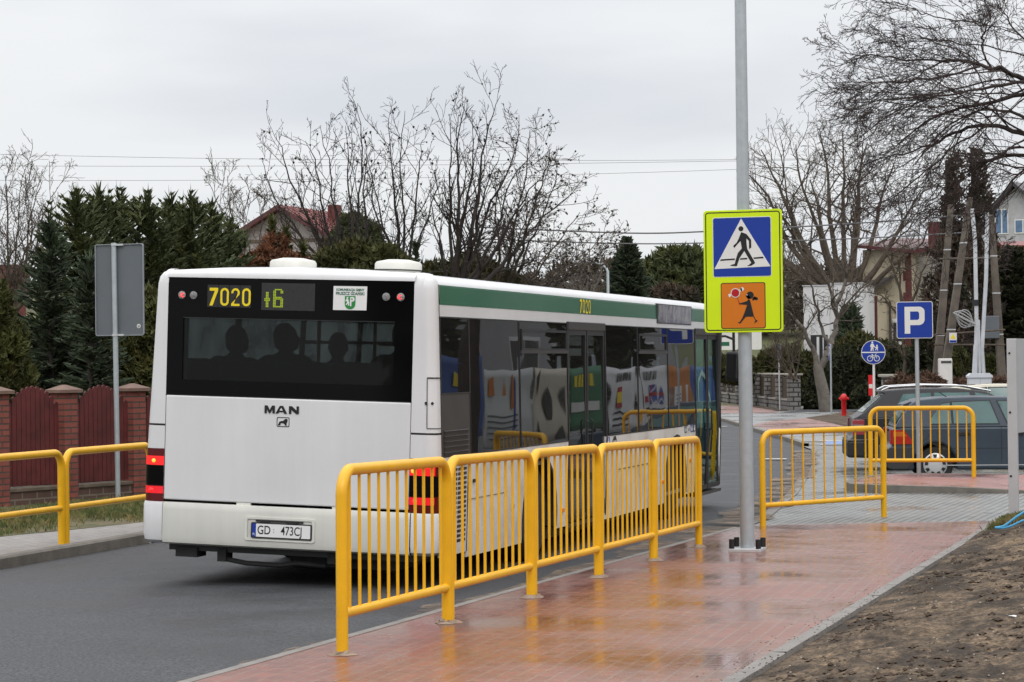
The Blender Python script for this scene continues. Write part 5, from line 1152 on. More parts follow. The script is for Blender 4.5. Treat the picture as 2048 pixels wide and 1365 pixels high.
for i in range(3):
    a, c = posts[i], posts[i + 1]; d = c - a; L_ = math.hypot(d.x, d.y); ang = math.atan2(d.y, d.x)
    t = thing('plank_fence', fl_[i], 'fence', a, ang, 'maroon fence panels')
    n = max(6, int((L_ - .30) / .08)); w = (L_ - .30) / n; rg = random.Random(i); b = MB()
    for k in range(n):
        u = (k + .5) / n; x = .15 + k * w; zt = 1.28 + .27 * math.sin(math.pi * u) ** .8 + rg.uniform(-.004, .004)
        b.prism([(x + .006, .27), (x + w - .006, .27), (x + w - .006, zt - .03)] + [(x + w / 2 + (w / 2 - .006) * math.cos(R(q)), zt - .03 + .035 * math.sin(R(q))) for q in (30, 60, 90, 120, 150)] + [(x + .006, zt - .03)], (0, -.03 + rg.uniform(-.002, .002), 0), XU, ZU, .022)
    b.build('planks', M['fence_wood'], t)
    for z in (.5, 1.08):
        b = MB(); b.box(.13, L_ - .13, .0, .04, z - .03, z + .03); b.build('rail', M['fence_wood'], t)
    b = MB(); b.box(.128, L_ - .128, -.10, .12, -.15, .20); pl = b.build('plinth', M['brick_plinth'], t)
    b = MB(); b.box(.128, L_ - .128, -.12, .15, .2005, .25); b.build('plinth_cap', M['plinth'], pl, bevel=.008)
# ------------------------------------------------------------------ cars
def car(label, origin, ang, paint, low, gh, L_, W_, H_, belt, wheels, wr, panes, taper, rear_glass=None, rails=False, name='parked_car', group='cars parked in the lot'):
    """low: lower body outline (x,z); gh: greenhouse outline from belt; side faces lean in by taper at the roof"""
    t = thing(name, label, 'car', origin, ang, group)
    hw = W_ / 2; yw = lambda z: hw if z <= belt else hw - taper * (z - belt) / (H_ - belt)
    def pr(poly, m, nm, par, bevel, grow=0.):
        n = len(poly); a = sum(poly[i][0] * poly[(i + 1) % n][1] - poly[(i + 1) % n][0] * poly[i][1] for i in range(n))
        if a < 0: poly = poly[::-1]
        b = MB(); vs = [(x, -yw(z) - grow, z) for x, z in poly] + [(x, yw(z) + grow, z) for x, z in poly]
        b._add(vs, [tuple(range(n)), tuple(reversed(range(n, 2 * n)))] + [(i, i + n, (i + 1) % n + n, (i + 1) % n) for i in range(n)])
        return b.build(nm, m, par, bevel=bevel, seg=3, smooth=bevel > 0)
    body = pr(low, paint, 'body', t, .045)
    pr(gh, paint, 'cabin', t, .05)
    for nm, poly in panes:
        n = len(poly); a = sum(poly[i][0] * poly[(i + 1) % n][1] - poly[(i + 1) % n][0] * poly[i][1] for i in range(n))
        if a < 0: poly = poly[::-1]
        cx = sum(x for x, z in poly) / n; cz = sum(z for x, z in poly) / n
        for s_ in (-1, 1):
            b = MB(); out = [(x + (x - cx) * .07, z + (z - cz) * .09) for x, z in poly]
            b._add([(x, s_ * (yw(z) + .003), z) for x, z in out] + [(x, s_ * (yw(z) - .03), z) for x, z in out], [tuple(range(n))] + [(i, (i + 1) % n, n + (i + 1) % n, n + i) for i in range(n)])
            fr0 = b.build('window_frame', M['black'], t)
            b = MB(); b._add([(x, s_ * (yw(z) + .006), z) for x, z in poly], [tuple(range(n))]); b.build('window_pane', M['glass_car'], fr0)
    if rear_glass:
        (xa, za), (xb, zb) = rear_glass; nx, nz = -(zb - za), (xb - xa); l_ = math.hypot(nx, nz); nx, nz = nx / l_ * .012, nz / l_ * .012
        b = MB(); b.quad((xa + nx, -yw(za) + .14, za + nz), (xa + nx, yw(za) - .14, za + nz), (xb + nx, yw(zb) - .12, zb + nz), (xb + nx, -yw(zb) + .12, zb + nz)); b.build('rear_window', M['glass_car'], t)
    for x in wheels:
        for s_ in (-1, 1):
            b = MB(); y0 = s_ * (hw - .02); prof = [(wr * .62, 0), (wr * .92, .0), (wr, -.03), (wr, -.17), (wr * .9, -.2), (wr * .6, -.2)]
            b.lathe([(r_, s_ * (hw - .03) + s_ * h) for r_, h in prof], 28, (x, 0, wr), 'y'); wh = b.build('wheel', M['rubber'], t, smooth=True)
            b = MB(); b.lathe([(wr * .66, s_ * (hw - .025)), (wr * .62, s_ * (hw - .012)), (wr * .3, s_ * (hw + .004)), (.0, s_ * (hw + .006))], 28, (x, 0, wr), 'y'); hb = b.build('hubcap', M['hub'], wh, smooth=True)
            b = MB()
            for k in range(9):
                a = 6.283 * k / 9 + .2; c, sn = math.cos(a), math.sin(a); r0, r1 = wr * .40, wr * .58; q = .022; q2 = .034
                f0, f1 = hw + .0035, hw - .004
                P_ = [(r0, -q, f0), (r0, q, f0), (r1, q2, f1), (r1, -q2, f1)]
                b._add([(x + r_ * c - w_ * sn, s_ * y_, wr + r_ * sn + w_ * c) for r_, w_, y_ in P_], [(0, 1, 2, 3)])
            b.build('hubcap_slots', M['black'], hb)
            b = MB(); A = [(x + (wr + .075) * math.cos(R(a)), s_ * (hw - .004), wr + .01 + (wr + .075) * math.sin(R(a))) for a in range(-8, 189, 14)]; B = [(x + (wr + .05) * math.cos(R(a)), s_ * (hw - .25), wr + .01 + (wr + .05) * math.sin(R(a))) for a in range(-8, 189, 14)]
            b.loft([A, B]); b.build('wheel_well', M['black'], t)
    return t, yw
def arcs(xc, r, zc, z0):
    """wheel cut from right to left along the sill"""
    a0 = math.degrees(math.asin((z0 - zc) / r)); return [(xc + r * math.cos(R(a)), zc + r * math.sin(R(a))) for a in [a0 + (180 - 2 * a0) * i / 10 for i in range(11)]]
CD = R(11.5)
g0 = pix(1768, 957, 42.2); g0.z = z_pave(g0.y) - .01
wr = .305
# dark slate hatchback
low = [(.10, .22), (.04, .30), (.0, .42), (.02, .60), (.10, .64), (.09, .92), (.30, .95), (3.0, .95), (3.3, .93), (3.95, .80), (4.10, .62), (4.13, .40), (4.0, .22)] + arcs(3.28, .36, .315, .22) + arcs(.80, .36, .315, .22)
gh = [(.13, .93), (.20, 1.06), (.40, 1.33), (.52, 1.40), (.9, 1.435), (1.5, 1.45), (2.1, 1.435), (2.4, 1.37), (3.05, .98), (3.05, .93)]
panes = [('q', [(.74, 1.00), (.72, 1.06), (.92, 1.33), (1.06, 1.35), (1.08, 1.0)]), ('r', [(1.12, 1.0), (1.10, 1.355), (1.72, 1.375), (1.86, 1.0)]), ('f', [(2.02, 1.0), (1.86, 1.37), (2.18, 1.36), (2.42, 1.27), (2.80, 1.02)])]
CS = 1.03
t, yw = car('dark slate blue hatchback with silver hubcaps, nearest of the parked cars', g0, CD, M['car_blue'], low, gh, 4.15, 1.74, 1.45, .95, (.80, 3.28), wr, panes, .15, ((.16, 1.00), (.40, 1.33)))
t.scale = (CS,) * 3
HWc = .87
b = MB(); b.prism([(.0, .26), (.0, .55), (.04, .60), (.40, .60), (.45, .36), (.36, .24), (.06, .24)], (0, -HWc - .0, 0), XU, ZU, .014); b.box(-.02, .05, -HWc, HWc, .27, .58); b.build('rear_bumper', M['dark_metal'], t, bevel=.01)
for s_ in (-1, 1):
    b = MB(); b.prism([(.07, .66), (.085, .90), (.28, .90), (.40, .74), (.44, .66)], (0, s_ * (HWc + .001) + (.0 if s_ < 0 else -.016), 0), XU, ZU, .016); b.box(.055, .10, s_ * HWc - (.0 if s_ < 0 else .22), s_ * HWc + (.22 if s_ < 0 else .0), .66, .90); tl = b.build('tail_light', mat('car_red_lens', (.42, .02, .015), .15, var=.1), t)
    b = MB(); b.prism([(.10, .79), (.10, .87), (.27, .87), (.33, .79)], (0, s_ * (HWc + .001) + (-.0165 if s_ < 0 else .0005), 0), XU, ZU, .0012); b.build('indicator_lens', mat('car_amber_lens', (.55, .13, .02), .15), tl)
b = MB(); b.box(.05, .12, -.03, .02, .86, .89); b.tube([(.10, -.0, .95), (-.01, -.30, 1.0), (.06, -.3, 1.02)], .012, 5); b.build('rear_wiper', M['black'], t)
b = MB(); b.prism(circ(.60, .80, .085, 24), (0, -HWc - .001, 0), XU, ZU, .0015); fc = b.build('fuel_flap_gap', M['black'], t); b = MB(); b.prism(circ(.60, .80, .081, 24), (0, -HWc - .0026, 0), XU, ZU, .0015); b.build('fuel_flap', M['car_blue'], fc)
b = MB(); b.box(.98, 4.0, -HWc - .003, -HWc + .01, .29, .305); b.build('sill_line', M['alu'], t)
b = MB()
for x in (1.90,): b.box(x, x + .008, -HWc - .0015, -HWc + .01, .3, .95)
b.box(1.05, 1.92, -HWc - .002, -HWc + .01, .575, .583); b.box(1.92, 2.98, -HWc - .002, -HWc + .01, .575, .583); b.build('panel_joint', M['black'], t)
for x in (1.17, 2.06):
    b = MB(); b.prism(rrect(x, x + .21, .80, .855, .024), (0, -HWc - .002, 0), XU, ZU, .02); b.build('door_handle', M['black'], t, bevel=.006)
b = MB(); b.box(.42, .44, -.02, .02, 1.33, 1.36); b.prism([(.40, 1.33), (.30, 1.305), (.29, 1.32), (.44, 1.375)], (0, .55, 0), XU, ZU, 1.10); b.build('spoiler', M['car_blue'], t)
b = MB(); b.tube([(1.05, -.35, 1.44), (.96, -.35, 1.50), (.93, -.35, 1.53)], .008, 5); b.build('aerial', M['black'], t)
# dark grey estate behind it
g1 = pix(1694, 940, 46.8); g1.z = z_pave(g1.y)
low = [(.12, .24), (.05, .30), (-.02, .46), (.0, .58), (.09, .64), (.08, .98), (.22, 1.0), (3.3, .98), (4.3, .86), (4.55, .68), (4.6, .42), (4.4, .22)] + arcs(3.65, .37, .33, .22) + arcs(.98, .37, .33, .22)
gh = [(.10, .96), (.26, 1.06), (.66, 1.40), (.58, 1.46), (1.2, 1.50), (2.0, 1.50), (2.5, 1.44), (3.4, 1.0), (3.4, .96)]
panes = [('q', [(.80, 1.04), (1.0, 1.40), (1.5, 1.42), (1.52, 1.04)]), ('r', [(1.58, 1.04), (1.56, 1.42), (2.2, 1.42), (2.3, 1.04)]), ('f', [(2.4, 1.04), (2.3, 1.42), (2.55, 1.38), (3.1, 1.06)])]
t, yw = car('dark grey estate car with a black bumper, just behind the slate hatchback', g1, CD, M['car_grey'], low, gh, 4.6, 1.78, 1.5, .99, (.98, 3.65), .32, panes, .15, ((.26, 1.06), (.64, 1.38)))
t.scale = (1.05,) * 3
b = MB(); b.box(-.04, .30, -.90, .90, .24, .56); b.build('rear_bumper', M['black'], t, bevel=.05, seg=3)
b = MB(); b.box(-.046, .5, -.905, .90, .562, .575); b.build('bumper_strip', M['chrome'], t)
for s_ in (-1, 1):
    b = MB(); b.box(.06, .28, s_ * .895 - (.0 if s_ < 0 else .20), s_ * .895 + (.20 if s_ < 0 else .0), .66, .94); tl = b.build('tail_light', mat('car_pink_lens', (.30, .05, .06), .15, var=.1), t, bevel=.01)
    b = MB(); b.box(.05, .26, s_ * .90 - (.0 if s_ < 0 else .19), s_ * .90 + (.19 if s_ < 0 else .0), .76, .85); b.build('reverse_lens', M['lens_clear'], tl)
    b = MB(); b.tube([(.62, s_ * .68, 1.47), (.75, s_ * .69, 1.53), (1.4, s_ * .69, 1.56), (2.1, s_ * .69, 1.54), (2.6, s_ * .69, 1.44)], .018, 7); b.build('roof_rail', M['chrome'], t)
# cream car third
g2 = pix(1838, 925, 51.5); g2.z = z_pave(g2.y)
low = [(.10, .24), (.0, .45), (.02, .66), (.10, .98), (.3, 1.0), (3.1, .98), (3.95, .84), (4.2, .64), (4.22, .4), (4.0, .22)] + arcs(3.38, .36, .32, .22) + arcs(.82, .36, .32, .22)
gh = [(.12, .96), (.14, 1.06), (.10, 1.45), (.10, 1.50), (.6, 1.58), (1.5, 1.65), (2.1, 1.64), (2.45, 1.54), (3.2, 1.0), (3.2, .96)]
panes = [('q', [(.70, 1.04), (.74, 1.46), (1.42, 1.56), (1.46, 1.04)]), ('r', [(1.52, 1.04), (1.48, 1.56), (2.0, 1.56), (2.12, 1.04)]), ('f', [(2.2, 1.04), (2.08, 1.56), (2.38, 1.47), (3.0, 1.04)])]
t, yw = car('cream coloured car farthest back of the three parked cars, mostly hidden', g2, CD, M['car_cream'], low, gh, 4.2, 1.75, 1.65, .99, (.82, 3.38), .31, panes, .2, ((.12, 1.10), (.11, 1.42)))
t.scale = (.97,) * 3
for s_ in (-1, 1):
    b = MB(); b.box(.03, .12, s_ * .87 - (.0 if s_ < 0 else .12), s_ * .87 + (.12 if s_ < 0 else .0), .72, 1.0); b.build('tail_light', M['tail_dark'], t)
# ------------------------------------------------------------------ banners on the school fence, out of frame but mirrored in the bus windows
bcols = [((.03, .10, .35), 'blue'), ((.65, .65, .62), 'white'), ((.62, .56, .44), 'ball'), ((.02, .15, .06), 'green'), ((.70, .70, .69), 'flags'), ((.70, .70, .69), 'uk'), ((.50, .17, .03), 'orange'), ((.06, .10, .34), 'navy')]
blabs = ['blue banner with a yellow mark, first in the row mirrored in the bus windows', 'white banner with a red and blue drawing mirrored in the bus windows', 'banner with a large football mirrored in the bus windows', 'green banner with yellow stripes mirrored in the bus windows', 'white banner with a red and yellow flag mirrored in the bus windows', 'white banner with a British flag mirrored in the bus windows', 'orange and white banner with lines of text mirrored in the bus windows', 'navy blue banner with a pale arch mirrored in the bus windows']
BX = .15; YU = Vector((0, 1, 0))
def ban_y(i): return 38.0 + i * 3.0
def on(b, polys, x, lay):
    for pl in polys: b.prism([(-u, v) for u, v in pl], (x - .006 - .003 * lay, 0, 0), Vector((0, -1, 0)), ZU, .002, back=False)
for i, ((c, kind), lb) in enumerate(zip(bcols, blabs)):
    y0 = ban_y(i); zb = z_low(y0) + .75; t = thing('fence_banner', lb, 'banner', (BX, y0, zb), 0, 'banners hung on the school fence')
    W_, H_ = 2.85, 1.45; b = MB(); rows = []
    for k in range(9): rows.append([(.02 * math.sin(k * 1.3 + i), W_ * j / 12, H_ * k / 8 - .05 * math.sin(math.pi * j / 12) * (k == 8)) for j in range(13)])
    b.loft(rows); cl = b.build('cloth', mat('banner_cloth_' + kind, c, .5, var=.05), t, smooth=True, solid=.004)
    xo = -.024
    def deco(name, polys, m, lay):
        b = MB(); on(b, polys, xo, lay); b.build(name, m, cl)
    if kind == 'ball':
        deco('ball_panels', [[(1.0 + .3 * math.cos(R(90 + 72 * k)), .72 + .34 * math.sin(R(90 + 72 * k))) for k in range(5)], [(2.0, .9), (2.3, 1.1), (2.25, .5)], [(.1, 1.25), (.5, 1.4), (.2, .9)], [(1.5, 0.02), (2.1, .02), (1.9, .3)], [(.2, .1), (.5, .05), (.3, .45)]], M['sblack'], 0)
    elif kind in ('flags', 'uk'):
        if kind == 'flags':
            deco('flag_red', [[(.5, .55), (1.3, .55), (1.3, 1.0), (.5, 1.0)]], M['sred'], 0); deco('flag_yellow', [[(.5, .66), (1.3, .66), (1.3, .89), (.5, .89)]], M['ydigit'], 1)
        else:
            deco('flag_field', [[(1.2, .55), (2.0, .55), (2.0, 1.0), (1.2, 1.0)]], M['sblue'], 0); deco('flag_cross', [[(1.55, .55), (1.65, .55), (1.65, 1.0), (1.55, 1.0)], [(1.2, .74), (2.0, .74), (2.0, .82), (1.2, .82)]], M['sred'], 2)
            deco('flag_saltire', [[(1.2, .55), (1.28, .55), (2.0, 1.0), (1.92, 1.0)], [(1.92, .55), (2.0, .55), (1.28, 1.0), (1.2, 1.0)]], M['swhite'], 1)
            deco('flag_band', [[(.3, .6), (1.0, .6), (1.0, .74), (.3, .74)]], M['sred'], 0)
        deco('print_lines', [[(.25, z), (.9, z + .04), (1.6, z - .03), (2.1, z + .02), (2.1, z + .06), (1.6, z + .02), (.9, z + .09), (.25, z + .05)] for z in (.12, .26, .40)] + [[(.3 + .26 * k, 1.12), (.42 + .26 * k, 1.12), (.45 + .26 * k, 1.32), (.33 + .26 * k, 1.32)] for k in range(7)], M['sblack'], 0)
    elif kind == 'orange':
        deco('white_field', [[(.0, .30), (2.3, .30), (2.3, .95), (.0, .95)]], M['swhite'], 0); deco('print_lines', [[(.3, z), (2.0, z), (2.0, z + .035), (.3, z + .035)] for z in (.42, .52, .62, .72)], M['sign_back'], 1)
    elif kind == 'white':
        deco('drawing_red', [[(.4, .95), (.9, .95), (.8, 1.3), (.5, 1.25)], [(1.3, .7), (1.6, .7), (1.5, 1.35), (1.35, 1.3)]], M['sorange'], 0); deco('drawing_blue', [[(1.65, .3), (1.85, .3), (1.85, 1.2), (1.65, 1.3)]], M['sblue'], 0); deco('print_lines', [[(.2, z), (2.1, z), (2.1, z + .03), (.2, z + .03)] for z in (.15, .25, .35, .45, .55)], M['sign_back'], 0)
    elif kind == 'green':
        deco('yellow_text_bars', [[(.3 + .3 * k, 1.05), (.5 + .3 * k, 1.05), (.5 + .3 * k, 1.28), (.3 + .3 * k, 1.28)] for k in range(6)], M['ydigit'], 0); deco('pale_band', [[(0, .55), (2.3, .55), (2.3, .75), (0, .75)]], M['cream'], 0)
    elif kind == 'blue':
        deco('yellow_mark', [[(.8, .9), (1.5, .85), (1.6, 1.05), (.9, 1.15)]], M['ydigit'], 0); deco('white_mark', [circ(1.1, .5, .14)], M['swhite'], 0)
    else:
        deco('pale_arch', [[(.3, .3), (.45, .3), (.5, 1.0), (1.2, 1.2), (1.9, 1.0), (1.95, .3), (2.1, .3), (2.05, 1.1), (1.2, 1.35), (.35, 1.1)]], M['swhite'], 0)
t = thing('mesh_fence', 'grey wire mesh fence carrying the row of banners, out of view', 'fence', (BX + .06, 37.6, z_low(40)))
for k in range(10):
    b = MB(); b.box(.0, .05, k * 3.0, k * 3.0 + .05, -.2, 2.35); b.build('post', M['zinc'], t)
b = MB()
for z in np.arange(.1, 2.3, .2): b.box(.02, .026, 0, 27, z, z + .006)
b.build('wire_mesh', M['zinc'], t)
# ------------------------------------------------------------------ houses
def wallbox(b, x0, x1, y0, y1, z0, z1): return b.box(x0, x1, y0, y1, z0, z1)
def win(t, x, z, w, h, y=-.02, m=None, fm=None, ux=XU):
    b = MB(); o_ = Vector((0, y, 0)) if ux is XU else Vector((y, 0, 0)); b.prism([(x, z), (x + w, z), (x + w, z + h), (x, z + h)], o_, ux, ZU, .03); f_ = b.build('window', fm or M['swhite'], t)
    b = MB(); q = .07
    for k in range(2): b.prism([(x + q + k * (w / 2 - q / 4), z + q), (x + w / 2 - q / 2 + k * (w / 2 - q / 2), z + q), (x + w / 2 - q / 2 + k * (w / 2 - q / 2), z + h - q), (x + q + k * (w / 2 - q / 4), z + h - q)], o_ + (ux.cross(ZU)) * .031, ux, ZU, .004, back=False)
    b.build('pane', m or M['pane_dark'], f_); return f_
def facing(px_, d, extra=0.):
    """rotation so that local -Y faces the camera"""
    p = pix(px_, 700, d); return math.atan2(p.y, p.x) - R(90) + extra
# gable house far left behind the trees
D = 108.; s = D / 4750; p = pix(567, 745, D); zc = p.z; t = thing('gable_house', 'pale block gable house with a red metal roof behind the bare trees', 'house', (p.x, p.y, 0), facing(567, D, R(-24)))
ap = CZ + (733 - 415) * s; ev = CZ + (733 - 492) * s; hw = 3.1
b = MB(); b.prism([(-hw, -1), (hw, -1), (hw, ev), (0, ap - .15), (-hw, ev)], (0, 0, 0), XU, ZU, -5.5); b.build('wall', M['block'], t)
b = MB(); sl = (ap - ev) / hw; o_ = .55
b.loft([[(-hw - o_, y, ev - o_ * sl), (0, y, ap), (hw + o_, y, ev - o_ * sl)] for y in (-.5, 5.8)]); rf = b.build('roof', M['roof_red'], t, solid=.16)
b = MB()
for k in range(11):
    y = -.3 + k * .58
    for sd in (-1, 1): b.tube([(sd * .05, y, ap + .1), (sd * (hw + o_), y, ev - o_ * sl + .1)], .02, 4)
b.build('roof_seams', M['roof_red'], rf)
b = MB(); b.box(.9, 1.4, 3.2, 3.7, ap - 1.6, ap + .25); b.build('chimney', M['quoin'], rf)
b = MB(); b.box(-2.7, -1.9, 4.0, 4.8, ap - 2.5, ap - .5); b.build('chimney', M['render_white'], rf)
b = MB(); b.loft([[(-hw - o_, -.52, ev - o_ * sl - .12), (0, -.52, ap - .14), (hw + o_, -.52, ev - o_ * sl - .12)], [(-hw - o_, -.52, ev - o_ * sl + .1), (0, -.52, ap + .08), (hw + o_, -.52, ev - o_ * sl + .1)]]); b.build('verge_board', M['roof_maroon'], rf, solid=.04)
b = MB(); b.loft([[(2.4, -1.2, ev - .9), (4.4, -1.2, ev - 2.0)], [(2.4, 1.5, ev - .9), (4.4, 1.5, ev - 2.0)]]); b.build('annex_roof', M['roof_red'], t, solid=.14)
win(t, -.6, ev - 1.6, 1.2, 1.3, -.02, M['pane_dark'], M['plinth'])
b = MB(); b.box(-hw + .2, hw - .2, -.06, -.001, ev + .15, ev + .28); b.build('gable_band', M['plinth'], t)
# beige house with maroon quoins and a porch
D = 122.; s = D / 4750; p = pix(1822, 800, D); th = facing(1822, D)
t = thing('beige_house', 'two storey beige rendered house with maroon corner bricks and a small porch roof', 'house', (p.x, p.y, FZ), th)
zh = lambda y: (718 - y) * s + CZ - FZ
LW = 2.55; A1 = R(-28)
WXp = Vector((-math.cos(A1), -math.sin(A1), 0)) ; 
def wx(u, w, z):  # u metres along the lit facade leftwards from the corner, w depth behind it
    ux = Vector((-math.cos(R(20)), -math.sin(R(20)) * -.0 + .36, 0)).normalized(); vy = Vector((ux.y, -ux.x, 0)); vy = -vy if vy.y < 0 else vy
    return ux * u + vy * w + ZU * z
ux_ = (wx(1, 0, 0)).normalized(); vy_ = (wx(0, 1, 0)).normalized()
def wb(b, u0, u1, w0, w1, z0, z1):
    vs = [wx(u, w, z) for z in (z0, z1) for u, w in ((u0, w0), (u1, w0), (u1, w1), (u0, w1))]
    b._add(vs, [(3, 2, 1, 0), (4, 5, 6, 7), (0, 1, 5, 4), (1, 2, 6, 5), (2, 3, 7, 6), (3, 0, 4, 7)]); return b
b = MB(); wb(b, 0, LW, 0, 6.0, -1, zh(497)); b.build('wall', M['render_beige'], t)
b = MB(); 
for k in range(8):
    wb(b, -.03, .22 if k % 2 else .34, -.03, .25, zh(690) + k * .55, zh(690) + k * .55 + .50)
wb(b, -.02, .18, -.02, .20, zh(700), zh(505)); b.build('corner_quoins', M['quoin'], t)
b = MB(); b._add([wx(-.5, -.5, zh(508)), wx(LW + .4, -.4, zh(492)), wx(LW + .4, 6.5, zh(470)), wx(-.5, 6.5, zh(480)), wx(-.5, -.5, zh(500)), wx(LW + .4, -.4, zh(486)), wx(LW + .4, 6.5, zh(462)), wx(-.5, 6.5, zh(470))], [(0, 1, 2, 3), (4, 5, 6, 7), (0, 1, 5, 4), (1, 2, 6, 5), (2, 3, 7, 6), (3, 0, 4, 7)]); b.build('roof', M['roof_maroon'], t)
b = MB(); wb(b, -2.6, -.1, 2.5, 6.0, zh(510), zh(440)); b.build('attic_block', M['roof_maroon'], t)
b = MB(); wb(b, -3.6, -.02, .9, 6.2, -1, zh(512)); b.build('side_wing', M['render_grey'], t)  # shaded face of the beige house, shade put into the grey render colour
b = MB(); wb(b, 1.2, 2.75, -1.4, -.002, -1, zh(588)); pw = b.build('porch', M['render_beige'], t)
b = MB(); wb(b, 1.22, 1.52, -1.43, -1.2, zh(700), zh(592)); b.build('porch_quoin', M['quoin'], pw)
b = MB(); b._add([wx(3.2, -1.7, zh(592)), wx(1.6, -1.9, zh(586)), wx(.7, -.4, zh(556)), wx(.7, .0, zh(550)), wx(2.4, .0, zh(560)), wx(3.2, -1.7, zh(588)), wx(1.6, -1.9, zh(582)), wx(.7, -.4, zh(551))], [(5, 6, 7, 3, 4), (0, 1, 6, 5), (1, 2, 7, 6), (0, 5, 4)]); b.build('porch_roof', M['roof_dk'], pw)
b = MB(); b.tube([wx(1.05, -.08, zh(700)), wx(1.05, -.08, zh(605)), wx(1.9, -1.5, zh(594))], .06, 6); b.build('downpipe', M['roof_dk'], t)
b = MB(); wb(b, .30, .95, -.05, -.001, zh(688), zh(636)); wf = b.build('window', M['swhite'], t)
b = MB(); wb(b, .36, .89, -.075, -.0505, zh(682), zh(645)); b.build('pane', M['pane_dark'], wf)
b = MB(); wb(b, .24, 1.0, -.10, -.0505, zh(690), zh(688)); b.build('sill', M['swhite'], wf)
# white modern wall with a dark window
D = 114.; s = D / 4750; p = pix(1664, 718, D); t = thing('white_house', 'plain white rendered house with a tall dark window behind the forked tree', 'house', (p.x, p.y, FZ), facing(1664, D, R(-6)))
zh = lambda y: (718 - y) * s + CZ - FZ; xh = lambda x: (x - 1664) * s
b = MB(); b.box(xh(1608), xh(1660), 0, 7, -1, zh(570)); b.box(xh(1660) + .002, xh(1724), .25, 7, -1, zh(566)); b.build('wall', M['render_white'], t)
b = MB(); b.box(xh(1606), xh(1661), -.05, 7.1, zh(570) + .002, zh(568)); b.box(xh(1661) + .003, xh(1726), .2, 7.1, zh(566) + .002, zh(564)); b.build('roof_edge', M['alu'], t)
b = MB(); b.box(xh(1622), xh(1656), -.02, -.001, zh(760), zh(668)); wf = b.build('window', M['black'], t)
b = MB(); b.box(xh(1634), xh(1639), -.05, -.0205, zh(760), zh(672)); b.box(xh(1646), xh(1648), -.05, -.0205, zh(760), zh(672)); b.build('frame_bar', M['render_white'], wf)
# grey barn further back
D = 200.; s = D / 4750; p = pix(1600, 720, D); t = thing('grey_barn', 'dark grey barn with a sloping roof far behind the pedestrian sign', 'barn', (p.x, p.y, FZ), facing(1600, D, R(10)))
zh = lambda y: (718 - y) * s + CZ - FZ; xh = lambda x: (x - 1600) * s
b = MB(); b.prism([(xh(1480), -1), (xh(1680), -1), (xh(1680), zh(585)), (xh(1555), zh(515)), (xh(1480), zh(560))], (0, 0, 0), XU, ZU, -8); b.build('wall', M['render_grey'], t)
b = MB(); b.loft([[(xh(1470), y, zh(558)), (xh(1555), y, zh(508)), (xh(1690), y, zh(585))] for y in (-.4, 8.4)]); b.build('roof', M['roof_dk'], t, solid=.2)
# tall white gable house and red roofed house at the right edge
D = 150.; s = D / 4750; p = pix(2030, 718, D); t = thing('tall_white_house', 'tall white gable house with a dark roof at the right edge, behind the conifers', 'house', (p.x, p.y, FZ), facing(2030, D, R(-20)))
zh = lambda y: (718 - y) * s + CZ - FZ; xh = lambda x: (x - 2030) * s
b = MB(); b.prism([(xh(1990), -1), (xh(2110), -1), (xh(2110), zh(440)), (xh(2035), zh(378)), (xh(1990), zh(420))], (0, 0, 0), XU, ZU, -9); b.build('wall', mat('weathered_white_render', (.44, .44, .45), .9, var=.1), t)
b = MB(); b.loft([[(xh(1978), y, zh(430)), (xh(2035), y, zh(370)), (xh(2125), y, zh(448))] for y in (-.5, 9.5)]); b.build('roof', M['roof_dk'], t, solid=.25)
win(t, xh(1992), zh(470), .9, 1.6, -.02, M['pane_blue']); win(t, xh(2033), zh(470), 1.1, .9, -.02, M['pane_blue'])
D = 118.; s = D / 4750; p = pix(2050, 718, D); t = thing('cream_house', 'cream house with a red eave and white window at the right edge', 'house', (p.x, p.y, FZ), facing(2050, D, R(8)))
zh = lambda y: (718 - y) * s + CZ - FZ; xh = lambda x: (x - 2050) * s
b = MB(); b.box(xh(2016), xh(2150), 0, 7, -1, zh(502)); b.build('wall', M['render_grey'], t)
b = MB(); b.loft([[(xh(2006), -.6, zh(498)), (xh(2160), -.6, zh(498))], [(xh(2016), 3.5, zh(482)), (xh(2150), 3.5, zh(482))], [(xh(2006), 7.6, zh(498)), (xh(2160), 7.6, zh(498))]]); b.build('roof', M['roof_red'], t, solid=.2)
win(t, xh(2024), zh(600), 1.0, 1.9); win(t, xh(2036), zh(560), .9, .9)
# red roof peeping at far left
D = 75.; s = D / 4750; p = pix(-5, 745, D); t = thing('brick_outbuilding', 'low dark red brick outbuilding at the far left behind the conifers', 'outbuilding', (p.x, p.y, 0), facing(0, D))
b = MB(); b.box(-4, .9, 0, 4, -.2, CZ + (738 - 560) * s); b.build('wall', M['quoin'], t)
b = MB(); b.box(-4.2, 1.0, -.2, 4.2, CZ + (738 - 560) * s + .003, CZ + (738 - 530) * s); b.build('roof', M['roof_maroon'], t)
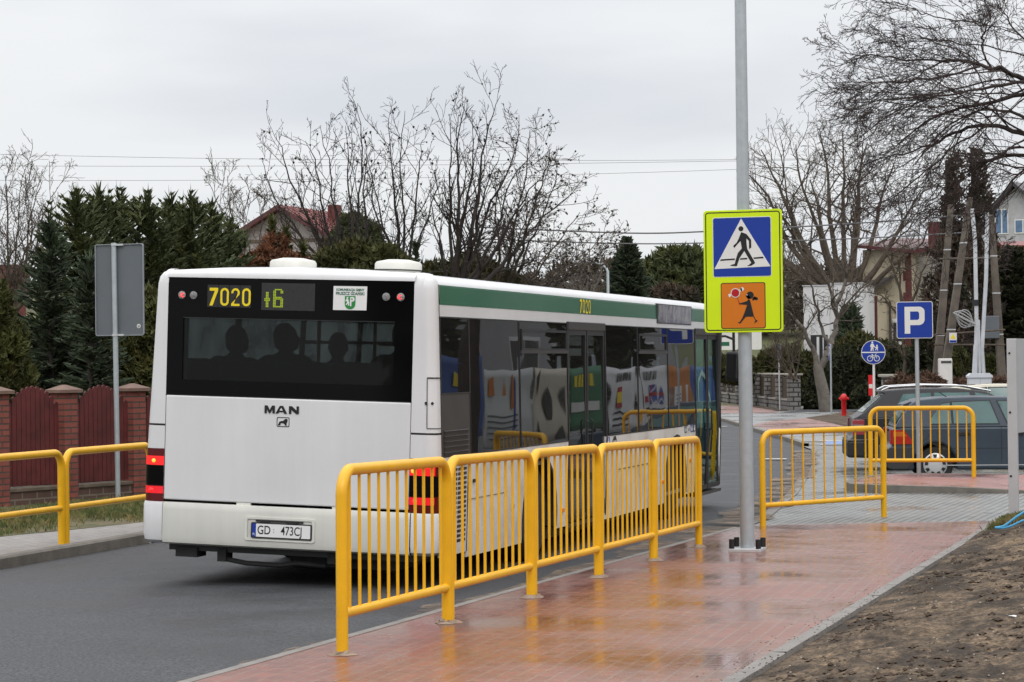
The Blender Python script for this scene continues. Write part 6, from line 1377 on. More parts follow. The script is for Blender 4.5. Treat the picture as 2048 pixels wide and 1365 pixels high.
# ------------------------------------------------------------------ stone pillar wall
a, c = gpt(1588, 822), gpt(1448, 803); d = c - a; L_ = d.length; ang = math.atan2(d.y, d.x)
t = thing('stone_wall', 'low grey stone wall with square pillars and dark wooden infill, far behind the crossing sign', 'wall', a, ang)
npil = 8
for k in range(npil):
    x = k * L_ / (npil - 1); b = MB(); b.box(x - .26, x + .26, -.26, .26, -.1, 1.52); pl = b.build('pillar', M['stonework'], t)
    b = MB(); b.box(x - .36, x + .36, -.36, .36, 1.5205, 1.60); b.build('pillar_cap', M['render_grey'], pl, bevel=.02)
    if k < npil - 1:
        b = MB(); x0, x1 = x + .262, x + L_ / (npil - 1) - .262; b.box(x0, x1, -.14, .14, -.1, .42); pl = b.build('base_wall', M['stonework'], t)
        b = MB(); b.box(x0, x1, -.18, .18, .4205, .48); b.build('coping', M['render_grey'], pl)
        b = MB(); nb = 12; w = (x1 - x0) / nb
        for j in range(nb): b.box(x0 + j * w + .01, x0 + (j + 1) * w - .01, -.02, .02, .50, 1.44)
        b.build('infill_boards', mat('dark_olive_boards', (.06, .045, .022), .8, var=.3) if k == 0 else bpy.data.materials['dark_olive_boards'], t)
p = gpt(1781, 868); t = thing('stone_pillar', 'single grey stone gate pillar with a flat cap among dry vines', 'gate pillar', p, R(15))
b = MB(); b.box(-.22, .22, -.22, .22, -.1, 1.66); b.build('shaft', M['stonework'], t); b = MB(); b.box(-.31, .31, -.31, .31, 1.6605, 1.74); b.build('cap', M['render_grey'], t, bevel=.02)
# billboard far off
p = pix(1478, 740, 140); t = thing('notice_board', 'white notice board on posts at the meadow edge behind the mirror', 'notice board', (p.x, p.y, FZ), facing(1478, 140))
s = 140 / 4750; zh = lambda y: (720 - y) * s + CZ - FZ
b = MB(); b.box(-1.6, 1.35, 0, .08, zh(698), zh(662)); pn = b.build('panel', M['swhite'], t); b = MB(); b.box(-1.05, -.55, -.006, -.001, zh(690), zh(682)); b.build('green_mark', M['crest'] if 'crest' in M else M['green'], pn)
for x in (-1.5, 1.3): b = MB(); b.box(x - .06, x + .06, .081, .2, -.5, zh(662)); b.build('post', M['dark_metal'], t)
# ------------------------------------------------------------------ utility poles, conduits, cabinets
GU = 'leaning concrete utility poles'
for i, (p0, p1, d0, lb) in enumerate([((1872, 770), (1902, 410), 78, 'leaning old concrete utility pole, leftmost of the group beside the parking sign'), ((1888, 760), (1940, 395), 76, 'leaning concrete utility pole carrying a small yellow warning plate'), ((2004, 760), (1982, 430), 79, 'leaning concrete utility pole right of the silver conduits')]):
    a, c = pix(p0[0], p0[1], d0), pix(p1[0], p1[1], d0); a = a + (a - c) * .25; t = thing('utility_pole', lb, 'utility pole', a, 0, GU); dd = c - a
    b = MB(); n = 5; ux = Vector((cr[0], cr[1], 0)).normalized(); uy = Vector((-ux.y, ux.x, 0)); rings = []
    for k in range(n):
        q = dd * (k / (n - 1)); w = .15 - .06 * k / (n - 1); rings.append([q + ux * sx * w + uy * sy * w for sx, sy in ((-1, -1), (1, -1), (1, 1), (-1, 1))])
    b.loft(rings, closed=True, caps=True); b.build('shaft', M['concrete_pole'], t, bevel=.03)
    for f_ in (.42, .62, .8):
        q = dd * f_; w = .153 - .06 * f_; b = MB(); b.loft([[q + ux * sx * w + uy * sy * w + ZU * h for sx, sy in ((-1, -1), (1, -1), (1, 1), (-1, 1))] for h in (-.02, .02)], closed=True); b.build('steel_band', M['alu'], t)
    if i == 1:
        q = pix(1906, 676, d0 - .35) - a; b = MB(); b.prism([(-.12, -.16), (.12, -.16), (.12, .16), (-.12, .16)], q, ux, ZU, .01); wp = b.build('warning_plate', M['swhite'], t)
        b = MB(); b.prism([(-.09, -.03), (.09, -.03), (0, .12)], q + uy * -.011, ux, ZU, .003); b.build('warning_triangle', M['ydigit'], wp)
        b = MB(); b.prism([(-.11, -.15), (.11, -.15), (.11, -.08), (-.11, -.08)], q + uy * -.011, ux, ZU, .003); b.build('blue_strip', M['sblue'], wp)
t0 = None
for (xa, ya, xb, yb) in [(1880, 518, 1982, 516), (1868, 670, 2010, 660), (1868, 690, 2010, 690)]:
    q0, q1 = pix(xa, ya, 76.9), pix(xb, yb, 77.4); b = MB(); b.tube([q0, q1], .035, 6)
    tag(b.build('cross_beam', M['bark'] if ya > 600 else M['concrete_pole']), {518: 'upper thin beam tying the leaning utility poles together', 670: 'middle rusty beam between the leaning utility poles', 690: 'lowest rusty beam between the leaning utility poles'}[ya], 'beam', 'beams between the utility poles')
D = 74.; base = pix(1958, 790, D); base.z = FZ; t = thing('cable_conduits', 'pair of bright steel cable conduits rising from the grey cabinet', 'conduit', base)
for k, path in enumerate([[(1951, 760), (1953, 640), (1950, 480), (1944, 418)], [(1968, 760), (1964, 700), (1972, 560), (1974, 470), (1974, 425)], [(1960, 760), (1957, 640)], [(1946, 760), (1950, 690)]]):
    b = MB(); b.tube([pix(x, y, D) - base for x, y in path], .062 if k < 2 else .045, 8); b.build('conduit', mat('bright_steel', (.62, .64, .67), .35, metal=.3) if k == 0 else bpy.data.materials['bright_steel'], t, smooth=True)
b = MB(); b.tube([pix(1966, 470, D) - base, pix(1974, 488, D) - base], .06, 8); b.build('conduit_branch', bpy.data.materials['bright_steel'], t)
b = MB()
for k in range(4):
    a0 = k * .5; pts = [pix(1929 + (14 + 3 * k) * math.cos(a), 638 + (18 - 2 * k) * math.sin(a + a0), D - .1 * k) - base for a in [6.283 * j / 18 for j in range(18)]]; b.tube(pts, .022, 5, closed=True)
b.build('cable_loops', mat('cable_loop_grey', (.30, .30, .30), .6), t)
b = MB(); b.cyl(pix(1951, 600, D) - base, pix(1951, 612, D) - base, .09); b.build('conduit_clamp', M['black'], t)
D = 70.; s = D / 4750; p = pix(1959, 800, D); p.z = FZ; t = thing('meter_cabinet', 'light grey pitched top cabinet at the foot of the conduits', 'cabinet', p, R(14))
zh = lambda y: (717 - y) * s + CZ - FZ
b = MB(); b.box(-.33, .33, -.2, .2, -.1, zh(756)); b.build('housing', M['box_grey'], t, bevel=.01); b = MB(); b.prism([(-.36, 0), (.36, 0), (.36, .05), (.27, .13), (-.27, .13), (-.36, .05)], (0, .24, zh(756) + .002), XU, ZU, .48); b.build('lid', M['box_grey'], t)
b = MB(); b.box(-.002, .002, -.203, -.2005, 0, zh(758)); b.build('door_gap', M['dark_metal'], t)
D = 72.; s = D / 4750; p = pix(1891, 800, D); p.z = FZ; t = thing('switch_cabinet', 'narrow off white cabinet behind the leaning pole', 'cabinet', p, R(14))
b = MB(); b.box(-.20, .20, -.15, .15, -.1, zh(717)); b.build('housing', M['box_white'], t, bevel=.03); b = MB(); b.box(-.14, .17, -.165, -.1505, zh(726), zh(722)); b.build('vent', M['dark_metal'], t)
p = pix(1984, 655, 79); b = MB(); b.cbox((0, 0, 0), (.5, .4, .75)); tag(b.build('junction_box', M['sign_back'], loc=p, bevel=.02), 'dark grey junction box hung between the utility poles', 'junction box')
# lamp post far
D = 100.; p = pix(1217, 640, D); p.z = FZ; s = D / 4750; t = thing('street_lamp', 'slim grey street lamp with a curved arm beside the dark spruce', 'street lamp', p)
b = MB(); b.tube([(0, 0, 0), (-.01, 0, (715 - 530) * s + 2.1)] + [(-.01 - .9 * math.sin(a) * 1.0 * (1 - math.cos(a) * .0) if False else -.01 - .95 * (1 - math.cos(a)), 0, (715 - 530) * s + 2.1 + .45 * math.sin(a)) for a in (.4, .8, 1.2, 1.5)], [.075, .06, .05, .045, .04, .04], 8); b.build('pole', M['zinc'], t, smooth=True)
b = MB(); b.cbox((-1.2, 0, (715 - 530) * s + 2.53), (.6, .25, .12)); b.build('lamp_head', M['alu'], t, bevel=.03)
# power lines
GW = 'overhead power lines'
for i, (pts, d0, r, lb) in enumerate([([(-60, 308), (400, 317), (900, 321), (1300, 321), (1620, 318)], 95, .0075, 'topmost of the three thin overhead wires crossing the sky'),
        ([(-60, 332), (400, 333), (900, 330), (1300, 325), (1620, 320)], 95, .0075, 'middle of the three thin overhead wires crossing the sky'),
        ([(-60, 361), (400, 361), (900, 355), (1300, 345), (1620, 334)], 95, .0075, 'lowest of the three thin overhead wires crossing the sky'),
        ([(960, 455), (1150, 463), (1290, 467), (1420, 463), (1700, 448), (1940, 430)], 80, .026, 'upper thick twisted cable running behind the crossing sign'),
        ([(960, 478), (1150, 485), (1290, 488), (1420, 486), (1700, 478), (1940, 465)], 80, .022, 'lower thick cable running behind the crossing sign')]):
    P_ = [pix(x, y, d0) for x, y in pts]; Q = []
    for k in range(len(P_) - 1):
        a = P_[max(0, k - 1)]; b0 = P_[k]; c0 = P_[k + 1]; d_ = P_[min(len(P_) - 1, k + 2)]
        for u in (0, .25, .5, .75): Q.append(.5 * ((2 * b0) + (c0 - a) * u + (2 * a - 5 * b0 + 4 * c0 - d_) * u * u + (3 * b0 - a - 3 * c0 + d_) * u ** 3))
    Q.append(P_[-1]); b = MB(); b.tube(Q, r, 5); tag(b.build('power_line', M['wire']), lb, 'power line', GW)
# ------------------------------------------------------------------ vegetation
def seg_mesh(name, segs, m, parent=None, n=4):
    S = np.array([[*p, *q, r0, r1] for p, q, r0, r1 in segs], np.float64); P, Q, r0, r1 = S[:, :3], S[:, 3:6], S[:, 6], S[:, 7]
    T = Q - P; T /= np.maximum(np.linalg.norm(T, axis=1, keepdims=True), 1e-9)
    ref = np.where(np.abs(T[:, 2:3]) < .9, np.array([[0, 0, 1.]]), np.array([[1., 0, 0]])); A = np.cross(T, ref); A /= np.linalg.norm(A, axis=1, keepdims=True); B = np.cross(T, A)
    k = len(S); V = np.zeros((k, 2 * n, 3))
    for j in range(n):
        a = 2 * math.pi * j / n; d = A * math.cos(a) + B * math.sin(a)
        V[:, j] = P + d * r0[:, None]; V[:, n + j] = Q + d * r1[:, None]
    base = (np.arange(k) * 2 * n)[:, None]; F_ = []
    for j in range(n): F_.append(np.concatenate([base + j, base + (j + 1) % n, base + n + (j + 1) % n, base + n + j], 1))
    return raw_mesh(name, V.reshape(-1, 3), np.stack(F_, 1).reshape(-1, 4), m, parent, smooth=n > 4)
def rvec(rg): return Vector((rg.gauss(0, 1), rg.gauss(0, 1), rg.gauss(0, 1)))
def perp(d, rg):
    v = rvec(rg); v = v - d * v.dot(d); v.normalize(); return v
def grow(rg, segs, p, d, L_, r, lv, P):
    """P: list of dicts per level"""
    c = P[min(lv, len(P) - 1)]; n = c['n']; pts = [p.copy()]; ds = []; rr = [r]
    for i in range(n):
        d = (d + rvec(rg) * c['wob'] + Vector((0, 0, c['up'])) + c.get('pull', Vector((0, 0, 0)))).normalized(); p = p + d * (L_ / n); pts.append(p.copy()); ds.append(d.copy()); rr.append(r + (max(c['rmin'], r * c['tip']) - r) * (i + 1) / n)
    for i in range(n): segs.append((pts[i], pts[i + 1], rr[i], rr[i + 1]))
    if lv + 1 < len(P) and c['kids']: spawn(rg, segs, pts, ds, rr, L_, lv, P)
def spawn(rg, segs, pts, ds, rr, L_, lv, P):
    c = P[lv]; n = len(pts) - 1
    k = c['kids'] + (1 if rg.random() < .4 else 0)
    for j in range(k):
        t = c['t0'] + (1 - c['t0']) * (j + rg.random() * .8) / k; i = min(n - 1, int(t * n)); f_ = t * n - i
        q = pts[i].lerp(pts[i + 1], min(1, f_)); dd = ds[i]; a = R(c['ang'] + rg.gauss(0, 9)); nd = (dd * math.cos(a) + perp(dd, rg) * math.sin(a)).normalized()
        grow(rg, segs, q, nd, L_ * c['lr'] * (1.15 - .55 * t) * rg.uniform(.65, 1.25), max(P[lv + 1]['rmin'], min(rr[i] * c['rr'], rr[i])), lv + 1, P)
def stem_path(rg, segs, pts, r0, r1, P, jit=.0):
    """explicit limb then recursive twigs"""
    Q = []
    for k in range(len(pts) - 1):
        a = pts[max(0, k - 1)]; b0 = pts[k]; c0 = pts[k + 1]; d_ = pts[min(len(pts) - 1, k + 2)]
        m_ = 4
        for u in [i / m_ for i in range(m_)]: Q.append(.5 * ((2 * b0) + (c0 - a) * u + (2 * a - 5 * b0 + 4 * c0 - d_) * u * u + (3 * b0 - a - 3 * c0 + d_) * u ** 3) + rvec(rg) * jit)
    Q.append(pts[-1]); n = len(Q) - 1
    rr = [r0 + (r1 - r0) * (i / n) ** .8 for i in range(n + 1)]; ds = [(Q[i + 1] - Q[i]).normalized() for i in range(n)]
    for i in range(n): segs.append((Q[i], Q[i + 1], rr[i], rr[i + 1]))
    spawn(rg, segs, Q, ds, rr, sum((Q[i + 1] - Q[i]).length for i in range(n)), 0, P)
def split_tree(t, segs, thr, m1, m2=None):
    o = t.location; S = [(p - o, q - o, a, b_) for p, q, a, b_ in segs]
    big = [s for s in S if s[2] >= thr]; sm = [s for s in S if s[2] < thr]
    if big: seg_mesh('trunk', big, m1, t, 7)
    if sm: seg_mesh('crown', sm, m2 or m1, t, 3)
def lvl(n, wob, up, kids, ang, lr, rr, tip, rmin, t0=.2): return dict(n=n, wob=wob, up=up, kids=kids, ang=ang, lr=lr, rr=rr, tip=tip, rmin=rmin, t0=t0)
def fan_tree(name, label, seed, base, tips, d, r0, P, thr, m, spread=1.2, group=None, mid=.45, push=.55, r1=.008, low=.0, pods=0, m2=None, lift=0):
    rg = random.Random(seed); b0 = pix(base[0], base[1], d); t = thing(name, label, 'tree', Vector((b0.x, b0.y, b0.z)), 0, group); segs = []
    for (x, y) in tips:
        y += lift
        dd = d + rg.uniform(-spread, spread); bb_ = pix(base[0] + rg.uniform(-6, 6), base[1], d + rg.uniform(-.15, .15))
        mx = base[0] + (x - base[0]) * push; my = base[1] + (y - base[1]) * mid
        m1_ = pix(base[0] + (x - base[0]) * push * .55, base[1] + (y - base[1]) * mid * .42, d + (dd - d) * .3); m2_ = pix(mx, my, d + (dd - d) * .6); e = pix(x, y, dd)
        stem_path(rg, segs, [bb_, m1_, m2_, m2_.lerp(e, .55) + rvec(rg) * .12, e], r0 * rg.uniform(.75, 1.1), r1, P, .02)
    g = pix(base[0], base[1], d); gz = Vector((g.x, g.y, FZ - .2))
    if low: segs.append((gz, g, low * 1.2, low))
    split_tree(t, segs, thr, m, m2)
    if pods:
        b = MB(); tw = [s for s in segs if s[2] < .012]
        for k in range(pods):
            s_ = rg.choice(tw); q = s_[1] - t.location; r_ = rg.uniform(.015, .036); b._add([q + Vector(v) * r_ for v in ((1, 0, 0), (-1, 0, 0), (0, 1, 0), (0, -1, 0), (0, 0, .8), (0, 0, -1.3))], [(0, 2, 4), (2, 1, 4), (1, 3, 4), (3, 0, 4), (2, 0, 5), (1, 2, 5), (3, 1, 5), (0, 3, 5)])
        po = b.build('seed_pods', M['pod'], t); po['kind'] = 'stuff'
    return t
PA = [lvl(8, .1, .06, 8, 38, .30, .5, .3, .008, .25), lvl(5, .14, .10, 4, 42, .5, .6, .35, .006, .15), lvl(4, .18, .08, 2, 45, .5, .7, .5, .005, .2), lvl(2, .2, .05, 0, 0, 0, 0, .6, .0045)]
fan_tree('bare_tree', 'leafless tree with a low fan of dark stems, leftmost behind the bus roof', 11, (725, 590), [(524, 275), (552, 222), (611, 236), (590, 300), (640, 206), (691, 206), (712, 166), (660, 330), (560, 380), (740, 260)], 54, .066, PA, .03, M['bark_dark'], lift=46, r1=.006, push=.62, pods=110)
fan_tree('bare_tree', 'leafless tree with tall upright stems in the middle of the group behind the bus', 12, (808, 600), [(777, 192), (810, 176), (845, 235), (750, 300), (870, 300), (728, 250)], 55, .066, PA, .03, M['bark_dark'], lift=46, r1=.006, push=.5, pods=80)
fan_tree('bare_tree', 'tallest leafless tree behind the bus, its stems reaching highest against the sky', 13, (905, 600), [(898, 182), (945, 205), (1001, 145), (1038, 184), (1000, 260), (1079, 245), (860, 320), (930, 160), (1155, 336), (1090, 300)], 56, .075, PA, .03, M['bark_dark'], lift=46, r1=.006, push=.5, pods=110)
PB = [lvl(8, .14, .0, 12, 50, .33, .5, .3, .008, .2), lvl(5, .2, -.02, 5, 50, .5, .6, .4, .006, .15), lvl(4, .25, .0, 3, 50, .5, .7, .5, .006, .2), lvl(2, .25, .0, 0, 0, 0, 0, .6, .005)]
fan_tree('cone_bearing_tree', 'twiggy tree full of tiny cones, at the right of the bare group behind the bus', 14, (988, 620), [(1060, 260), (1115, 325), (1160, 425), (1215, 462), (1180, 520), (1100, 300), (1010, 340), (940, 410), (1215, 495), (1130, 480), (1060, 400)], 58, .06, PB, .03, M['bark'], push=.55, pods=900, spread=1.8)
# big tree at right, far
PC = [lvl(8, .14, .04, 8, 46, .42, .5, .25, .016, .38), lvl(6, .18, .05, 5, 48, .5, .55, .3, .012, .15), lvl(5, .22, .05, 3, 48, .5, .6, .4, .009, .15), lvl(3, .25, .02, 1, 45, .5, .7, .6, .007, .2), lvl(2, .2, 0, 0, 0, 0, 0, .7, .006)]
fan_tree('bare_tree', 'large spreading leafless tree far behind the beige house', 15, (1690, 600), [(1492, 345), (1522, 300), (1548, 410), (1502, 455), (1592, 290), (1640, 268), (1684, 262), (1735, 285), (1790, 325), (1842, 380), (1856, 455), (1540, 500), (1720, 330), (1620, 360)], 122, .22, PC, .09, M['bark'], push=.6, mid=.5, r1=.03, spread=3, low=.35)
# forked tree in front of the white house
rg = random.Random(21); d = 99; b0 = pix(1652, 822, d); t = thing('forked_tree', 'gnarled tree forking low above the pavement, in front of the white house', 'tree', b0); segs = []
J = lambda pts: [pix(x, y, d + (rg.uniform(-.5, .5) if k > 1 else 0)) for k, (x, y) in enumerate(pts)]
segs0 = [pix(x, y, d) for x, y in ((1654, 836), (1648, 790), (1640, 755), (1636, 735))]; PD = [lvl(8, .14, .04, 8, 50, .40, .5, .3, .012, .3), lvl(5, .2, .03, 5, 50, .5, .6, .35, .009, .15), lvl(4, .25, .0, 3, 50, .5, .65, .5, .007, .15), lvl(3, .25, -.02, 0, 0, 0, 0, .7, .006)]
for k in range(3): segs.append((segs0[k], segs0[k + 1], .30 - .03 * k, .27 - .03 * k))
for pts, r0 in [([(1638, 745), (1625, 700), (1600, 650), (1570, 622), (1525, 640)], .14), ([(1640, 740), (1655, 700), (1672, 650), (1668, 600), (1640, 540), (1600, 500)], .17), ([(1668, 620), (1690, 570), (1700, 520), (1730, 460)], .11), ([(1660, 690), (1640, 640), (1625, 580), (1610, 540)], .09), ([(1672, 650), (1700, 600), (1740, 560)], .08)]:
    stem_path(rg, segs, J(pts), r0, .025, PD, .03)
split_tree(t, segs, .07, M['bark_pale'], M['bark'])
rg = random.Random(22); d = 96; t = thing('small_bare_tree', 'slender leafless tree against the beige house, above the parking sign', 'tree', pix(1812, 790, d)); segs = []
for pts, r0 in [([(1815, 790), (1806, 700), (1808, 622)], .14), ([(1808, 625), (1798, 570), (1776, 510), (1765, 480)], .08), ([(1808, 625), (1830, 590), (1850, 530), (1862, 500)], .08), ([(1804, 640), (1770, 600), (1735, 585)], .06), ([(1806, 610), (1800, 540), (1812, 480)], .06)]:
    stem_path(rg, segs, J(pts), r0, .02, PD, .03)
split_tree(t, segs, .05, M['bark'])
# tree overhanging from the right edge
rg = random.Random(31); d = 36; b0 = pix(2330, 975, d); t = thing('overhanging_tree', 'dense leafless tree reaching in from the upper right corner', 'tree', b0); segs = []
J2 = lambda pts, sp=1.0: [pix(x, y, d + rg.uniform(-.3, .3) + sp * (2150 - x) / 500 * 1.2) for x, y in pts]
LF = Vector((-cr[0], -cr[1], -.1)) * .10
PE = [dict(lvl(9, .12, -.01, 11, 36, .48, .45, .25, .007, .15), pull=LF), dict(lvl(7, .15, -.02, 5, 38, .55, .5, .3, .0048, .1), pull=LF), dict(lvl(5, .18, -.02, 3, 42, .5, .6, .4, .0038, .15), pull=LF * .6), lvl(3, .2, .0, 2, 45, .45, .7, .6, .0034, .2), lvl(2, .2, .0, 0, 0, 0, 0, .8, .003)]
tr = J2([(2330, 985), (2310, 700), (2260, 450), (2190, 300), (2130, 190)], 0)
for k in range(4): segs.append((tr[k], tr[k + 1], .20 - .03 * k, .17 - .03 * k))
LB = [([(2150, 230), (2090, 190), (2048, 160), (2000, 142), (1950, 128), (1890, 122), (1840, 150), (1785, 195)], .085), ([(1985, 138), (1970, 115), (1965, 75), (1978, 45), (1968, 0), (1960, -40)], .03), ([(1976, 48), (1960, 50), (1920, 42), (1880, 36), (1830, 20), (1790, 6), (1740, 0)], .022),
      ([(2165, 300), (2100, 285), (2040, 265), (1980, 250), (1920, 262), (1860, 290), (1790, 310), (1730, 330)], .08), ([(2140, 210), (2048, 192), (1960, 210), (1880, 228), (1820, 270), (1770, 310)], .06), ([(2180, 380), (2100, 330), (2048, 310), (1960, 330), (1900, 370), (1850, 410)], .07),
      ([(1900, 125), (1830, 122), (1770, 112), (1720, 110), (1680, 106)], .03), ([(1960, 135), (1860, 160), (1780, 165), (1740, 168), (1705, 190)], .03), ([(2048, 165), (1960, 180), (1870, 195), (1780, 230), (1700, 290)], .04), ([(2130, 190), (2080, 110), (2030, 60), (2000, 20)], .05), ([(2060, 170), (1990, 160), (1900, 180), (1800, 200), (1700, 205)], .03),
      ([(2150, 300), (2060, 240), (1980, 220), (1900, 250), (1830, 330)], .05), ([(2120, 340), (2050, 340), (2000, 400), (1980, 450)], .04), ([(2048, 110), (1950, 90), (1850, 80), (1770, 60)], .02), ([(1980, 250), (1900, 300), (1820, 370), (1760, 410)], .03), ([(2080, 300), (2020, 300), (1950, 360), (1900, 420)], .035), ([(2190, 300), (2290, 210), (2400, 150), (2500, 140)], .085), ([(2230, 380), (2330, 320), (2450, 300), (2560, 330)], .08), ([(2160, 230), (2230, 110), (2320, 10), (2380, -80)], .07), ([(2150, 220), (2140, 100), (2160, -20)], .05)]
for pts, r0 in LB: stem_path(rg, segs, J2(pts), r0 * .72, .007, PE, .015)
split_tree(t, segs, .022, M['bark_dark'], M['bark_red'])
# pale birch at far left and pale saplings far behind
PF = [lvl(8, .12, .07, 9, 36, .40, .5, .25, .012, .2), lvl(5, .18, .07, 5, 40, .5, .55, .35, .008, .15), lvl(4, .2, .04, 3, 42, .5, .65, .5, .006, .15), lvl(2, .2, .0, 0, 0, 0, 0, .7, .005)]
fan_tree('birch_tree', 'pale thin branched birch at the far left edge against the sky', 41, (20, 640), [(-30, 360), (10, 352), (45, 350), (85, 362), (115, 375), (130, 420), (-60, 400), (60, 400)], 62, .07, PF, .04, M['bark'], push=.5)
fan_tree('birch_tree', 'pale thin tree between the gable house and the spruces', 42, (500, 600), [(420, 370), (455, 352), (500, 380), (535, 390), (445, 420)], 60, .04, PF, .03, M['bark'], push=.5)
fan_tree('birch_tree', 'pale hazy tree by the street lamp far down the road', 43, (1170, 640), [(1120, 500), (1150, 480), (1180, 490), (1205, 510), (1140, 540)], 130, .10, PF, .05, M['bark_pale'], push=.5, r1=.02)
fan_tree('birch_tree', 'greyish bare tree behind the grey barn', 44, (1540, 640), [(1500, 430), (1520, 470), (1560, 450), (1590, 480), (1480, 500), (1620, 520)], 150, .16, PC, .09, M['bark'], push=.5, r1=.03)
fan_tree('birch_tree', 'bare tree with few leaves behind the mirror and sign', 45, (1590, 760), [(1530, 640), (1555, 600), (1575, 650), (1610, 620), (1540, 690)], 98, .06, PF, .04, M['bark'], push=.5, pods=70)
# conifers: spiky needle sprays
def tri_spray(V, F_, p, d, L_, w, rg):
    a = perp(d, rg); q = p + d * L_
    for k in range(2):
        s_ = a if k == 0 else d.cross(a); o = len(V); V += [p - s_ * w, p + s_ * w, q]; F_.append((o, o + 1, o + 2))
def conifer(name, label, base_px, top_y, d, halfw_px, seed, m, droop=-.1, dens=1., group=None, leader=1., tw=.055, tl=.30, low_frac=.02, shape=.85, cat='tree', shoots=0):
    rg = random.Random(seed); b0 = pix(base_px[0], base_px[1], d); s_ = d / 4750; Rr = halfw_px * s_; H_ = (base_px[1] - top_y) * s_
    t = thing(name, label, cat, b0, 0, group); V = []; F_ = []; br = []
    seg_mesh('trunk', [(Vector((0, 0, -.4)), Vector((0, 0, H_ * .6)), .012 * H_ + .03, .008 * H_ + .02), (Vector((0, 0, H_ * .6)), Vector((0, 0, H_ * .96)), .008 * H_ + .02, .008)], M['bark_dark'], t, 6)
    z = H_ * low_frac
    while z < H_ * .985:
        u = z / H_; rl = Rr * max(.03, (1 - u) ** shape); nb = max(3, int((5 + 5 * (1 - u)) * dens))
        for k in range(nb):
            a = rg.uniform(0, 6.283); L_ = rl * rg.uniform(.65, 1.15) + .06; up = droop * (1 - u) + .75 * u ** 2 + rg.uniform(-.1, .12)
            dd = Vector((math.cos(a), math.sin(a), up)).normalized(); p = Vector((0, 0, z + rg.uniform(-.06, .06))); n = max(2, int(L_ / .16)); pts = [p]
            for i in range(n):
                dd = (dd + Vector((0, 0, .05)) + rvec(rg) * .05).normalized(); q = p + dd * (L_ / n); f_ = (i + 1) / n
                sl = tl * (1.15 - .6 * f_) * min(1, .35 + rl)
                for sd in (-1, 1):
                    sdv = dd.cross(ZU).normalized() * sd; nd = (dd * .75 + sdv * rg.uniform(.5, .95) + ZU * rg.uniform(-.25, .25)).normalized(); tri_spray(V, F_, q - dd * rg.random() * L_ / n, nd, sl * rg.uniform(.6, 1.2), tw * rg.uniform(.7, 1.2), rg)
                tri_spray(V, F_, p, dd, (L_ / n) * 1.3, tw * .9, rg); p = q
            tri_spray(V, F_, p, dd, sl * .9, tw * .8, rg)
        z += max(.10, (.22 - .10 * u)) / max(.6, dens ** .5)
    for k in range(int(5 * leader)):
        z0 = H_ * (.93 + .07 * k / 5); 
        for j in range(5):
            a = rg.uniform(0, 6.283); tri_spray(V, F_, Vector((0, 0, z0)), Vector((math.cos(a) * .5, math.sin(a) * .5, .8)).normalized(), .18 + .1 * rg.random(), .028, rg)
    tri_spray(V, F_, Vector((0, 0, H_ * .9)), Vector((0, 0, 1)), H_ * .1 + .25 * leader, .03, rg)
    for k in range(shoots):
        a = rg.uniform(0, 6.283); rr_ = Rr * rg.uniform(.0, .38) if k else 0; p = Vector((rr_ * math.cos(a), rr_ * math.sin(a), H_ * (.97 - .10 * rr_ / max(Rr, .1)))); h_ = rg.uniform(.35, .62)
        tri_spray(V, F_, p, Vector((rg.uniform(-.1, .1), rg.uniform(-.1, .1), 1)).normalized(), h_, .022, rg)
        for w_ in (.12, .42, .68):
            for j in range(5): a2 = rg.uniform(0, 6.283); tri_spray(V, F_, p + Vector((0, 0, h_ * w_)), Vector((math.cos(a2) * .75, math.sin(a2) * .75, .62)).normalized(), .26 * (1.1 - w_), .028, rg)
    raw_mesh('crown', [tuple(v) for v in V], F_, m, t); return t
GS = 'spruces behind the maroon fence'
for i, (bx_, ty, d, hw, m, lb) in enumerate([
    (160, 410, 37.5, 150, 'spruce', 'dark spruce with a spiky leader just left of the grey sign back'), (203, 405, 38.5, 150, 'spruce', 'green spruce rising right behind the grey sign back'), (245, 412, 39.5, 140, 'spruce', 'spruce with bright spiky tips right of the grey sign back'),
    (302, 415, 39, 150, 'spruce', 'dense dark spruce above the left rear corner of the bus'), (348, 420, 40.5, 150, 'spruce', 'dark spruce with a bushy top above the bus rear lamps'), (388, 418, 39.5, 150, 'spruce', 'dark spruce above the yellow fleet number of the bus'), (430, 430, 41, 130, 'spruce', 'lower dark spruce at the right end of the spruce row'), (465, 465, 42, 110, 'spruce', 'small green spruce next to the rusty dead conifer')]):
    conifer('spruce_tree', lb, (bx_, 1010, ), ty, d, hw, 50 + i, M[m], group=GS, dens=1.7, leader=1.6, tw=.032, tl=.25, shape=.42, low_frac=.3, shoots=5)
conifer('blue_spruce', 'broad blue green spruce left of the grey sign back', (105, 1000), 450, 36.2, 115, 71, M['spruce_blue'], dens=1.35, tw=.05, tl=.34, shape=.6)
conifer('blue_spruce', 'drooping blue green spruce directly behind the grey sign pole', (185, 1005), 520, 35.2, 90, 72, M['spruce_blue'], dens=1.3, tw=.05, tl=.34, shape=.5)
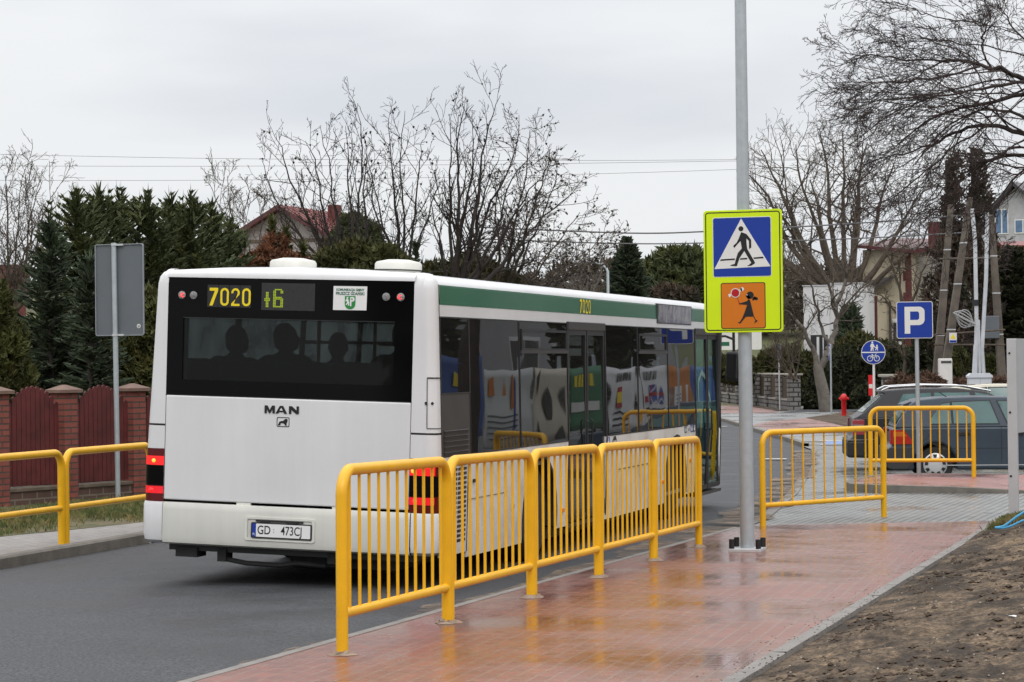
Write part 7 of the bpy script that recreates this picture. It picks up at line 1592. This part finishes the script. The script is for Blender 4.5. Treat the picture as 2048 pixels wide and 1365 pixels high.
# soft crowns made of many small leaves
def leaf_cloud(name, label, lobes, d, seed, m, n, size, cat='shrub', group=None, upward=.5, stems=True, thick=None, trunk=None, base_y=None, gap=.15):
    """lobes: (px, py, rx_px, ry_px); depth radius follows rx unless thick given"""
    rg = random.Random(seed); s_ = d / 4750
    bx_ = sum(l[0] for l in lobes) / len(lobes); by = base_y or max(l[1] + l[3] for l in lobes); b0 = pix(bx_, by, d); t = thing(name, label, cat, b0, 0, group); V = []; F_ = []
    tot = sum(l[2] * l[3] for l in lobes); ux = Vector(cr).normalized(); uz = ZU; uy = Vector((-ux.y, ux.x, 0)).normalized(); ux = Vector((ux.x, ux.y, 0)).normalized()
    for (x, y, rx, ry) in lobes:
        c = pix(x, y, d + rg.uniform(-.3, .3)) - b0; k = int(n * rx * ry / tot); ph = rg.uniform(0, 50)
        for i in range(k):
            v = rvec(rg).normalized() * rg.random() ** .28
            nz = mnoise.noise(Vector((v.x * 2.2 + ph, v.y * 2.2, v.z * 2.2)))
            if nz < -gap and rg.random() < .8: continue
            v *= 1 + .28 * nz; p = c + ux * v.x * rx * s_ + uy * v.y * (thick or rx * s_) + uz * v.z * ry * s_
            dd = (rvec(rg).normalized() * .8 + v * .6 + ZU * upward).normalized(); tri_spray(V, F_, p, dd, size * rg.uniform(.6, 1.4), size * .28 * rg.uniform(.7, 1.3), rg)
    raw_mesh('foliage' if cat == 'shrub' else 'crown', [tuple(v) for v in V], F_, m, t)
    sg = []
    for (x, y, rx, ry) in lobes:
        c = pix(x, y, d) - b0
        for k in range(5 if stems else 0):
            e = c + rvec(rg) * rx * s_ * .35; sg.append((Vector((rg.uniform(-.1, .1), rg.uniform(-.1, .1), -.3)), e.lerp(Vector((0, 0, 0)), .4), .03 + .01 * d / 60, .02)); sg.append((e.lerp(Vector((0, 0, 0)), .4), e, .02, .008))
    if trunk: sg.append((Vector((0, 0, -.5)), Vector((0, 0, trunk[0])), trunk[1], trunk[1] * .7))
    if sg: seg_mesh('trunk' if cat == 'tree' else 'stem', sg, M['bark_dark'], t, 5)
    return t
leaf_cloud('olive_conifer', 'olive yellow conifer shrub at the left edge behind the fence', [(-10, 700, 60, 90), (25, 780, 45, 70), (-20, 620, 40, 60)], 33.5, 81, M['spruce_yel'], 9000, .11, upward=.7, base_y=1010)
leaf_cloud('olive_conifer', 'olive conifer shrub between the sign and the bus corner', [(290, 640, 50, 60), (275, 730, 55, 70), (320, 700, 40, 120)], 36.5, 82, M['spruce_yel'], 9000, .11, upward=.6, base_y=1010)
leaf_cloud('dark_hedge', 'dark evergreen hedge filling the gap behind the maroon fence', [(60, 740, 110, 90), (190, 750, 110, 90), (320, 760, 110, 90)], 38.5, 83, M['thuja_dark'], 14000, .16, base_y=1000)
leaf_cloud('dead_conifer', 'rusty brown dead conifer above the left of the bus roof', [(515, 535, 34, 30), (550, 500, 26, 32), (585, 535, 34, 26), (500, 570, 40, 34), (600, 575, 46, 34), (535, 520, 24, 24)], 47, 84, M['needle_red'], 7000, .13, upward=.3, gap=-.02, base_y=760)
conifer('young_spruce', 'young green spruce tip rising out of the rusty conifer', (548, 760), 440, 48, 45, 85, M['spruce_yel'], dens=1., tw=.05)
conifer('young_spruce', 'young green spruce right of the rusty conifer', (575, 760), 462, 49, 50, 86, M['spruce_yel'], dens=1., tw=.05)
conifer('young_spruce', 'short green spruce above the first roof vent of the bus', (610, 760), 490, 49, 50, 87, M['spruce_yel'], dens=1., tw=.05)
leaf_cloud('thuja_hedge', 'olive green thuja hedge above the bus roof between the two vents', [(670, 528, 42, 28), (722, 508, 36, 26), (765, 522, 40, 28), (795, 540, 32, 26), (640, 556, 40, 30), (730, 565, 90, 36), (690, 512, 24, 22)], 48, 88, M['thuja'], 11000, .14, upward=.6, gap=.05, base_y=760)
leaf_cloud('pine_tree', 'dark pine crown showing right of the red house roof', [(705, 455, 26, 22), (730, 475, 32, 26), (690, 490, 34, 24)], 95, 89, M['spruce'], 4000, .30, 'tree', base_y=640, trunk=(3.5, .15))
conifer('young_spruce', 'grey green young spruce right of the second roof vent', (835, 760), 490, 52, 40, 90, M['spruce_blue'], dens=.8, tw=.045)
leaf_cloud('olive_conifer', 'dark mixed shrub at the foot of the bare trees above the bus roof', [(880, 560, 60, 34), (940, 555, 60, 40), (990, 570, 50, 34), (1030, 585, 40, 26)], 60, 91, M['thuja'], 7000, .15, base_y=760)
conifer('spruce_tree', 'dark conical spruce right of the street lamp, far behind the bus', (1256, 650), 478, 104, 52, 92, M['spruce_blue'], dens=1.6, tw=.14, tl=.75, leader=.6, shape=.75)
leaf_cloud('round_pine', 'dark round crowned pine left of the crossing sign', [(1320, 540, 32, 26), (1350, 520, 34, 22), (1385, 530, 34, 28), (1340, 570, 50, 36), (1400, 575, 34, 50), (1300, 580, 34, 34)], 108, 93, M['spruce'], 7500, .40, 'tree', base_y=680, trunk=(3.0, .22), gap=.02)
leaf_cloud('brown_bush', 'dull brown bush under the dark pine crown', [(1330, 590, 30, 20), (1370, 595, 26, 18)], 100, 94, M['ivy'], 1500, .25, base_y=660, gap=.0)
leaf_cloud('thuja_hedge', 'dark thuja hedge behind the stone pillar wall', [(1540, 735, 34, 32), (1580, 725, 40, 30), (1610, 745, 30, 40), (1470, 740, 50, 30)], 114, 95, M['thuja'], 8000, .26, base_y=815)
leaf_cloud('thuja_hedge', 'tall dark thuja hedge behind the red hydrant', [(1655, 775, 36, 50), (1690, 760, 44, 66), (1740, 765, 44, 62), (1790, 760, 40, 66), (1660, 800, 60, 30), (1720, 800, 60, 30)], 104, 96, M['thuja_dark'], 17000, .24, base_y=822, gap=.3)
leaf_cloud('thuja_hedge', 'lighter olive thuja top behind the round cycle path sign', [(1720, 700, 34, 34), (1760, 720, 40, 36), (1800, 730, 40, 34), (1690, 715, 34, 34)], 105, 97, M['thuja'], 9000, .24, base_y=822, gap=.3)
leaf_cloud('dry_vine', 'tangle of dry brown vine over the stone gate pillar', [(1800, 785, 26, 36), (1825, 800, 30, 36), (1850, 770, 40, 24), (1790, 815, 28, 28)], 63, 98, M['vine'], 5200, .14, upward=-.2, base_y=840)
leaf_cloud('dry_vine', 'low dry brown hedge behind the cabinets above the cars', [(1900, 775, 70, 16), (1990, 775, 60, 18)], 78, 99, M['vine'], 3500, .16, upward=.1, base_y=800)
# ivy covered trunks among the utility poles
for i, (px_, ty, d, lob, lb) in enumerate([(1908, 300, 84, [(1912, 345, 14, 40), (1905, 430, 24, 60), (1908, 520, 36, 70), (1890, 620, 50, 80)], 'ivy covered tree trunk, left one of the pair behind the concrete poles'), (1955, 300, 86, [(1955, 345, 18, 50), (1960, 420, 26, 60), (1955, 510, 40, 70), (1950, 620, 56, 90)], 'ivy covered tree trunk, right one of the pair behind the concrete poles')]):
    t = leaf_cloud('ivy_clad_tree', lb, lob, d, 101 + i, M['ivy'], 5600, .19, 'tree', 'ivy clad trees', base_y=790, trunk=(8.3, .22), gap=-.04)
    rg = random.Random(5 + i); segs = []
    for k in range(9):
        y = ty + 30 + k * 45; a = pix(px_ + rg.uniform(-8, 8), y, d); e = pix(px_ + rg.choice((-1, 1)) * rg.uniform(30, 70), y - rg.uniform(-20, 50), d + rg.uniform(-1.5, 1.5)); stem_path(rg, segs, [a - t.location, a.lerp(e, .5) - t.location + rvec(rg) * .2, e - t.location], .05, .012, PD, .03)
    seg_mesh('branches', segs, M['bark_red'], t, 3)
conifer('dark_conifer', 'drooping dark conifer at the right edge below the white house', (2030, 800), 500, 88, 62, 111, M['thuja_dark'], dens=1.5, tw=.11, tl=.6, leader=.3, shape=.4)
conifer('dark_conifer', 'dark conifer behind the silver conduits', (1985, 800), 520, 92, 52, 112, M['thuja_dark'], dens=1.4, tw=.11, tl=.6, leader=.3, shape=.45)
leaf_cloud('dark_shrub', 'dark evergreen shrub low behind the leaning poles', [(1860, 700, 36, 60), (1925, 720, 40, 50), (1975, 700, 44, 70), (2030, 720, 44, 60)], 96, 113, M['thuja_dark'], 8000, .26, base_y=800)
leaf_cloud('dark_shrub', 'olive evergreen shrub beside the grey cabinet', [(1912, 735, 22, 40), (1985, 745, 18, 30)], 80, 114, M['spruce_yel'], 2600, .2, base_y=800)
leaf_cloud('dark_shrub', 'dark leafy tree beside the white house wall', [(1700, 650, 20, 40), (1695, 700, 26, 50)], 111, 115, M['spruce_blue'], 3400, .26, base_y=815)
leaf_cloud('far_woodland', 'grey brown bare woodland on the hill behind the barn', [(1440, 600, 60, 60), (1520, 610, 60, 56), (1600, 600, 60, 60), (1680, 590, 60, 70), (1150, 570, 60, 46), (1060, 590, 60, 40), (1210, 570, 50, 50)], 190, 116, M['bark'], 9000, .55, 'tree', base_y=690, stems=False, thick=5, gap=-.02)['kind'] = 'stuff'
# unseen evergreens added behind the photographer to darken reflections in paint and glass
for i, x in enumerate((-16, -9, -3, 4, 11)):
    rg = random.Random(200 + i); V = []; F_ = []; t = thing('leafy_tree', 'unseen evergreen tree added behind the photographer to darken reflections', 'tree', (x, -16 + 2 * (i % 2), 0), 0, 'evergreens added behind the photographer')
    for k in range(1500):
        v = rvec(rg).normalized() * rg.random() ** .4; tri_spray(V, F_, Vector((v.x * 3.3, v.y * 2.5, 3.6 + v.z * 3.6)), (rvec(rg) + v).normalized(), .7, .26, rg)
    raw_mesh('crown', [tuple(v) for v in V], F_, M['thuja_dark'], t); seg_mesh('trunk', [(Vector((0, 0, -.3)), Vector((0, 0, 3)), .2, .15)], M['bark'], t, 6)

# school building beyond the banner fence, mirrored in the bus windows
t = thing('school_building', 'pale grey school building beyond the banner fence, mirrored in the bus windows', 'school', (7.5, 38, FZ))
b = MB(); b.box(0, 12, 0, 52, -1, 8.5); b.build('wall', mat('school_render', (.34, .335, .33), .9, var=.05), t)
b = MB(); b.box(-.4, 12.4, -.4, 52.4, 8.502, 8.9); b.build('roof', M['roof_dk'], t)
for k in range(9):
    for z in (1.2, 4.8):
        b = MB(); b.box(-.03, -.001, 2 + 5.5 * k, 4.6 + 5.5 * k, z, z + 2.0); w_ = b.build('window', M['swhite'], t)
        b = MB(); b.box(-.036, -.0305, 2.12 + 5.5 * k, 3.25 + 5.5 * k, z + .12, z + 1.88); b.box(-.036, -.0305, 3.35 + 5.5 * k, 4.48 + 5.5 * k, z + .12, z + 1.88); b.build('pane', M['pane_dark'], w_)
for i, (x, y) in enumerate(((3.5, 34), (4.5, 49), (3.2, 62))):
    rg = random.Random(300 + i); V = []; F_ = []; t = thing('leafy_tree', ('dark evergreen before the near end of the school, mirrored in the bus windows', 'dark evergreen before the middle of the school, mirrored in the bus windows', 'dark evergreen before the far end of the school, mirrored in the bus windows')[i], 'tree', (x, y, FZ), 0, 'evergreens before the school')
    for k in range(1200):
        v = rvec(rg).normalized() * rg.random() ** .4; tri_spray(V, F_, Vector((v.x * 1.3, v.y * 1.3, 3.0 + v.z * 2.8)), (rvec(rg) + v).normalized(), .4, .13, rg)
    raw_mesh('crown', [tuple(v) for v in V], F_, M['thuja_dark'], t); seg_mesh('trunk', [(Vector((0, 0, -.3)), Vector((0, 0, 3)), .12, .08)], M['bark'], t, 6)
